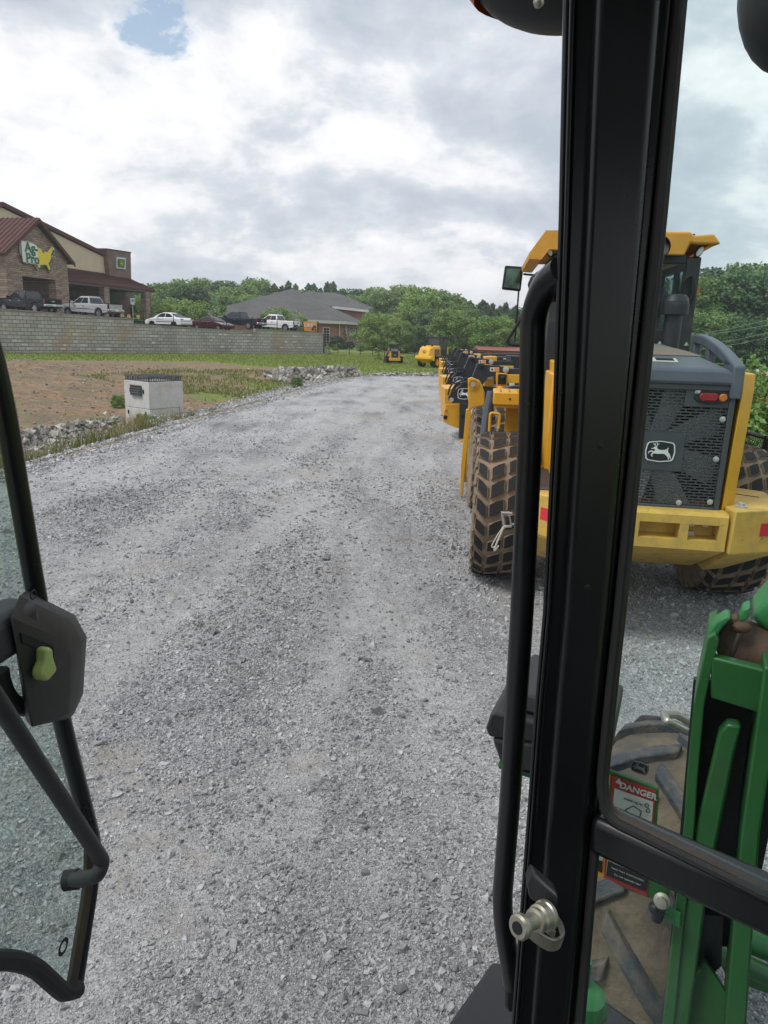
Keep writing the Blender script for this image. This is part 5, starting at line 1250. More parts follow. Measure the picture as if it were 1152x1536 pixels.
# curved side rails
for s_ in (-1, 1):
    yy_ = [Yc + .0, Yc - .25, Yc - .55, Yc - .85, YG - .02]
    def topc(y): 
        f = (y - (YG - .05)) / (Yc - (YG - .05)); return hz0 + .16 + (hzt + .10 - hz0 - .16) * math.sin(f * math.pi / 2) ** .9
    out = [(y, topc(y)) for y in np.linspace(Yc, YG - .05, 12)]
    inn = [(y, topc(y) - .085) for y in np.linspace(YG + .16, Yc - .07, 10)]
    bar = MB()
    xo = s_ * (h0 - .03)
    bar.prism(out + inn, 'x', xo - .045, xo + .045)
    bar.prism([(YG - .055, hz0 - .10), (YG - .055, topc(YG - .05)), (YG + .2, topc(YG + .16) - .01), (YG + .28, hz0 - .02)], 'x', xo - .045, xo + .045)
    for yk in (Yc - .06, Yc - .52): bar.box((xo, yk, (topc(yk) + hz0 + .1) / 2 - .05), (.07, .09, topc(yk) - hz0 - .05))
    bar.build('hood_rail', M['hood'], nl, bevel=.015, seg=3)
# base plate, precleaner, exhaust
MB().box((0, Yc + .26, hzt - .04), (2 * (h1 - .26), .50, .06)).build('stack_base', M['hood'], nl, bevel=.01)
p1 = NL(1007, 500, Yc + .18); r_ = (NL(1021, 485, Yc + .18) - NL(994, 485, Yc + .18)).length / 2
zc0, zc1 = NL(1008, 472, Yc + .18).z, NL(1008, 442, Yc + .18).z; rc = (NL(1029, 465, Yc + .18) - NL(987, 465, Yc + .18)).length / 2
mb = MB(); mb.lathe([(.001, hzt - .05), (r_, hzt - .05), (r_ * .98, zc0 + .02), (.001, zc0 + .02)], 20, (p1.x, Yc + .18, 0)); pc = mb.build('intake_stack', M['dgrey'], nl)
mb = MB(); mb.lathe([(.001, zc0), (rc * .99, zc0), (rc, zc0 + .01), (rc, zc0 + .55 * (zc1 - zc0)), (rc * .965, zc0 + .57 * (zc1 - zc0)), (rc * .955, zc0 + .66 * (zc1 - zc0)), (rc * .93, zc0 + .68 * (zc1 - zc0)), (rc * .88, zc0 + .84 * (zc1 - zc0)), (rc * .70, zc1), (.001, zc1 + .01)], 28, (p1.x, Yc + .18, 0)); mb.build('intake_cap', M['dgrey'], pc)
pe = NL(986, 375, Yc + .1); re = (NL(1004, 375, Yc + .1) - NL(968, 375, Yc + .1)).length / 2 * .95
EXH = mat('exhaust_steel', (.10, .085, .075), .5, metal=.5, dirt=(.1, .07, .05), da=.4, ds=8)
pbx = NL(962, 470, Yc + .2).x
mb = MB(); path = [(pbx - .05, Yc + .25, hzt - .05), (pbx - .05, Yc + .25, hzt + .45), (pbx, Yc + .24, pe.z - .22), (pe.x - .02, Yc + .15, pe.z - .05), (pe.x, Yc + .02, pe.z + .02)]
mb.tube(fillet(path, .12), re * .9, 18, rs=None); ex = mb.build('exhaust_pipe', EXH, nl)
mb = MB(); mb.lathe([(re * .98, -.10), (re, 0), (re * .88, .0), (re * .86, -.06), (.001, -.06)][::-1], 24, (0, 0, 0), 'y'); mb.M = None
e2 = mb.build('exhaust_mouth', M['void'], ex); e2.location = (pe.x, Yc + .04, pe.z + .02); e2.rotation_euler = (R(8), 0, R(-14)); e2.scale = (1, -1, 1)
mb = MB()
for x in (p1.x - .13, p1.x + .12, p1.x + .26, p1.x - .2): mb.lathe([(.001, 0), (.022, 0), (.022, .012), (.012, .014), (.012, .03), (.001, .032)], 8, (x, Yc + (.04 if x < p1.x + .2 else .02), hzt - .01))
mb.build('stack_bolts', M['bolt'], nl)
MB().loft([[(-.55, Yc + .28, hzt - .02), (.02 - .0, Yc + .28, hzt - .02), (.02, Yc + .46, hzt - .02), (-.55, Yc + .46, hzt - .02)], [(-.48, Yc + .34, hzt + .34), (-.14, Yc + .34, hzt + .34), (-.14, Yc + .44, hzt + .34), (-.48, Yc + .44, hzt + .34)]]).build('engine_cowl', M['hood'], nl, bevel=.02)
# cab
Y0 = .35                                 # rear cab plane
cr = NL(1043, 460, Y0).x; cl_ = -cr + .06; zroof = NL(1020, 385, Y0).z; zfloor = 1.55; Y1 = Y0 + 1.55
cl_ = NL(822, 480, Y0).x; cxx = (cr + cl_) / 2
mb = MB()
pw_ = .145
for x, w_ in ((cr - pw_ / 2, pw_), (cl_ + pw_ / 2, pw_)):
    mb.box((x, Y0 + .06, (zfloor + zroof) / 2), (w_, .12, zroof - zfloor)); mb.box((x + (.03 if x > 0 else -.03), Y1, (zfloor + zroof) / 2), (.09, .1, zroof - zfloor))
    mb.box((x + (.05 if x > 0 else -.05), Y0 + .85, (zfloor + zroof) / 2), (.06, .07, zroof - zfloor))
mb.box((cxx, Y0 + .06, zroof - .02), (cr - cl_ - 2 * pw_, .12, .10)); mb.box((cxx, Y0 + .06, (zfloor + hzt) / 2 + .05), (cr - cl_ - 2 * pw_, .12, hzt - zfloor + .2))
mb.box((cxx, Y1, zroof - .05), (cr - cl_, .1, .12)); mb.box((cxx, (Y0 + Y1) / 2, zfloor - .1), (cr - cl_, Y1 - Y0 + .1, .2))
for x in (cr - .03, cl_ + .03): mb.box((x, (Y0 + Y1) / 2, zfloor + .22), (.06, Y1 - Y0 - .12, .62)); mb.box((x, (Y0 + Y1) / 2, zroof - .04), (.06, Y1 - Y0 - .12, .1))
cb_ = mb.build('cab_frame', M['dgrey'], nl, bevel=.012)
mb = MB(); mb.box((cxx, Y0 + .02, (hzt + zroof) / 2), (cr - cl_ - 2 * pw_ + .02, .012, zroof - hzt)); mb.build('rear_glass', M['cabglass'], cb_)
mb = MB(); mb.box((cxx, Y1 + .03, (zfloor + zroof) / 2 + .2), (cr - cl_ - .1, .012, zroof - zfloor - .5)); mb.build('front_glass', M['cabglass'], cb_)
for x in (cr - .01, cl_ + .01): mb = MB(); mb.box((x, (Y0 + Y1) / 2 + .05, (zfloor + zroof) / 2 + .25), (.010, Y1 - Y0 - .2, zroof - zfloor - .65)); mb.build('side_glass', M['cabglass'], cb_)
mb = MB(); mb.box((cxx, Y0 + .55, 2.15), (.5, .5, .14)); mb.box((cxx - .05, Y0 + .30, 2.45), (.46, .13, .62), rx=-.1); mb.box((cxx, Y0 + .5, 1.9), (.3, .3, .4)); mb.build('operator_seat', M['rubber'], cb_, bevel=.04)
mb = MB(); mb.tube([(cxx, Y1 - .25, 1.7), (cxx, Y1 - .5, 2.35)], .04, 8); mb.lathe([(.19, 0), (.21, .02), (.19, .04)], 18, (cxx, Y1 - .52, 2.38), 'z', True); mb.build('steering_column', M['rubber'], cb_)
# door grab rail on the right rear post
a = NL(1026, 418, Y0 - .05); b2 = NL(1040, 412, Y0 - .05); c2 = NL(1042, 440, Y0 - .05); d2 = NL(1036, 452, Y0 - .05)
MB().tube(fillet([NL(1022, 442, Y0 - .03), NL(1026, 418, Y0 - .06), NL(1040, 412, Y0 - .06), NL(1041, 440, Y0 - .06), NL(1034, 456, Y0 - .03)], .05), .022, 8).build('cab_grab_rail', M['rubber'], cb_)
MB().box(tuple(NL(1043, 437, Y0 + .05)), (.07, .05, .08)).build('marker_light', M['amber'], cb_)
# roof
def rp(px, py, y): return NL(px, py, y)
YR = Y0 - .12
zt0 = NL(1000, 347, YR).z; ztl = NL(1060, 352, YR).z
xR = NL(1083, 360, YR).x; xL = 2 * cxx - xR; xL = min(xL, NL(794, 385, YR).x)
zk = NL(1041, 366, YR).z; zlow = NL(1030, 384, YR).z; ztip = NL(1083, 366, YR).z
half = [(.0, zt0), (NL(1037, 348, YR).x - cxx, zt0), (NL(1042, 353, YR).x - cxx, ztl - .01), (NL(1072, 351, YR).x - cxx, ztl + .01), (xR - cxx, ztip), (NL(1045, 366, YR).x - cxx, zk), (NL(1036, 366, YR).x - cxx, zk + .01), (NL(1027, 384, YR).x - cxx, zlow), (0, zlow)]
poly = [(cxx + x, z) for x, z in half] + [(cxx - x, z) for x, z in half[::-1][1:-1]]
poly_front = [(x, max(z, zk - .02)) for x, z in poly]
mb = MB(); mb.loft([[(x, YR, z) for x, z in poly], [(x, YR + .35, max(z, zk - .01)) for x, z in poly], [(x * .98, Y1 + .25, max(z, zk + .0) - .02) for x, z in poly]]); rf_ = mb.build('cab_roof', M['roofy'], nl, bevel=.02, seg=2)
mb = MB(); mb.box((cxx, YR - .006, (zt0 + zlow) / 2 + .015), (.62, .012, .02)); mb.build('roof_groove_shadow', mat('roof_shadow_line', (.25, .11, .01), .6), rf_)  # darker strip: shadow of the roof groove put into the colour
for s_ in (1, -1):
    xw = xR if s_ > 0 else xL; xi = xw - s_ * .36
    mb = MB(); mb.loft([[(xw, YR + .02, ztip + .02), (xw, YR + .30, ztip - .02), (xw - s_ * .02, Y1 + .1, ztip)], [(xw - s_ * .30, YR + .1, zlow + .02), (xw - s_ * .30, YR + .34, zlow - .06), (xw - s_ * .3, Y1 + .1, zlow)]]) if False else None
    mb = MB(); mb.slab([(xw - s_ * .01, YR + .06, ztip + .015), (xw - s_ * .01, Y1 + .1, ztip + .01), (xw - s_ * .30, Y1 + .1, ztip - .16), (xw - s_ * .30, YR + .16, ztip - .17)], .03, (-s_ * .5, 0, .85))
    if s_ < 0:
        q = [NL(x, y, YR) for x, y in ((819, 345.5), (845, 345.5), (845, 374), (824, 374), (812, 389.5), (794, 388), (793.5, 380))]
        mb = MB(); mb.loft([q, [p + Vector((0, 1.6, 0)) for p in q]])
    mb.build('roof_skirt', M['orange'] if s_ > 0 else M['roofy'], rf_)
    lp = NL(1050, 377, Y0 - .03) if s_ > 0 else NL(824, 376, Y0 - .03)
    mb = MB(); mb.ball((0, 0, 0), .075, 14, 8, (.5, .5, 1)); l_ = mb.build('work_lamp', M['rubber'], nl); l_.location = (lp.x, lp.y + .03, lp.z); l_.rotation_euler = (0, R(28) * s_, 0)
    mb = MB(); mb.ball((0, -.03, 0), .055, 14, 8, (.5, .25, 1)); mb.build('lamp_glass', HEAD, l_)
mb = MB(); mb.tube([(NL(1051, 350, YR).x, YR + .25, ztl), (NL(1051, 350, YR).x, YR + .25, ztl + .04)], .012, 6); mb.build('antenna_stub', M['rubber'], rf_)
# left mirror on its arm
ym = Y1 + .15
P = [NL(x, y, ym) for x, y in ((757.5, 398), (785.5, 400), (781, 437), (752.5, 434))]
mb = MB(); mb.slab([p for p in P], .07, (0, 1, 0)); mr = mb.build('mirror_housing', M['rubber'], nl, bevel=.02, seg=3)
P2_ = [P[0].lerp(P[2], .12), P[1].lerp(P[3], .09), P[2].lerp(P[0], .09), P[3].lerp(P[1], .10)]
mb = MB(); mb.slab([p + Vector((0, -.004, 0)) for p in P2_], .006, (0, -1, 0)); mb.build('mirror_glass', M['mirror'], mr)
mb = MB(); mb.tube([NL(785, 411, ym), NL(812, 414, ym)], .014, 8); mb.tube([NL(778, 437, ym), NL(775, 476, ym), NL(772, 512, ym)], .011, 8); mb.build('mirror_arm', M['rubber'], mr)
mb = MB(); mb.tube(fillet([NL(806, 440, ym - .1), NL(760, 512, ym - .1), NL(764, 516.5, ym - .1), NL(812, 521, ym - .1)], .05), .020, 8); mb.build('front_handrail', M['rubber'], nl)
mb = MB()
for i in range(5): p = NL(810, 412 + i * 4, ym - .2); mb.box(tuple(p), (.09, .05, .025))
mb.build('mirror_hinge', M['rubber'], mr)
# chassis, engine bay and lower cab
mb = MB(); mb.box((0, .05, 1.0), (1.15, 2.3, .75)); mb.box((0, 0, .8), (1.9, .45, .42)); mb.build('rear_frame', M['yellow'], nl, bevel=.03)
mb = MB(); mb.box((FX * .5, 2.6, .95), (.95, 1.9, .7)); mb.box((FX, 3.1, .8), (1.9, .42, .4)); mb.build('front_frame', M['yellow'], nl, bevel=.03)
xs_l = NL(832, 520, .1).x
for k_ in (1, -1): MB().box((k_ * xs_l, .0, (1.3 + 2.25) / 2), (.10, 1.0, .98)).build('engine_side_door', M['yellow'], nl, bevel=.015)
# left & right rear fender platforms: traced at the plane y=.55
YF = .55
def fp(px, py): p = NL(px, py, YF); return p
a, b_ = fp(740.5, 588), fp(815, 592); zt3 = a.z; zb3 = fp(740.5, 607).z
for s_ in (1, -1):
    def X(x): return x if s_ > 0 else -x
    mb = MB(); mb.box((X((a.x - .62) / 2), YF + .33, (zt3 + zb3) / 2), (abs(a.x + .62), .66, zt3 - zb3)); fd = mb.build('fender_step', M['yellow'], nl, bevel=.012)
    mb = MB()
    for i in range(7): mb.ball((X(a.x + .07 + i * .1), YF + .06, zt3), .026, 8, 4)
    for i in range(7): mb.ball((X(a.x + .07 + i * .1), YF + .30, zt3), .026, 8, 4)
    mb.build('tread_studs', M['yellow'], fd)
    mb = MB(); mb.box((X((a.x - .62) / 2 + .12), YF + .5, zb3 - .30), (abs(a.x + .62) - .1, .05, .60)); mb.box((X((a.x - .62) / 2), YF + .12, zb3 - .02), (abs(a.x + .62) - .04, .10, .035)); mb.build('fender_inner', M['yellow'], fd)
    mb = MB(); xf = X(fp(736, 600).x); mb.tube([(xf, YF + .25, zt3 - .01), (xf - X(.02), YF + .24, zb3 - .1), (xf - X(.05), YF + .18, zb3 - .42)], .035, 8, rs=[.045, .06, .05]); mb.build('mud_flap', M['hood'], fd)
    h_ = [fp(734, 646), fp(735.5, 618.5), fp(750, 620), fp(748, 642)]
    mb = MB(); mb.tube([Vector((X(p.x), p.y - .05, p.z)) for p in fillet(h_, .03)], .016, 8); mb.build('grab_loop', M['yellow'], fd)
    mb = MB(); mb.lathe([(.001, 0), (.012, 0), (.012, .006), (.001, .006)], 8, (X(fp(765, 596).x), YF - .006, (zt3 + zb3) / 2), 'y'); mb.lathe([(.001, 0), (.012, 0), (.012, .006), (.001, .006)], 8, (X(fp(784, 598).x), YF - .006, (zt3 + zb3) / 2 - .01), 'y'); mb.build('step_holes', M['void'], fd)
# access steps between the wheels (left side, low)
mb = MB(); p = NL(815, 775, -.9)
zz = p.z
mb.box((-.82, -.95, zt_ - .14), (.30, 1.2, .26)); mb.build('left_platform', M['yellow2'], nl, bevel=.012)
MB().box((-.82, -.95, zt_ + .03), (.28, 1.1, .06)).build('step_tread', M['dgrey'], nl, bevel=.01)
# lift arm foot + pin seen over the front tyre
YA = 2.45
def ap(px, py): p = NL(px, py, YA); return p
pg = [ap(*q) for q in ((701.5, 568), (707, 566), (719, 571), (723, 578), (727, 590), (727, 608), (709, 612), (703, 618))]
for s_, ox in ((1, 0), (-1, 0)):
    mb = MB(); P = [Vector((p.x if s_ > 0 else -p.x + FX * 2, p.y, p.z)) for p in pg]; mb.slab(P, .10, (0, 1, 0)); la = mb.build('arm_bracket', M['yellow'], nl, bevel=.012)
    c = ap(710, 576.5); cx_ = c.x if s_ > 0 else -c.x + FX * 2
    mb = MB(); mb.lathe([(.001, 0), (.035, 0), (.035, -.03), (.001, -.03)], 14, (cx_, YA, c.z), 'y'); mb.build('pivot_pin', M['bolt'], la)
    mb = MB(); mb.lathe([(.06, .0), (.075, 0), (.075, -.015), (.06, -.015)], 16, (cx_, YA, c.z), 'y', True); mb.build('pin_boss', M['yellow'], la)
mb = MB()
for s_ in (-1, 1):
    mb.prism([(2.5, 1.95), (3.2, 1.9), (4.6, .75), (4.9, .35), (4.55, .35), (4.2, .75), (3.0, 1.6), (2.5, 1.65)], 'x', FX * 1.5 + s_ * .46 - .07, FX * 1.5 + s_ * .46 + .07)
mb.build('lift_arms', M['yellow'], nl, bevel=.015)
bk = MB(); bw = 1.46
pb = [(4.75, .06), (4.62, .35), (4.66, .95), (4.85, 1.22), (4.92, 1.20), (4.74, .92), (4.72, .40), (4.85, .14), (5.75, .10), (5.75, .05)]
bk.prism(pb, 'x', -bw + FX * 2, bw + FX * 2); 
for s_ in (-1, 1): bk.prism([(4.75, .06), (4.62, .35), (4.66, .95), (4.85, 1.22), (5.2, .9), (5.75, .10)], 'x', FX * 2 + s_ * (bw + .0) - .02, FX * 2 + s_ * bw + .02)
bk.build('bucket', M['yellow2'], nl)
# slim yellow edge of the lowered attachment left of the front tyre
pg = [NL(*q, 3.75) for q in ((699, 614), (706, 613), (707, 625), (699, 690), (694, 745), (690.5, 745), (691, 700), (696, 650))]
mb = MB(); mb.slab(pg, .06, (0, 1, 0)); mb.build('side_guard', M['yellow'], nl, bevel=.008)
# ratchet strap hanging by the left rear tyre
rs_ = empty('ratchet_strap', at(760, 800, 6.5), 0, 'pale ratchet buckle with a dangling webbing loop hanging against the rear tyre', 'ratchet strap')
def rl(px, py, d_=0): return at(px, py, 6.5) - rs_.location + Vector((0, d_, 0))
mb = MB(); mb.tube(bez(rl(756, 790), rl(732, 842), rl(748, 818), 12) , .009, 6); mb.tube(bez(rl(756, 790, .02), rl(728, 830, .02), rl(744, 820, .02), 12), .006, 6); mb.build('webbing_loop', M['strap'], rs_)
mb = MB()
for q in ((753, 768, 756, 790), (763, 768, 767, 789)): mb.slab([rl(q[0] - 1.2, q[1]), rl(q[0] + 1.2, q[1]), rl(q[2] + 1.2, q[3]), rl(q[2] - 1.2, q[3])], .03, (0, 1, 0))
mb.tube([rl(752, 769), rl(768, 770)], .012, 8); mb.tube([rl(756, 790), rl(767, 789)], .014, 8); mb.tube([rl(768, 786), rl(800, 792)], .010, 6); mb.build('ratchet_frame', M['bolt'], rs_)
MB().slab([rl(757, 774), rl(763, 774), rl(764, 784), rl(758, 784)], .025, (0, -1, 0)).build('ratchet_handle', M['dgrey'], rs_, bevel=.004)

# ------------------------------------------------------------------ row of front loaders facing left (local traced on a plane facing the camera)
DEC, DEO = mat('decal_white', (.66, .66, .63), .5), mat('decal_orange', (.68, .26, .04), .5)
def row_proto(Y):
    r = empty('compact_loader', at(700, 640, Y), 0); r.location.z = 0; o = r.location.copy()
    def L(px, py, d_=0): return at(px, py, Y) - o + Vector((0, d_, 0))
    def sl(name, pts, th, mt, d_=0, parent=None, bev=.012): return MB().slab([L(x, y, d_) for x, y in pts], th, (0, 1, 0)).build(name, mt, parent or r, bevel=bev)
    bo = sl('boom', [(716, 546), (722, 544.5), (728, 547), (750, 549), (766, 553), (800, 553), (800, 566), (763, 563), (744, 563.5), (732, 566), (725, 576), (713, 590), (703, 588), (706, 572)], .16, M['dgrey'])
    p = L(723.3, 551.5, -.012); mb = MB(); mb.lathe([(.001, 0), (.06, 0), (.06, -.03), (.045, -.03), (.045, -.004), (.001, -.004)], 18, p, 'y'); mb.build('boom_pin', M['rubber'], bo)
    lo_ = sl('boom_nose', [(700, 571), (716, 580), (716, 604), (678, 604.5), (673, 601), (672.5, 596), (676, 591), (688, 580)], .14, M['dgrey'], -.02)
    deer_logo(lo_, basis(L(696, 590.5, -.024), (1, 0, 0), (0, -1, 0)), .33, .32, M['white'], M['rubber'], .004)
    mb = MB(); mb.lathe([(.001, 0), (.055, 0), (.055, -.02), (.001, -.02)], 14, L(677, 599.5, -.02), 'y'); mb.build('nose_pin', M['bolt'], lo_)
    for a, b_, c_ in (((708, 568), (676, 562), (672, 592)), ((710, 571), (682, 566), (677, 590)), ((706, 574), (686, 572), (680, 586))):
        MB().tube(bez(L(*a, -.05), L(*b_, -.08), L(*c_, -.04), 10), .022, 7).build('hydraulic_hose', M['hose'], r)
    dc = sl('warning_decal', [(735, 551), (748.5, 551), (748.5, 557.5), (735, 557)], .004, DEC, -.006, bo, 0)
    sl('decal_band', [(741.5, 551.5), (748, 551.5), (748, 557), (741.5, 557)], .003, DEO, -.009, dc, 0)
    sl('decal_mark', [(737, 552.5), (740, 553), (739, 556), (736.5, 555)], .003, M['rubber'], -.009, dc, 0)
    p = L(758.5, 554.5, -.01); mb = MB(); mb.lathe([(.001, 0), (.075, 0), (.075, -.02), (.03, -.03), (.001, -.03)], 16, p, 'y'); mb.build('pivot_cap', M['bolt'], bo)
    cf = sl('coupler_frame', [(691.5, 604.5), (703, 604.5), (700, 659), (688.5, 658)], .14, M['dgrey'], .05); sl('coupler_cap', [(690, 601), (706, 601), (706, 607), (691, 607)], .12, M['hood'], .03)
    MB().box(tuple(L(695, 625, .04)), (.08, .04, .09)).build('coupler_slot', M['void'], cf)
    ft = sl('coupler_foot', [(690, 661), (696, 659), (697, 672), (690, 667)], .05, M['yellow'], .02)
    bu = sl('bucket_side', [(669, 608), (691, 608), (691, 645), (683, 643), (665.5, 634.5), (666.5, 620), (669, 617)], .05, M['yellow'], .3)
    mb = MB(); pr = [L(669, 585, .35), L(692, 585, .35), L(692, 640, .35), L(669, 630, .35)]; mb.slab(pr, 1.5, (0, 1, 0)); mb.build('bucket_shell', M['yellow'], bu)
    mb = MB(); mb.lathe([(.001, 0), (.055, 0), (.055, -.012), (.001, -.012)], 12, L(669.5, 628, .295), 'y'); mb.build('bucket_eye', M['void'], bu)
    MB().box(tuple(L(670.5, 617.5, .28)), (.05, .03, .05)).build('bucket_reflector', M['redt'], bu)
    # body behind: yellow hood block, dark cab base, light guard
    hb = sl('yellow_body', [(729, 565), (743, 563), (743, 586), (729, 582)], .8, M['yellow'], .25)
    sl('body_label', [(733, 566.5), (741, 566), (741, 570), (733, 570)], .004, DEC, .243, hb, 0)
    sl('lower_frame', [(722, 580), (800, 586), (800, 610), (722, 605)], 1.2, M['dgrey'], .2)
    lg = sl('light_guard', [(743.5, 558.5), (760, 560), (760, 575), (757, 582), (754, 586), (744, 584)], .12, M['yellow'], -.12)
    mb = MB(); mb.box(tuple(L(752, 568.5, -.135)), (.20, .05, .24)); mb.build('lamp_recess', M['void'], lg)
    mb = MB(); mb.ball(L(752, 566, -.16), .055, 10, 6); mb.build('lamp', M['rubber'], lg)
    mb = MB(); mb.ball(L(749, 582, -.16), .09, 14, 8, (1, .8, .75)); mb.build('beacon', M['orange'], lg)
    sl('side_cover', [(760, 561.5), (800, 562), (800, 575), (760, 574.5)], .1, M['yellow'], -.10)
    mb = MB(); mb.tube(fillet([L(754, 588, -.2), L(763, 579.5, -.2), L(800, 579.5, -.2)], .15), .035, 8); mb.build('hand_rail', M['dgrey'], r)
    sl('battery_box', [(764, 581), (800, 581), (800, 592), (762, 592)], .3, M['hood'], -.1); sl('box_label', [(762.5, 574), (770.5, 574), (770.5, 578.5), (762.5, 578.5)], .004, DEC, -.13)
    cbn = sl('cab', [(872, 540), (880, 478), (950, 478), (955, 600), (872, 600)], .9, M['dgrey'], .4)
    if True: sl('loader_tower', [(800, 544), (872, 548), (872, 600), (800, 600)], .9, M['dgrey'], .4)
    for x in (0, 2.1):
        wh = MB().lathe([(.3, -.2), (.5, -.2), (.56, -.12), (.56, .12), (.5, .2), (.3, .2)], 28, (L(760, 640).x + x, .3, .56), 'y', True).build('wheel', M['tyre'], r)
        MB().lathe([(.001, -.12), (.3, -.12), (.32, -.19), (.32, .1), (.001, .1)], 24, (L(760, 640).x + x, .3, .56), 'y').build('rim', M['yellow'], wh)
    return r
YR0 = 17.6
row0 = row_proto(YR0); row0['category'] = 'compact loader'; row0['group'] = 'row of front loaders'
row0['label'] = 'closest machine of the row with a deer emblem on its black boom and curved hoses'
# position of successive machines: pin of the boom elbow seen in the photo
for i, (px, Y, lab) in enumerate(((700.5, 22.2, 'second machine of the row, its deer emblem half hidden behind curved hoses'), (687, 28.0, 'third machine of the row, its boom elbow above the second hoses'), (679.5, 36.0, 'fourth machine of the row with a small decal on its boom'), (677, 42.0, 'farthest machine of the row, beside the yellow compact loader'))):
    c = copy_tree(row0); c['label'] = lab
    if i > 0:
        for ch in list(c.children):
            if ch.name.startswith(('cab', 'side_cover', 'loader_tower')): bpy.data.objects.remove(ch)
    dx_ = at(700, 640, YR0).x - row0.location.x
    e0 = at(723.3, 551.5, YR0).x - row0.location.x
    c.location = (at(px + (8, 8, 9, 6)[i], 545, Y).x - e0, Y, [.02, .0, -.02, -.05][i]); c.rotation_euler.z = R([.6, -.8, .5, -.5][i])
# telescopic booms: long dark beams with yellow heads farther right in the row
for i, (pts, Y, lab) in enumerate((([(746, 535), (830, 535), (830, 547), (747, 548)], 26.0, 'long black boom beam with a yellow head, nearer of the two'), ([(722, 531), (800, 530), (800, 535), (723, 536)], 34.0, 'long black boom beam with a yellow head, farther of the two'))):
    r = empty('boom_lift_machine', at(pts[0][0], 600, Y), 0, lab, 'telehandler', 'boom machines behind the row'); r.location.z = 0; o = r.location.copy()
    f = lambda x, y, d_=0: at(x, y, Y) - o + Vector((0, d_, 0))
    bm2 = MB().slab([f(*q) for q in pts], .35, (0, 1, 0)).build('boom', M['dgrey'], r, bevel=.03)
    x0, y0 = pts[0]; hgt_ = pts[3][1] - y0
    MB().slab([f(x0 - 19 * (1 if i == 0 else .55), y0 - .2), f(x0 - .2, y0 - .4), f(x0 - .2, y0 + hgt_ + .5), f(x0 - 4, y0 + hgt_ + .5), f(x0 - 19 * (1 if i == 0 else .55), y0 + hgt_ * .35)], .5, (0, 1, 0)).build('boom_head', M['yellow'], r, bevel=.03)
    mb = MB(); mb.tube([f(x0 + 9, y0 + 3.5, -.02), f(x0 + 16, y0 + 3.7, -.02)], .03, 6); mb.build('boom_cylinder', M['bolt'], bm2)
    MB().slab([f(x0 + 20, y0 + hgt_), f(x0 + 90, y0 + hgt_), Vector((f(x0 + 90, y0).x, .0, .5)), Vector((f(x0 + 20, y0).x, 0, .5))], 1.8, (0, 1, 0)).build('body', M['yellow'], r, bevel=.03)
    for x in (1.6, 4.0): 
        wh = MB().lathe([(.3, -.2), (.5, -.2), (.56, -.12), (.56, .12), (.5, .2), (.3, .2)], 24, (x, -.1, .56), 'y', True).build('wheel', M['tyre'], r)

# ------------------------------------------------------------------ yellow compact wheel loader on the grass (x forward)
fl = empty('wheel_loader', gz(651, 552.5, 0), 0, 'yellow compact wheel loader with rounded rear hood parked on the far grass', 'wheel loader')
fl.location.z = .08; fl.rotation_euler = (0, 0, R(54)); fl.scale = (.84,) * 3; FM_ = M['yellow_clean']
MB().loft([[(-2.0, -.62, 1.0), (-2.0, .62, 1.0), (-1.72, .55, 1.78), (-1.72, -.55, 1.78)], [(-1.2, -.80, .95), (-1.2, .80, .95), (-1.2, .66, 1.95), (-1.2, -.66, 1.95)], [(-.15, -.80, .95), (-.15, .80, .95), (-.15, .70, 2.02), (-.15, -.70, 2.02)]]).build('engine_hood', FM_, fl, bevel=.08, seg=3)
MB().loft([[(-2.02, -.9, .78), (-2.02, .9, .78), (-2.0, .9, 1.04), (-2.0, -.9, 1.04)], [(-1.5, -1.0, .62), (-1.5, 1.0, .62), (-1.5, 1.0, 1.08), (-1.5, -1.0, 1.08)]]).build('counterweight', FM_, fl, bevel=.05)
MB().loft([[(-1.9, -.7, .72), (-1.9, .7, .72), (-.6, .7, .72), (-.6, -.7, .72)], [(-1.5, -.45, .42), (-1.5, .45, .42), (-.6, .45, .42), (-.6, -.45, .42)]]).build('lower_hood', FM_, fl, bevel=.03)
deer_logo(fl, basis((-1.93, .0, 1.52), (0, -1, 0), (-1, 0, .32)), .30, .27, M['white'], M['rubber'], .012)
for s_ in (-1, 1): MB().slab([(-1.25, s_ * .79, 1.1), (-.35, s_ * .79, 1.15), (-.35, s_ * .72, 1.7), (-1.1, s_ * .72, 1.7)], .03, (0, s_, 0)).build('side_vent', mat('vent_bronze', (.14, .10, .03), .6) if s_ < 0 else bpy.data.materials['vent_bronze'], fl)
mb = MB()
for x, y in ((-.2, -.62), (-.2, .62), (1.0, -.62), (1.0, .62), (.35, .66), (.35, -.66)): mb.box((x, y, 2.05), (.09, .09, 1.5))
mb.box((.4, 0, 2.80), (1.45, 1.40, .12)); mb.box((.4, 0, 1.4), (1.3, 1.35, .5)); cbf = mb.build('cab', M['dgrey'], fl, bevel=.03)
mb = MB(); mb.box((-.21, 0, 2.25), (.02, 1.15, .95)); mb.box((1.02, 0, 2.2), (.02, 1.15, .95)); mb.box((.4, .66, 2.2), (1.1, .02, .95)); mb.box((.4, -.66, 2.2), (1.1, .02, .95)); mb.build('cab_glass', mat('far_cab_glass', (.06, .075, .08), .1), cbf)
mb = MB()
for y in (-.4, .4): mb.prism([(-1.3, 1.93), (-1.22, 2.10), (-1.0, 2.12), (-1.0, 1.95)], 'y', y - .03, y + .03)
mb.build('hood_handles', M['rubber'], fl)
for x in (-.95, 1.15):
    for y in (-.78, .78): wheel_part(fl, (x, y, .50), .52, .36, FM_, 5)
for y in (-.8, .8): MB().box((-.95, y, 1.06), (1.1, .40, .07)).build('fender', M['dgrey'], fl, bevel=.02)
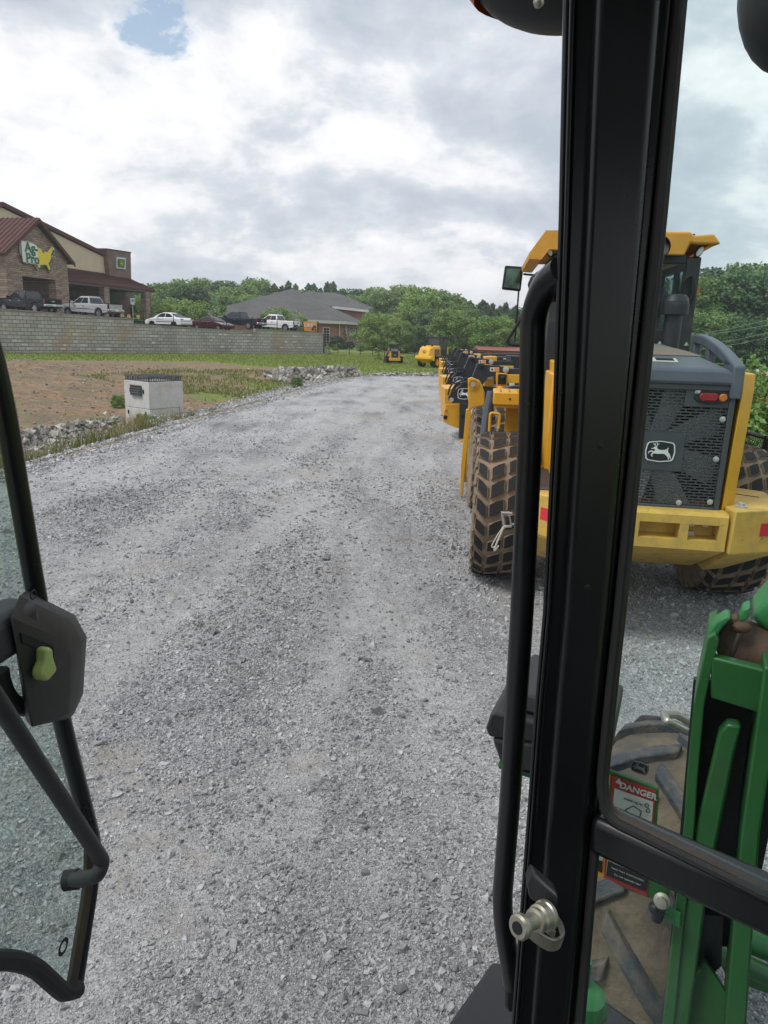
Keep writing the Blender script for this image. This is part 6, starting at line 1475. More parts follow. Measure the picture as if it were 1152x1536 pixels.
MB().box((1.0, 0, .75), (1.6, .6, .5)).build('front_frame', M['dgrey'], fl, bevel=.03)
for y in (-.4, .4): MB().prism([(.9, 1.5), (1.2, 1.6), (2.2, .7), (2.3, .35), (2.05, .35), (1.9, .6), (1.0, 1.3)], 'y', y - .06, y + .06).build('lift_arm', M['dgrey'], fl, bevel=.015)
MB().prism([(2.2, .05), (2.15, .6), (2.3, .95), (2.4, .92), (2.25, .6), (2.3, .15), (3.0, .1), (3.0, .05)], 'y', -.95, .95).build('bucket', M['dgrey'], fl)
MB().box((.75, -.95, 1.55), (.1, .1, .7)).build('side_mirror', FM_, fl, bevel=.02)
# tracked skid loader
sk = empty('track_loader', gz(590, 546.5, 0), 0, 'tracked skid loader with open cab, dark rear door and yellow bumper on the grass', 'skid loader')
sk.location.z = .08; sk.rotation_euler = (0, 0, R(97)); sk.scale = (.74,) * 3
mb = MB()
for y in (-.78, .78):
    pf = fillet([(-1.05, y, .55), (-.85, y, .06), (.85, y, .06), (1.2, y, .5), (.5, y, .78), (-.8, y, .78), (-1.05, y, .55)], .15)
    poly = [(p.x, p.z) for p in pf[:-1]]
    t_ = MB().prism(poly, 'y', y - .2, y + .2).build('track', M['tyre'], sk, bevel=.02)
    mb2 = MB()
    for i in range(14): mb2.box((-1.07 + .0, y, .1 + i * .05), (.02, .38, .02))
    for i in range(24): mb2.box((-.9 + i * .08, y, .79), (.04, .42, .04))
    mb2.build('track_pads', M['rubber'], t_)
MB().box((-.05, 0, .75), (2.0, 1.15, .75)).build('chassis', M['yellow'], sk, bevel=.04)
MB().box((-1.12, 0, .50), (.22, 1.35, .34)).build('rear_bumper', M['yellow'], sk, bevel=.04)
for y in (-.5, .5): MB().loft([[(-1.05, y - .09, .6), (-1.05, y + .09, .6), (-.4, y + .09, .6), (-.4, y - .09, .6)], [(-.95, y - .09, 1.35), (-.95, y + .09, 1.35), (-.4, y + .09, 1.45), (-.4, y - .09, 1.45)]]).build('rear_post', M['yellow'], sk, bevel=.02)
dr = MB().box((-1.08, 0, 1.02), (.12, .78, .80)).build('engine_door', M['dgrey'], sk, bevel=.03)
deer_logo(dr, basis((-1.145, 0, .98), (0, -1, 0), (-1, 0, 0)), .2, .18, M['white'], M['rubber'], .006)
MB().loft([[(-1.0, -.45, 1.42), (-1.0, .45, 1.42), (-.3, .45, 1.42), (-.3, -.45, 1.42)], [(-.8, -.38, 1.62), (-.8, .38, 1.62), (-.3, .38, 1.72), (-.3, -.38, 1.72)]]).build('engine_hood', M['hood'], sk, bevel=.03)
mb = MB()
for x, y in ((-.35, -.48), (-.35, .48), (.75, -.48), (.75, .48)): mb.box((x, y, 1.65), (.09, .09, 1.2))
mb.box((.2, 0, 1.2), (1.1, .9, .2)); cf2 = mb.build('cab_frame', M['dgrey'], sk, bevel=.015)
MB().box((.2, 0, 2.28), (1.4, 1.08, .10)).build('cab_roof', M['tan'], sk, bevel=.03)
MB().box((.3, 0, 1.5), (.35, .42, .5)).build('seat', M['rubber'], cf2, bevel=.04)
for y in (-.66, .66): MB().prism([(-.95, 1.2), (-.85, 1.75), (-.6, 1.8), (1.2, 1.1), (1.75, .4), (1.6, .3), (1.0, .95), (-.55, 1.5), (-.7, 1.15)], 'y', y - .07, y + .07).build('lift_arm', M['dgrey'] if y < 0 else M['tan'], sk, bevel=.02)
MB().box((1.7, -.0, .4), (.3, 1.9, .6)).build('bucket', M['dgrey'], sk, bevel=.03)

# ------------------------------------------------------------------ chain link fence at the right
cf = empty('chain_link_fence', (4.75, 5.0, 0), 0, 'black chain link fence with round posts right of the near loader', 'fence')
fm, t, b, N = nodes('chain_link_mesh')
tcn = N('ShaderNodeTexCoord').outputs['Object']; sp = N('ShaderNodeSeparateXYZ', {0: tcn})
def mth(op, *a): return N('ShaderNodeMath', {i: v for i, v in enumerate(a)}, operation=op).outputs[0]
u_ = mth('MULTIPLY', mth('ADD', sp.outputs[1], sp.outputs[2]), 18.0); v_ = mth('MULTIPLY', mth('SUBTRACT', sp.outputs[1], sp.outputs[2]), 18.0)
fu = mth('ABSOLUTE', mth('SUBTRACT', mth('FRACT', u_), .5)); fv = mth('ABSOLUTE', mth('SUBTRACT', mth('FRACT', v_), .5))
al = mth('GREATER_THAN', mth('MAXIMUM', fu, fv), .435)
b.inputs['Base Color'].default_value = (.012, .013, .013, 1); b.inputs['Roughness'].default_value = .5
t.links.new(al, b.inputs['Alpha'])
fx = lambda y: .02 * (y)
zf = at(1152, 659, 8.3).z
ys_ = [-3, 0.0, 3.05, 6.1, 9.2, 12.3, 15.4]
px1145 = at(1143, 700, 8.4); off = px1145.x - 4.75
for y in ys_:
    yk = y + (px1145.y - 5.0) - 3.05
    MB().tube([(off + .0, yk, -.2), (off, yk, zf + .03)], .034, 10).build('post', M['blackm'], cf)
mb = MB(); ya, yb = ys_[0] + px1145.y - 5 - 3.05, ys_[-1] + px1145.y - 5 - 3.05
mb.tube([(off, ya, zf), (off, yb, zf)], .026, 8); mb.tube([(off, ya, .05), (off, yb, .05)], .006, 5); mb.build('rails', M['blackm'], cf)
MB().box((off + .03, (ya + yb) / 2, zf / 2), (.004, yb - ya, zf - .05)).build('wire_mesh', fm, cf)
# ------------------------------------------------------------------ the tractor we sit in (forward = TF, left = TL)
TF = Vector((math.sin(R(37)), math.cos(R(37)), 0)); TL = Vector((-TF.y, TF.x, 0)); UP = Vector((0, 0, 1))
tr = empty('tractor', (0, 0, 0), 0, 'green tractor we look out of, with black cab frame, open glass door and front loader', 'tractor')
def Wp(px, py, f=.70): return on(px, py, TF * f, TF)              # windshield plane
def seg(name, pts, th, n, mt, parent=None, bevel=0.004): return MB().slab(pts, th, n).build(name, mt, parent or tr, bevel=bevel)
# main pillar, traced at two depths so that it is a real box section
Yp = .70
ROWS = [-90, 0, 160, 320, 470, 619, 770, 920, 1060, 1200, 1370, 1536, 1640]
def EL(y): return float(np.interp(y, [-90, 0, 320, 619, 920, 1000, 1200, 1536, 1640], [846, 845, 838, 829, 814, 806, 792, 767, 760]))
def ER(y): return float(np.interp(y, [-90, 0, 320, 619, 920, 1000, 1200, 1536, 1640], [1030, 1020, 991, 960, 930, 921, 901, 869, 860]))
def colbar(f0, f1, Y, dep):              # strip of the pillar between two fractions of its width
    mb = MB(); rg = []
    for y in ROWS:
        xl, xr = EL(y) + (ER(y) - EL(y)) * f0, EL(y) + (ER(y) - EL(y)) * f1
        a, b_ = at(xl, y, Y), at(xr, y, Y); rg.append([a, b_, b_ + Vector((dep * b_.x / Y * .95, dep, 0)), a + Vector((dep * a.x / Y * 1.05, dep, 0))])
    mb.loft(rg); return mb
pillar = colbar(.055, .955, Yp, .075).build('door_pillar', M['black'], tr, bevel=.007, seg=4)
colbar(.27, .84, Yp - .012, .02).build('pillar_cover', M['black'], pillar, bevel=.008, seg=4)
colbar(.0, .07, Yp + .012, .03).build('pillar_flange', M['black'], pillar, bevel=.003)
colbar(.055, .10, Yp - .005, .02).build('door_seal', M['black'], pillar, bevel=.003, seg=3)
colbar(.93, 1.0, Yp + .006, .05).build('windshield_seal', M['black'], pillar, bevel=.006, seg=3)
for px, py in ((899, 668), (881, 880)):
    mb = MB(); mb.ball(at(px, py, Yp - .0105), .005, 12, 6, (1, .4, 1)); mb.build('cover_plug', M['blackm'], pillar)
# grab handle
Yh = .80
hp = [at(842, 405, .72), at(818, 424, .74), at(800, 470, .76), at(797, 619, .76), at(783, 920, .76), at(765, 1200, .79), at(752, 1362, .80), at(770, 1478, .79)]
MB().tube(fillet(hp, .04, 8), .0135, 16).build('grab_handle', M['black'], tr)
MB().slab([at(769, 1455, Yh), at(781, 1462, Yh), at(776, 1515, Yh), at(764, 1522, Yh), at(758, 1512, Yh), at(759, 1465, Yh)], .02, (0, 1, 0)).build('handle_foot', M['blackm'], tr, bevel=.004)
MB().ball(at(833, 428, Yh - .03), .018, 12, 8, (1.6, .8, 1)).build('handle_mount', M['black'], tr)
# striker bolt and catch loop
Ys = .62
sb = MB().slab([at(800, 1312, Ys + .03), at(838, 1345, Ys), at(836, 1372, Ys), at(795, 1350, Ys + .03), at(792, 1330, Ys + .03)], .02, (0, 1, 0)).build('striker_bracket', M['blackm'], tr, bevel=.003)
a = at(776, 1392, Ys - .03); b_ = at(820, 1372, Ys); dv = (b_ - a).normalized()
mb = MB(); prof = [(.001, 0), (.0105, 0), (.0125, .002), (.0125, .006), (.0095, .008), (.0085, .012), (.0085, .022), (.0115, .023), (.0115, .027), (.0135, .029), (.0135, .036), (.0150, .037), (.0150, .040), (.001, .040)]
mb.M = Matrix.Translation(a) @ dv.to_track_quat('Z', 'Y').to_matrix().to_4x4() @ Matrix.Scale((b_ - a).length / .040, 4, (0, 0, 1)); mb.lathe(prof, 24, (0, 0, 0)); mb.M = None
sk_ = mb.build('striker_bolt', M['steel'], sb)
mb = MB(); mb.lathe([(.001, 0), (.0062, 0), (.0062, .001), (.001, .001)], 16, (0, 0, 0)); h_ = mb.build('striker_socket', M['void'], sk_); h_.location = a - dv * .001; h_.rotation_euler = dv.to_track_quat('Z', 'Y').to_euler()
lp = [(806, 1350), (816, 1347), (834, 1370), (848, 1393), (849, 1408), (838, 1420), (818, 1414), (800, 1400)]
outer = [at(x, y, Ys) for x, y in lp]
def band(pts, dpt, th):
    mb = MB(); c = sum((p for p in pts), Vector()) / len(pts); rg = []
    for p in pts:
        i_ = c + (p - c) * (1 - th); rg.append([p, p + dpt, i_ + dpt, i_])
    mb.loft(rg); return mb
pth = [p_ for p_ in fillet([at(x, y, Ys) for x, y in ((812, 1349), (824, 1354), (836, 1370), (846, 1386), (849, 1400), (843, 1411), (829, 1413), (814, 1405), (800, 1394), (793, 1386))], .02, 3)]
dn_ = at(826, 1436, Ys) - at(829, 1413, Ys); cc = at(822, 1384, Ys); rg = []
for k, p in enumerate(pth):
    inw = (cc - p) * .13; f = min(1, .35 + k * .13 * 10 / len(pth)); rg.append([p, p + dn_ * f + Vector((0, .006, 0)), p + dn_ * f + inw + Vector((0, .008, 0)), p + inw + Vector((0, .003, 0))])
mb = MB(); mb.loft(rg); mb.build('catch_loop', M['steel'], sb, bevel=.0012, smooth=60)
MB().slab([at(821, 1388, Ys), at(834, 1398, Ys), at(832, 1410, Ys), at(819, 1400, Ys)], .012, (0, 1, 0)).build('catch_tongue', M['steel'], sb, bevel=.001)
# windshield lower rail, glasses
wl_ = [Wp(884, 1226), Wp(1240, 1386), Wp(1240, 1454), Wp(880, 1280)]
rail = seg('windshield_rail', wl_, .045, TF, M['black'], None, .009)
mb = MB(); P = [Wp(ER(y) + 1, y, .715) for y in (-90, 0, 160, 320, 470, 619, 770, 920, 1060)] + fillet([Wp(ER(1130) + 1, 1130, .715), Wp(904, 1182, .715), Wp(916, 1222, .715), Wp(1260, 1392, .715)], .05, 8); mb.tube(P, .0062, 8); mb.build('glass_seal', M['trim'], rail)
mb = MB(); P = [Wp(ER(y) - 3, y, .705) for y in (-90, 0, 160, 320, 470, 619, 770, 920, 1060)] + fillet([Wp(ER(1130) - 3, 1130, .705), Wp(900, 1182, .705), Wp(911, 1229, .705), Wp(1260, 1401, .705)], .05, 8); mb.tube(P, .005, 8); mb.build('inner_seal', M['rubber'], rail)
seg('windshield', [Wp(1015, -120, .722), Wp(1560, -120, .722), Wp(1560, 1520, .722), Wp(905, 1205, .722)], .004, TF, M['windshield'], None, 0)
seg('lower_window', [Wp(893, 1262, .722), Wp(1500, 1590, .722), Wp(1500, 2300, .722), Wp(858, 1660, .722)], .004, TF, M['windshield'], None, 0)
MB().tube([Wp(893, 1262, .712), Wp(862, 1640, .712)], .006, 8).build('lower_seal', M['rubber'], tr)
# roof, headliner and closed sides of the cab (outside the picture, they shade the frame)
def T(f, l, z): return TF * f + TL * l + UP * z
rz_ = math.atan2(TF.y, TF.x)
zt = CAM_H + .44
MB().box(tuple(T(-.15, -.45, zt + .09)), (1.75, 1.5, .16), rz=rz_).build('cab_roof', M['green'], tr, bevel=.05, seg=3)
MB().box(tuple(T(-.15, -.45, zt - .01)), (1.66, 1.42, .03), rz=rz_).build('headliner', M['plastic'], tr)
MB().box(tuple(T(-.98, -.45, zt - .75)), (.06, 1.4, 1.5), rz=rz_).build('rear_wall', M['plastic'], tr)
MB().box(tuple(T(-.15, -.45, 1.10)), (1.6, 1.30, .06), rz=rz_).build('cab_floor', M['plastic'], tr)
MB().box(tuple(T(-.15, -1.16, 1.6)), (1.5, .05, .95), rz=rz_).build('right_console', M['plastic'], tr)
mb = MB(); mb.box(tuple(T(-.45, -.42, 1.62)), (.5, .5, .14), rz=rz_); mb.box(tuple(T(-.72, -.42, 1.98)), (.12, .48, .62), rz=rz_); mb.build('operator_seat', M['rubber'], tr, bevel=.04)
mb = MB(); mb.box(tuple(T(.45, -.45, 1.5)), (.35, .45, .8), rz=rz_); mb.build('dashboard', M['plastic'], tr, bevel=.04)
MB().box(tuple(T(1.5, -.45, 1.45)), (1.6, .75, .55), rz=rz_).build('bonnet', M['green'], tr, bevel=.10, seg=4)
for ll in (-1.16,): MB().box(tuple(T(.70, ll, 2.05)), (.07, .07, 2.0), rz=rz_).build('right_pillar', M['black'], tr, bevel=.01)
# step plate at the bottom
P = [gz(738, 1440, 1.28), gz(664, 1545, 1.28), gz(700, 1700, 1.28), gz(900, 1700, 1.28), gz(960, 1536, 1.28), gz(880, 1478, 1.28), gz(790, 1452, 1.28)]
MB().slab(P, .05, (0, 0, -1)).build('fender_plate', M['plastic'], tr, bevel=.01)
# turn lamp and work lamp at the top
a = at(842, -38, .95); mb = MB(); mb.ball(a, .105, 26, 14, (1, .6, .56)); la = mb.build('turn_lamp', M['plastic'], tr)
mb = MB(); mb.lathe([(.100, -.010), (.109, 0), (.100, .010)], 30, (0, 0, 0), 'z', True); o = mb.build('lamp_rim', mat('orange_rim', (.60, .10, .03), .4), la); o.location = a + Vector((0, .0, -.020)); o.scale = (1, .62, 1)
mb.__init__(); mb.ball(at(808, 3, .87), .006, 10, 6); mb.build('lamp_screw', M['steel'], la)
o.hide_render = False
mb = MB(); mb.ball(at(1200, -20, 1.0), .085, 24, 14, (.85, .6, 1.15)); mb.build('work_lamp', M['plastic'], tr)

# open door, traced on its own vertical plane
H0, E0 = Vector((-.60, -.05, 0)), Vector((-.43, 1.0, 0)); DD = (E0 - H0).normalized(); DN = Vector((DD.y, -DD.x, 0))
def D(px, py, off=0): return on(px, py, H0 + DN * off, DN)
dr = MB(); fr_path = [D(-95, 250), D(-48, 400), D(4, 590), D(52, 880), D(92, 1080), D(141, 1268), D(136, 1330), D(113, 1474)]
dr.tube(fillet(fr_path, .06, 5), .0125, 12); door = dr.build('door', M['black'], tr)
gl_ = [D(-400, 250), D(-100, 250), D(-52, 400), D(0, 590), D(48, 880), D(88, 1080), D(136, 1268), D(132, 1330), D(104, 1478), D(76, 1462), D(40, 1446), D(0, 1440), D(-60, 1440), D(-400, 1500)]
MB().slab(gl_, .005, DN).build('door_glass', M['doorglass'], door)
mb = MB(); mb.tube(fillet([D(134, 1262, .012), D(133, 1325, .012), D(106, 1486, .012)], .04), .0085, 8); mb.build('rusty_strip', M['trim'], door)
sealp = [D(116, 1484, .01), D(96, 1490, .01), D(78, 1474, .01), D(52, 1450, .01), D(22, 1440, .01), D(-30, 1440, .01)]
MB().tube(fillet(sealp, .03, 6), .0125, 10).build('bottom_seal', M['rubber'], door)
# handle bar
Db = lambda x, y: D(x, y, .07)
hb = fillet([Db(-70, 950), Db(-10, 1042), Db(60, 1150), Db(154, 1292), Db(148, 1312), D(128, 1318, .045), D(104, 1320, .012)], .035, 7)
MB().tube(hb, .0105, 14).build('handle_bar', M['plastic'], door)
a, b_ = D(128, 1317, .035), D(98, 1321, .006); mb = MB(); mb.tube([a, a.lerp(b_, .35)], .0125, 14); mb.build('handle_collar', M['rust'], door)
mb = MB(); mb.tube([a.lerp(b_, .35), b_], .0145, 14); mb.build('handle_mount', M['rubber'], door)
# latch housing
M['housing'] = mat('housing_plastic', (.014, .0145, .016), .5, var=.2, dirt=(.06, .055, .05), da=.2, ds=25, bump=.15, bs=700)
def lh(off, k):
    return [D(*q, off) for q in k]
hb_ = [(38, 885), (112, 922), (130, 955), (125, 1040), (110, 1073), (34, 1068)]
hf_ = [(14, 925), (92, 958), (106, 984), (104, 1066), (96, 1074), (48, 1092)]
hm_ = [(28, 893), (104, 930), (124, 962), (120, 1046), (106, 1078), (40, 1084)]
mb = MB(); mb.loft([[D(x, y, -.015) for x, y in hb_], [D(x, y, .010) for x, y in hb_], [D(x, y, .034) for x, y in hm_], [D(x, y, .050) for x, y in hf_]])
hs = mb.build('latch_housing', M['housing'], door, bevel=.0025, seg=2, smooth=25)
MB().slab([D(x, y, .0500) for x, y in ((30, 949), (78, 968), (80, 982), (32, 964))], .0015, DN).build('lever_slot', M['void'], hs)
lv = [(52, 972), (58, 969), (63, 972), (63, 982), (69, 1000), (68, 1006), (56, 1020), (49, 1019), (45, 1012), (46, 1004), (52, 990)]
MB().slab([D(x, y, .052) for x, y in lv], .016, DN).build('release_lever', M['lever'], hs, bevel=.004, seg=3)
for px, py in ((50, 892), (36, 922)):
    mb = MB(); mb.lathe([(.004, 0), (.0055, .001), (.0065, 0)], 14, (0, 0, 0), 'z', True); s = mb.build('housing_screw', M['rubber'], hs); s.location = D(px, py, .036); s.rotation_euler = DN.to_track_quat('Z', 'Y').to_euler()
MB().box(tuple(D(-14, 955, .02)), (.12, .05, .055), rz=math.atan2(DD.y, DD.x)).build('latch_arm', M['plastic'], door, bevel=.012, seg=3)
mb = MB(); mb.tube(bez(D(0, 1005, .02), D(6, 1060, .02), D(44, 1062, .02), 8), .010, 10); mb.tube([D(-30, 1048, .015), D(50, 1062, .015)], .012, 10); mb.build('latch_rod', M['rubber'], door)
mb = MB(); mb.lathe([(.007, 0), (.010, .001), (.0125, 0)], 20, (0, 0, 0), 'z', True); s = mb.build('glass_mark', M['rubber'], door); s.location = D(95, 1420, .007); s.rotation_euler = DN.to_track_quat('Z', 'Y').to_euler()

# toolbox on the left step
c = at(838, 1078, 1.32)
tb = empty('tb', c); bpy.data.objects.remove(tb)
A1, A2, A3 = at(730, 1088, 1.28), at(768, 1150, 1.28), at(800, 1160, 1.27)
def Bx(px, py): return at(px, py, 1.30)
front = [(728, 1092), (733, 1079), (900, 1100), (900, 1180), (795, 1160), (748, 1147), (735, 1112)]
dvv = Vector((.10, .20, 0))
lidf = [(728, 1094), (735, 1072), (740, 1068), (918, 1112), (918, 1130), (733, 1106)]
bodf = [(737, 1108), (916, 1132), (905, 1178), (795, 1160), (750, 1146)]
MB().slab([Bx(x, y) for x, y in bodf], .24, Vector((.38, .92, 0)).normalized()).build('battery_box', M['plastic'], tr, bevel=.008, seg=3)
lp0 = [Bx(x, y) for x, y in lidf]; dn = Vector((.38, .92, 0)).normalized() * .27
lid = MB(); lid.loft([lp0, [p + dn + Vector((0, 0, .0)) for p in lp0]]); ld = lid.build('box_lid', M['plastic'], tr, bevel=.006, seg=2)
tops = [at(742, 1066, 1.30), at(915, 1108, 1.30)]
mb = MB(); a, b_ = tops; top_in = [a + Vector((.02, .02, .0)), b_ + Vector((-.02, .02, 0)), b_ + dn * .9 + Vector((-.03, 0, 0)), a + dn * .9 + Vector((.02, 0, 0))]
mb.loft([top_in, [p + Vector((0, 0, .035)) + (sum(top_in, Vector()) / 4 - p) * .12 for p in top_in]]); mb.build('lid_crown', M['plastic'], ld, bevel=.006)
mb = MB()
for x in (762, 800, 850): mb.slab([Bx(x, 1112 + (x - 762) * .13), Bx(x + 12, 1113.5 + (x - 762) * .13), Bx(x + 10, 1135 + (x - 762) * .13), Bx(x + 1, 1133 + (x - 762) * .13)], .004, -dn.normalized())
mb.build('box_ribs', M['plastic'], tr)
MB().slab([at(746, 1147, 1.31), at(795, 1161, 1.31), at(905, 1181, 1.31), at(905, 1189, 1.31), at(795, 1168, 1.31), at(748, 1153, 1.31)], .22, dn.normalized()).build('box_tray', M['green'], tr, bevel=.002)

# front tyre of the tractor
tc0 = Vector((1.06, 2.22, .60)); TRr, TW_ = .64, .42
front = empty('ft', tc0); bpy.data.objects.remove(front)
def lug_tyre(c, Rr, W_, ang):
    mx = Matrix.Translation(c) @ Matrix.Rotation(ang, 4, 'Z'); mb = MB(); mb.M = mx; h = W_ / 2
    prof = [(.5 * Rr, -h * .7), (.62 * Rr, -h * .98), (.78 * Rr, -h * 1.03), (.89 * Rr, -h * .97), (.925 * Rr, -h * .8), (.95 * Rr, -h * .3), (.955 * Rr, 0), (.95 * Rr, h * .3), (.925 * Rr, h * .8), (.89 * Rr, h * .97), (.78 * Rr, h * 1.03), (.62 * Rr, h * .98), (.5 * Rr, h * .7)]
    mb.lathe(prof, 64, (0, 0, 0), 'x', closed=True); w_ = mb.build('front_wheel', M['mudt'], tr)
    lg = MB(); lg.M = mx; n = 15
    def pt(u, a, r): return (u * h, (r - .05 * Rr * abs(u) ** 3) * math.cos(a), (r - .05 * Rr * abs(u) ** 3) * math.sin(a))
    for k in range(n):
        for s_ in (-1, 1):
            a0 = 2 * math.pi * (k + (.5 if s_ > 0 else 0)) / n
            path = [(s_ * 1.03, a0 + .30), (s_ * .80, a0 + .22), (s_ * .45, a0 + .10), (s_ * -.08, a0 - .06)]
            path = [(float(np.interp(q, [0, 1, 2, 3], [p_[0] for p_ in path])), float(np.interp(q, [0, 1, 2, 3], [p_[1] for p_ in path]))) for q in np.linspace(0, 3, 10)]
            rb, rt_ = [], []
            for i, (u, a) in enumerate(path):
                ww = .062 if i else .085
                low = .89 * Rr if i else .78 * Rr; hi = Rr * (1.0 if i else .955)
                rb.append([pt(u, a - ww * 1.25, low), pt(u, a + ww * 1.25, low), pt(u, a + ww * .8, hi), pt(u, a - ww * .8, hi)])
            lg.loft(rb)
    lg.build('tread_lugs', M['lugt'], w_, smooth=25, bevel=.006)
    mb = MB(); mb.M = mx; mb.lathe([(.001, -h * .2), (Rr * .42, -h * .25), (Rr * .52, -h * .72), (Rr * .56, -h * .72), (Rr * .56, h * .6), (.001, h * .6)], 30, (0, 0, 0), 'x'); mb.build('front_rim', M['yellow2'], w_)
    return w_
fw_ = lug_tyre(tc0, TRr, TW_, -R(37))
em = at(960, 1151, 1.78)
ed = (CO - em).normalized()
# steel loop behind the mast
ls = [at(996, 1072, 1.75), at(1014, 1072, 1.80), at(1050, 1092, 1.85), at(1046, 1100, 1.75), at(1034, 1099, 1.72), at(1000, 1082, 1.70)]
MB().tube(fillet(ls + [ls[0]], .012), .011, 10).build('hitch_loop', M['steel'], tr)

# loader mast: open channel with strap, plates and decals
Ym = 1.45
mn = Vector((.42, .9, 0)).normalized()
def Pm(px, py, off=0): return on(px, py, Vector((0.55, Ym, 0)) + mn * off, mn)
mast = MB().slab([Pm(x, y) for x, y in ((1061, 958), (1073, 950), (1078, 962), (1066, 1010), (1056, 1060), (1046, 1170), (1042, 1240), (1025, 1400), (1001, 1640), (983, 1640), (1009, 1400), (1026, 1240), (1030, 1170), (1040, 1060))], .16, mn).build('loader_mast', M['green'], tr, bevel=.003)
MB().slab([Pm(1066, 985), Pm(1300, 1045), Pm(1300, 1120), Pm(1066, 1048)], .03, mn).build('mast_cap_plate', M['green'], tr, bevel=.005)
MB().slab([Pm(1146, 1000, -.02), Pm(1175, 1008, -.02), Pm(1140, 1250, -.02), Pm(1118, 1560, -.02), Pm(1085, 1560, -.02), Pm(1112, 1250, -.02)], .16, mn).build('mast_side_plate', M['green'], tr, bevel=.005)
MB().slab([Pm(1040, 1020, .14), Pm(1200, 1020, .14), Pm(1120, 1420, .14), Pm(1005, 1420, .14)], .02, mn).build('mast_back', M['dgrey'], tr)
MB().slab([Pm(1078, 1100, .01), Pm(1090, 1086, .01), Pm(1112, 1090, .01), Pm(1102, 1130, .01), Pm(1062, 1330, .01), Pm(1026, 1600, .01), Pm(985, 1600, .01), Pm(1020, 1400, .01), Pm(1045, 1240, .01)], .035, mn).build('inner_strap', M['green'], tr, bevel=.006)
# curved ear with rusty pivot tube and arm
MB().slab([Pm(x, y, .02) for x, y in ((1061, 968), (1062, 950), (1073, 934), (1090, 924), (1097, 929), (1084, 941), (1075, 955), (1074, 970))], .05, mn).build('pivot_ear', M['greenl'], tr, bevel=.004)
MB().slab([Pm(x, y, .05) for x, y in ((1073, 972), (1075, 956), (1095, 929), (1106, 925), (1111, 934), (1103, 960), (1094, 992), (1080, 992))], .03, mn).build('rusty_washer_plate', M['rust'], tr, bevel=.004)
a, b_ = Pm(1100, 970, .12), Pm(1260, 1030, .12); MB().tube([a, b_], .068, 26).build('pivot_tube', M['rust'], tr)
MB().slab([Pm(1124, 930, .10), Pm(1150, 900, .10), Pm(1300, 760, .10), Pm(1360, 880, .10), Pm(1200, 985, .10)], .14, mn).build('loader_arm', M['greenl'], tr, bevel=.02, seg=3)
MB().slab([Pm(1107, 934, .05), Pm(1114, 915, .05), Pm(1126, 910, .05), Pm(1122, 930, .05)], .05, mn).build('arm_tab', M['greenl'], tr, bevel=.004)
MB().ball(Pm(1112, 941, .05), .016, 10, 7, (1.3, .9, .8)).build('grease_fitting', M['rust'], tr)
# decal plate low on the frame
dpn = Vector((.45, .89, 0)).normalized()
def Pd(px, py, off=0): return on(px, py, Vector((.55, 1.42, 0)) + dpn * off, dpn)
dp = MB().slab([Pd(870, 1146), Pd(902, 1152), Pd(988, 1184), Pd(984, 1255), Pd(1004, 1350), Pd(975, 1348), Pd(940, 1335), Pd(905, 1315), Pd(862, 1300)], .012, dpn).build('decal_plate', M['green'], tr, bevel=.002)
DR, DK = mat('decal_red', (.36, .035, .03), .45), M['rubber']; DCW = mat('decal_dirty_white', (.50, .53, .49), .6, dirt=(.3, .3, .26), da=.3, ds=30)
def quad(name, q, off, mt, par, th=.0015): return MB().slab([Pd(x, y, -off) for x, y in q], th, -dpn).build(name, mt, par)
d1 = quad('danger_decal', [(919, 1163), (984, 1186), (971, 1345), (906, 1316)], .001, DR, dp)
quad('decal_paper', [(922, 1182), (980, 1203), (969, 1336), (909, 1311)], .003, DCW, d1)
quad('decal_footer', [(912, 1291), (972, 1315), (969, 1337), (909, 1312)], .005, DK, d1)
d2 = quad('orange_decal', [(890, 1156), (916, 1162), (906, 1316), (880, 1302)], .001, M['orange'], dp)
quad('decal_paper', [(890, 1172), (913, 1178), (903, 1308), (880, 1296)], .003, DCW, d2)
quad('decal_footer', [(886, 1286), (904, 1292), (903, 1309), (882, 1298)], .005, DK, d2)
xv = (Pd(984, 1190) - Pd(919, 1167)).normalized(); zv = -dpn
def dtext(s_, px, py, size, mt, par, b_=0.0): return text('decal_text', s_, size, mt, par, basis(Pd(px, py, -.0065), xv, zv), .0004, b_)
dtext('DANGER', 957, 1187, .020, DCW, d1, .03); dtext('WARNING', 890, 1166, .013, DK, d2)
dtext('AVOID INJURY', 950, 1203, .0065, DK, d1)
for i, s_ in enumerate(('Avoid serious injury or', 'death from electrocution.', 'Do not operate near')): dtext(s_, 942 - i * .5, 1303 + i * 8.2, .0072, DCW, d1)
mb = MB()
def dl(pts, r=.0011): mb.tube([Pd(x, y, -.0062) for x, y in pts], r, 4)
dl([(938, 1215), (950, 1209), (962, 1217), (957, 1232), (944, 1230), (938, 1215)]); dl([(932, 1222), (944, 1226), (940, 1236), (930, 1230)]); dl([(958, 1226), (971, 1232), (969, 1240), (955, 1236), (958, 1226)]); dl([(940, 1218), (955, 1225)]); dl([(930, 1238), (966, 1250)])
for cx_, cy_ in ((970, 1208), (972, 1216)): dl([(cx_ + 3 * math.cos(t_), cy_ + 3 * math.sin(t_)) for t_ in [i * .7 for i in range(10)]], .0008)
for cx_, cy_ in ((945, 1283), (961, 1291)): dl([(cx_ + 6 * math.cos(t_), cy_ + 6 * math.sin(t_)) for t_ in [i * .7 for i in range(10)]], .0010)
dl([(951, 1270), (955, 1282), (950, 1292)], .0022); dl([(949, 1274), (958, 1279)], .0018); dl([(916, 1262), (914, 1282)], .0012); dl([(927, 1266), (925, 1286)], .0012); dl([(916, 1266), (945, 1276)], .0008)
mb.build('decal_drawing', DK, d1)
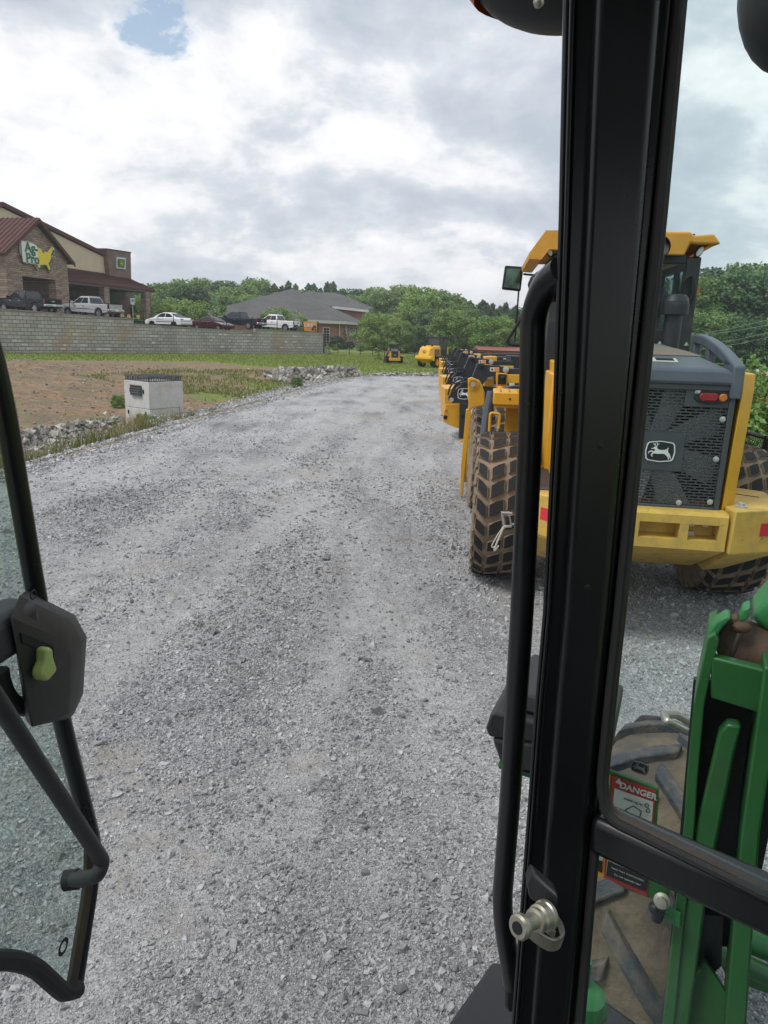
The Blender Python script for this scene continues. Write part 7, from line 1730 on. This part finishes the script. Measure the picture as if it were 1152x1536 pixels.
mb = MB(); mb.slab([Pd(923, 1173, -.0055), Pd(934, 1179, -.0055), Pd(929, 1167, -.0055)], .0008, -dpn); mb.build('warning_triangle', DCW, d1)
# dark deer badge standing above the plate
bdg = deer_logo(tr, basis(Pd(960, 1151, -.01), xv, zv), .038, .034, mat('badge_grey', (.10, .105, .11), .4), DK, .002, 'deer_badge')
# bolts and lower frame pieces
mb = MB(); mb.lathe([(.001, 0), (.016, 0), (.018, .004), (.018, .012), (.011, .014), (.011, .035), (.001, .036)], 14, (0, 0, 0)); bo = mb.build('frame_bolt', M['steel'], tr); bo.location = Pd(993, 1350, -.01); bo.rotation_euler = (-dpn + Vector((0, 0, .5))).to_track_quat('Z', 'Y').to_euler()
mb = MB(); mb.ball(Pd(982, 1362, -.01), .014, 12, 8); mb.tube([Pd(992, 1355, -.01), Pd(985, 1378, 0)], .013, 10); mb.build('ball_joint', M['dgrey'], tr)
MB().slab([Pd(994, 1368), Pd(1020, 1382), Pd(1020, 1394), Pd(996, 1378)], .03, dpn).build('small_bracket', M['greenl'], tr, bevel=.002)
MB().slab([Pm(1056, 1440, .05), Pm(1135, 1560, .05), Pm(1180, 1700, .05), Pm(960, 1700, .05), Pm(985, 1560, .05), Pm(1020, 1490, .05)], .015, mn).build('gusset_plate', M['green'], tr, bevel=.003)
MB().tube(bez(Pm(1050, 1452, .03), Pm(1012, 1500, .03), Pm(1015, 1620, .03), 8), .007, 8).build('gusset_cable', M['green'], tr)
MB().slab([Pm(1010, 1365, .09), Pm(1085, 1375, .09), Pm(1082, 1450, .09), Pm(1055, 1470, .09), Pm(1015, 1500, .09)], .10, mn).build('inner_frame', M['dgrey'], tr)
def Pf(px, py): return at(px, py, 1.75)
MB().tube([Pf(1076, 1395), Pf(1115, 1402), Pf(1300, 1480)], .045, 16).build('hydraulic_cylinder', M['greenl'], tr)
MB().tube([at(1068, 1424, 1.68), at(1290, 1530, 1.68)], .028, 16).build('cylinder_rod', M['green'], tr)
MB().slab([at(1090, 1430, 1.8), at(1180, 1475, 1.8), at(1200, 1510, 1.8), at(1110, 1478, 1.8), at(1088, 1462, 1.8)], .06, (0, 1, 0)).build('axle_bracket', M['green'], tr, bevel=.01)
# green cap by the pillar foot
c = at(878, 1505, .92); mb = MB(); mb.lathe([(.001, -.16), (.034, -.16), (.034, .0), (.030, .018), (.018, .028), (.001, .030)], 28, c); mb.build('green_canister', M['greenl'], tr)
mb = MB(); mb.lathe([(.0345, -.012), (.036, -.008), (.0345, -.004)], 28, c, 'z', True); mb.build('canister_band', M['green'], tr)
mb = MB(); mb.lathe([(.001, 0), (.012, 0), (.012, .05), (.001, .052)], 18, at(872, 1478, .93)); mb.build('canister_neck', M['greenl'], tr)
# ------------------------------------------------------------------ thin summer haze
hm = bpy.data.materials.new('haze_air'); hm.use_nodes = True; ht = hm.node_tree; ht.nodes.clear()
ho = ht.nodes.new('ShaderNodeOutputMaterial'); hv = ht.nodes.new('ShaderNodeVolumePrincipled')
hv.inputs['Density'].default_value = 0.0007; hv.inputs['Color'].default_value = (.86, .90, .95, 1); hv.inputs['Anisotropy'].default_value = .3
ht.links.new(hv.outputs[0], ho.inputs['Volume'])
hb = MB().box((0, 400, 15.5), (1400, 1300, 36)).build('haze', hm); tag(hb, kind='stuff')
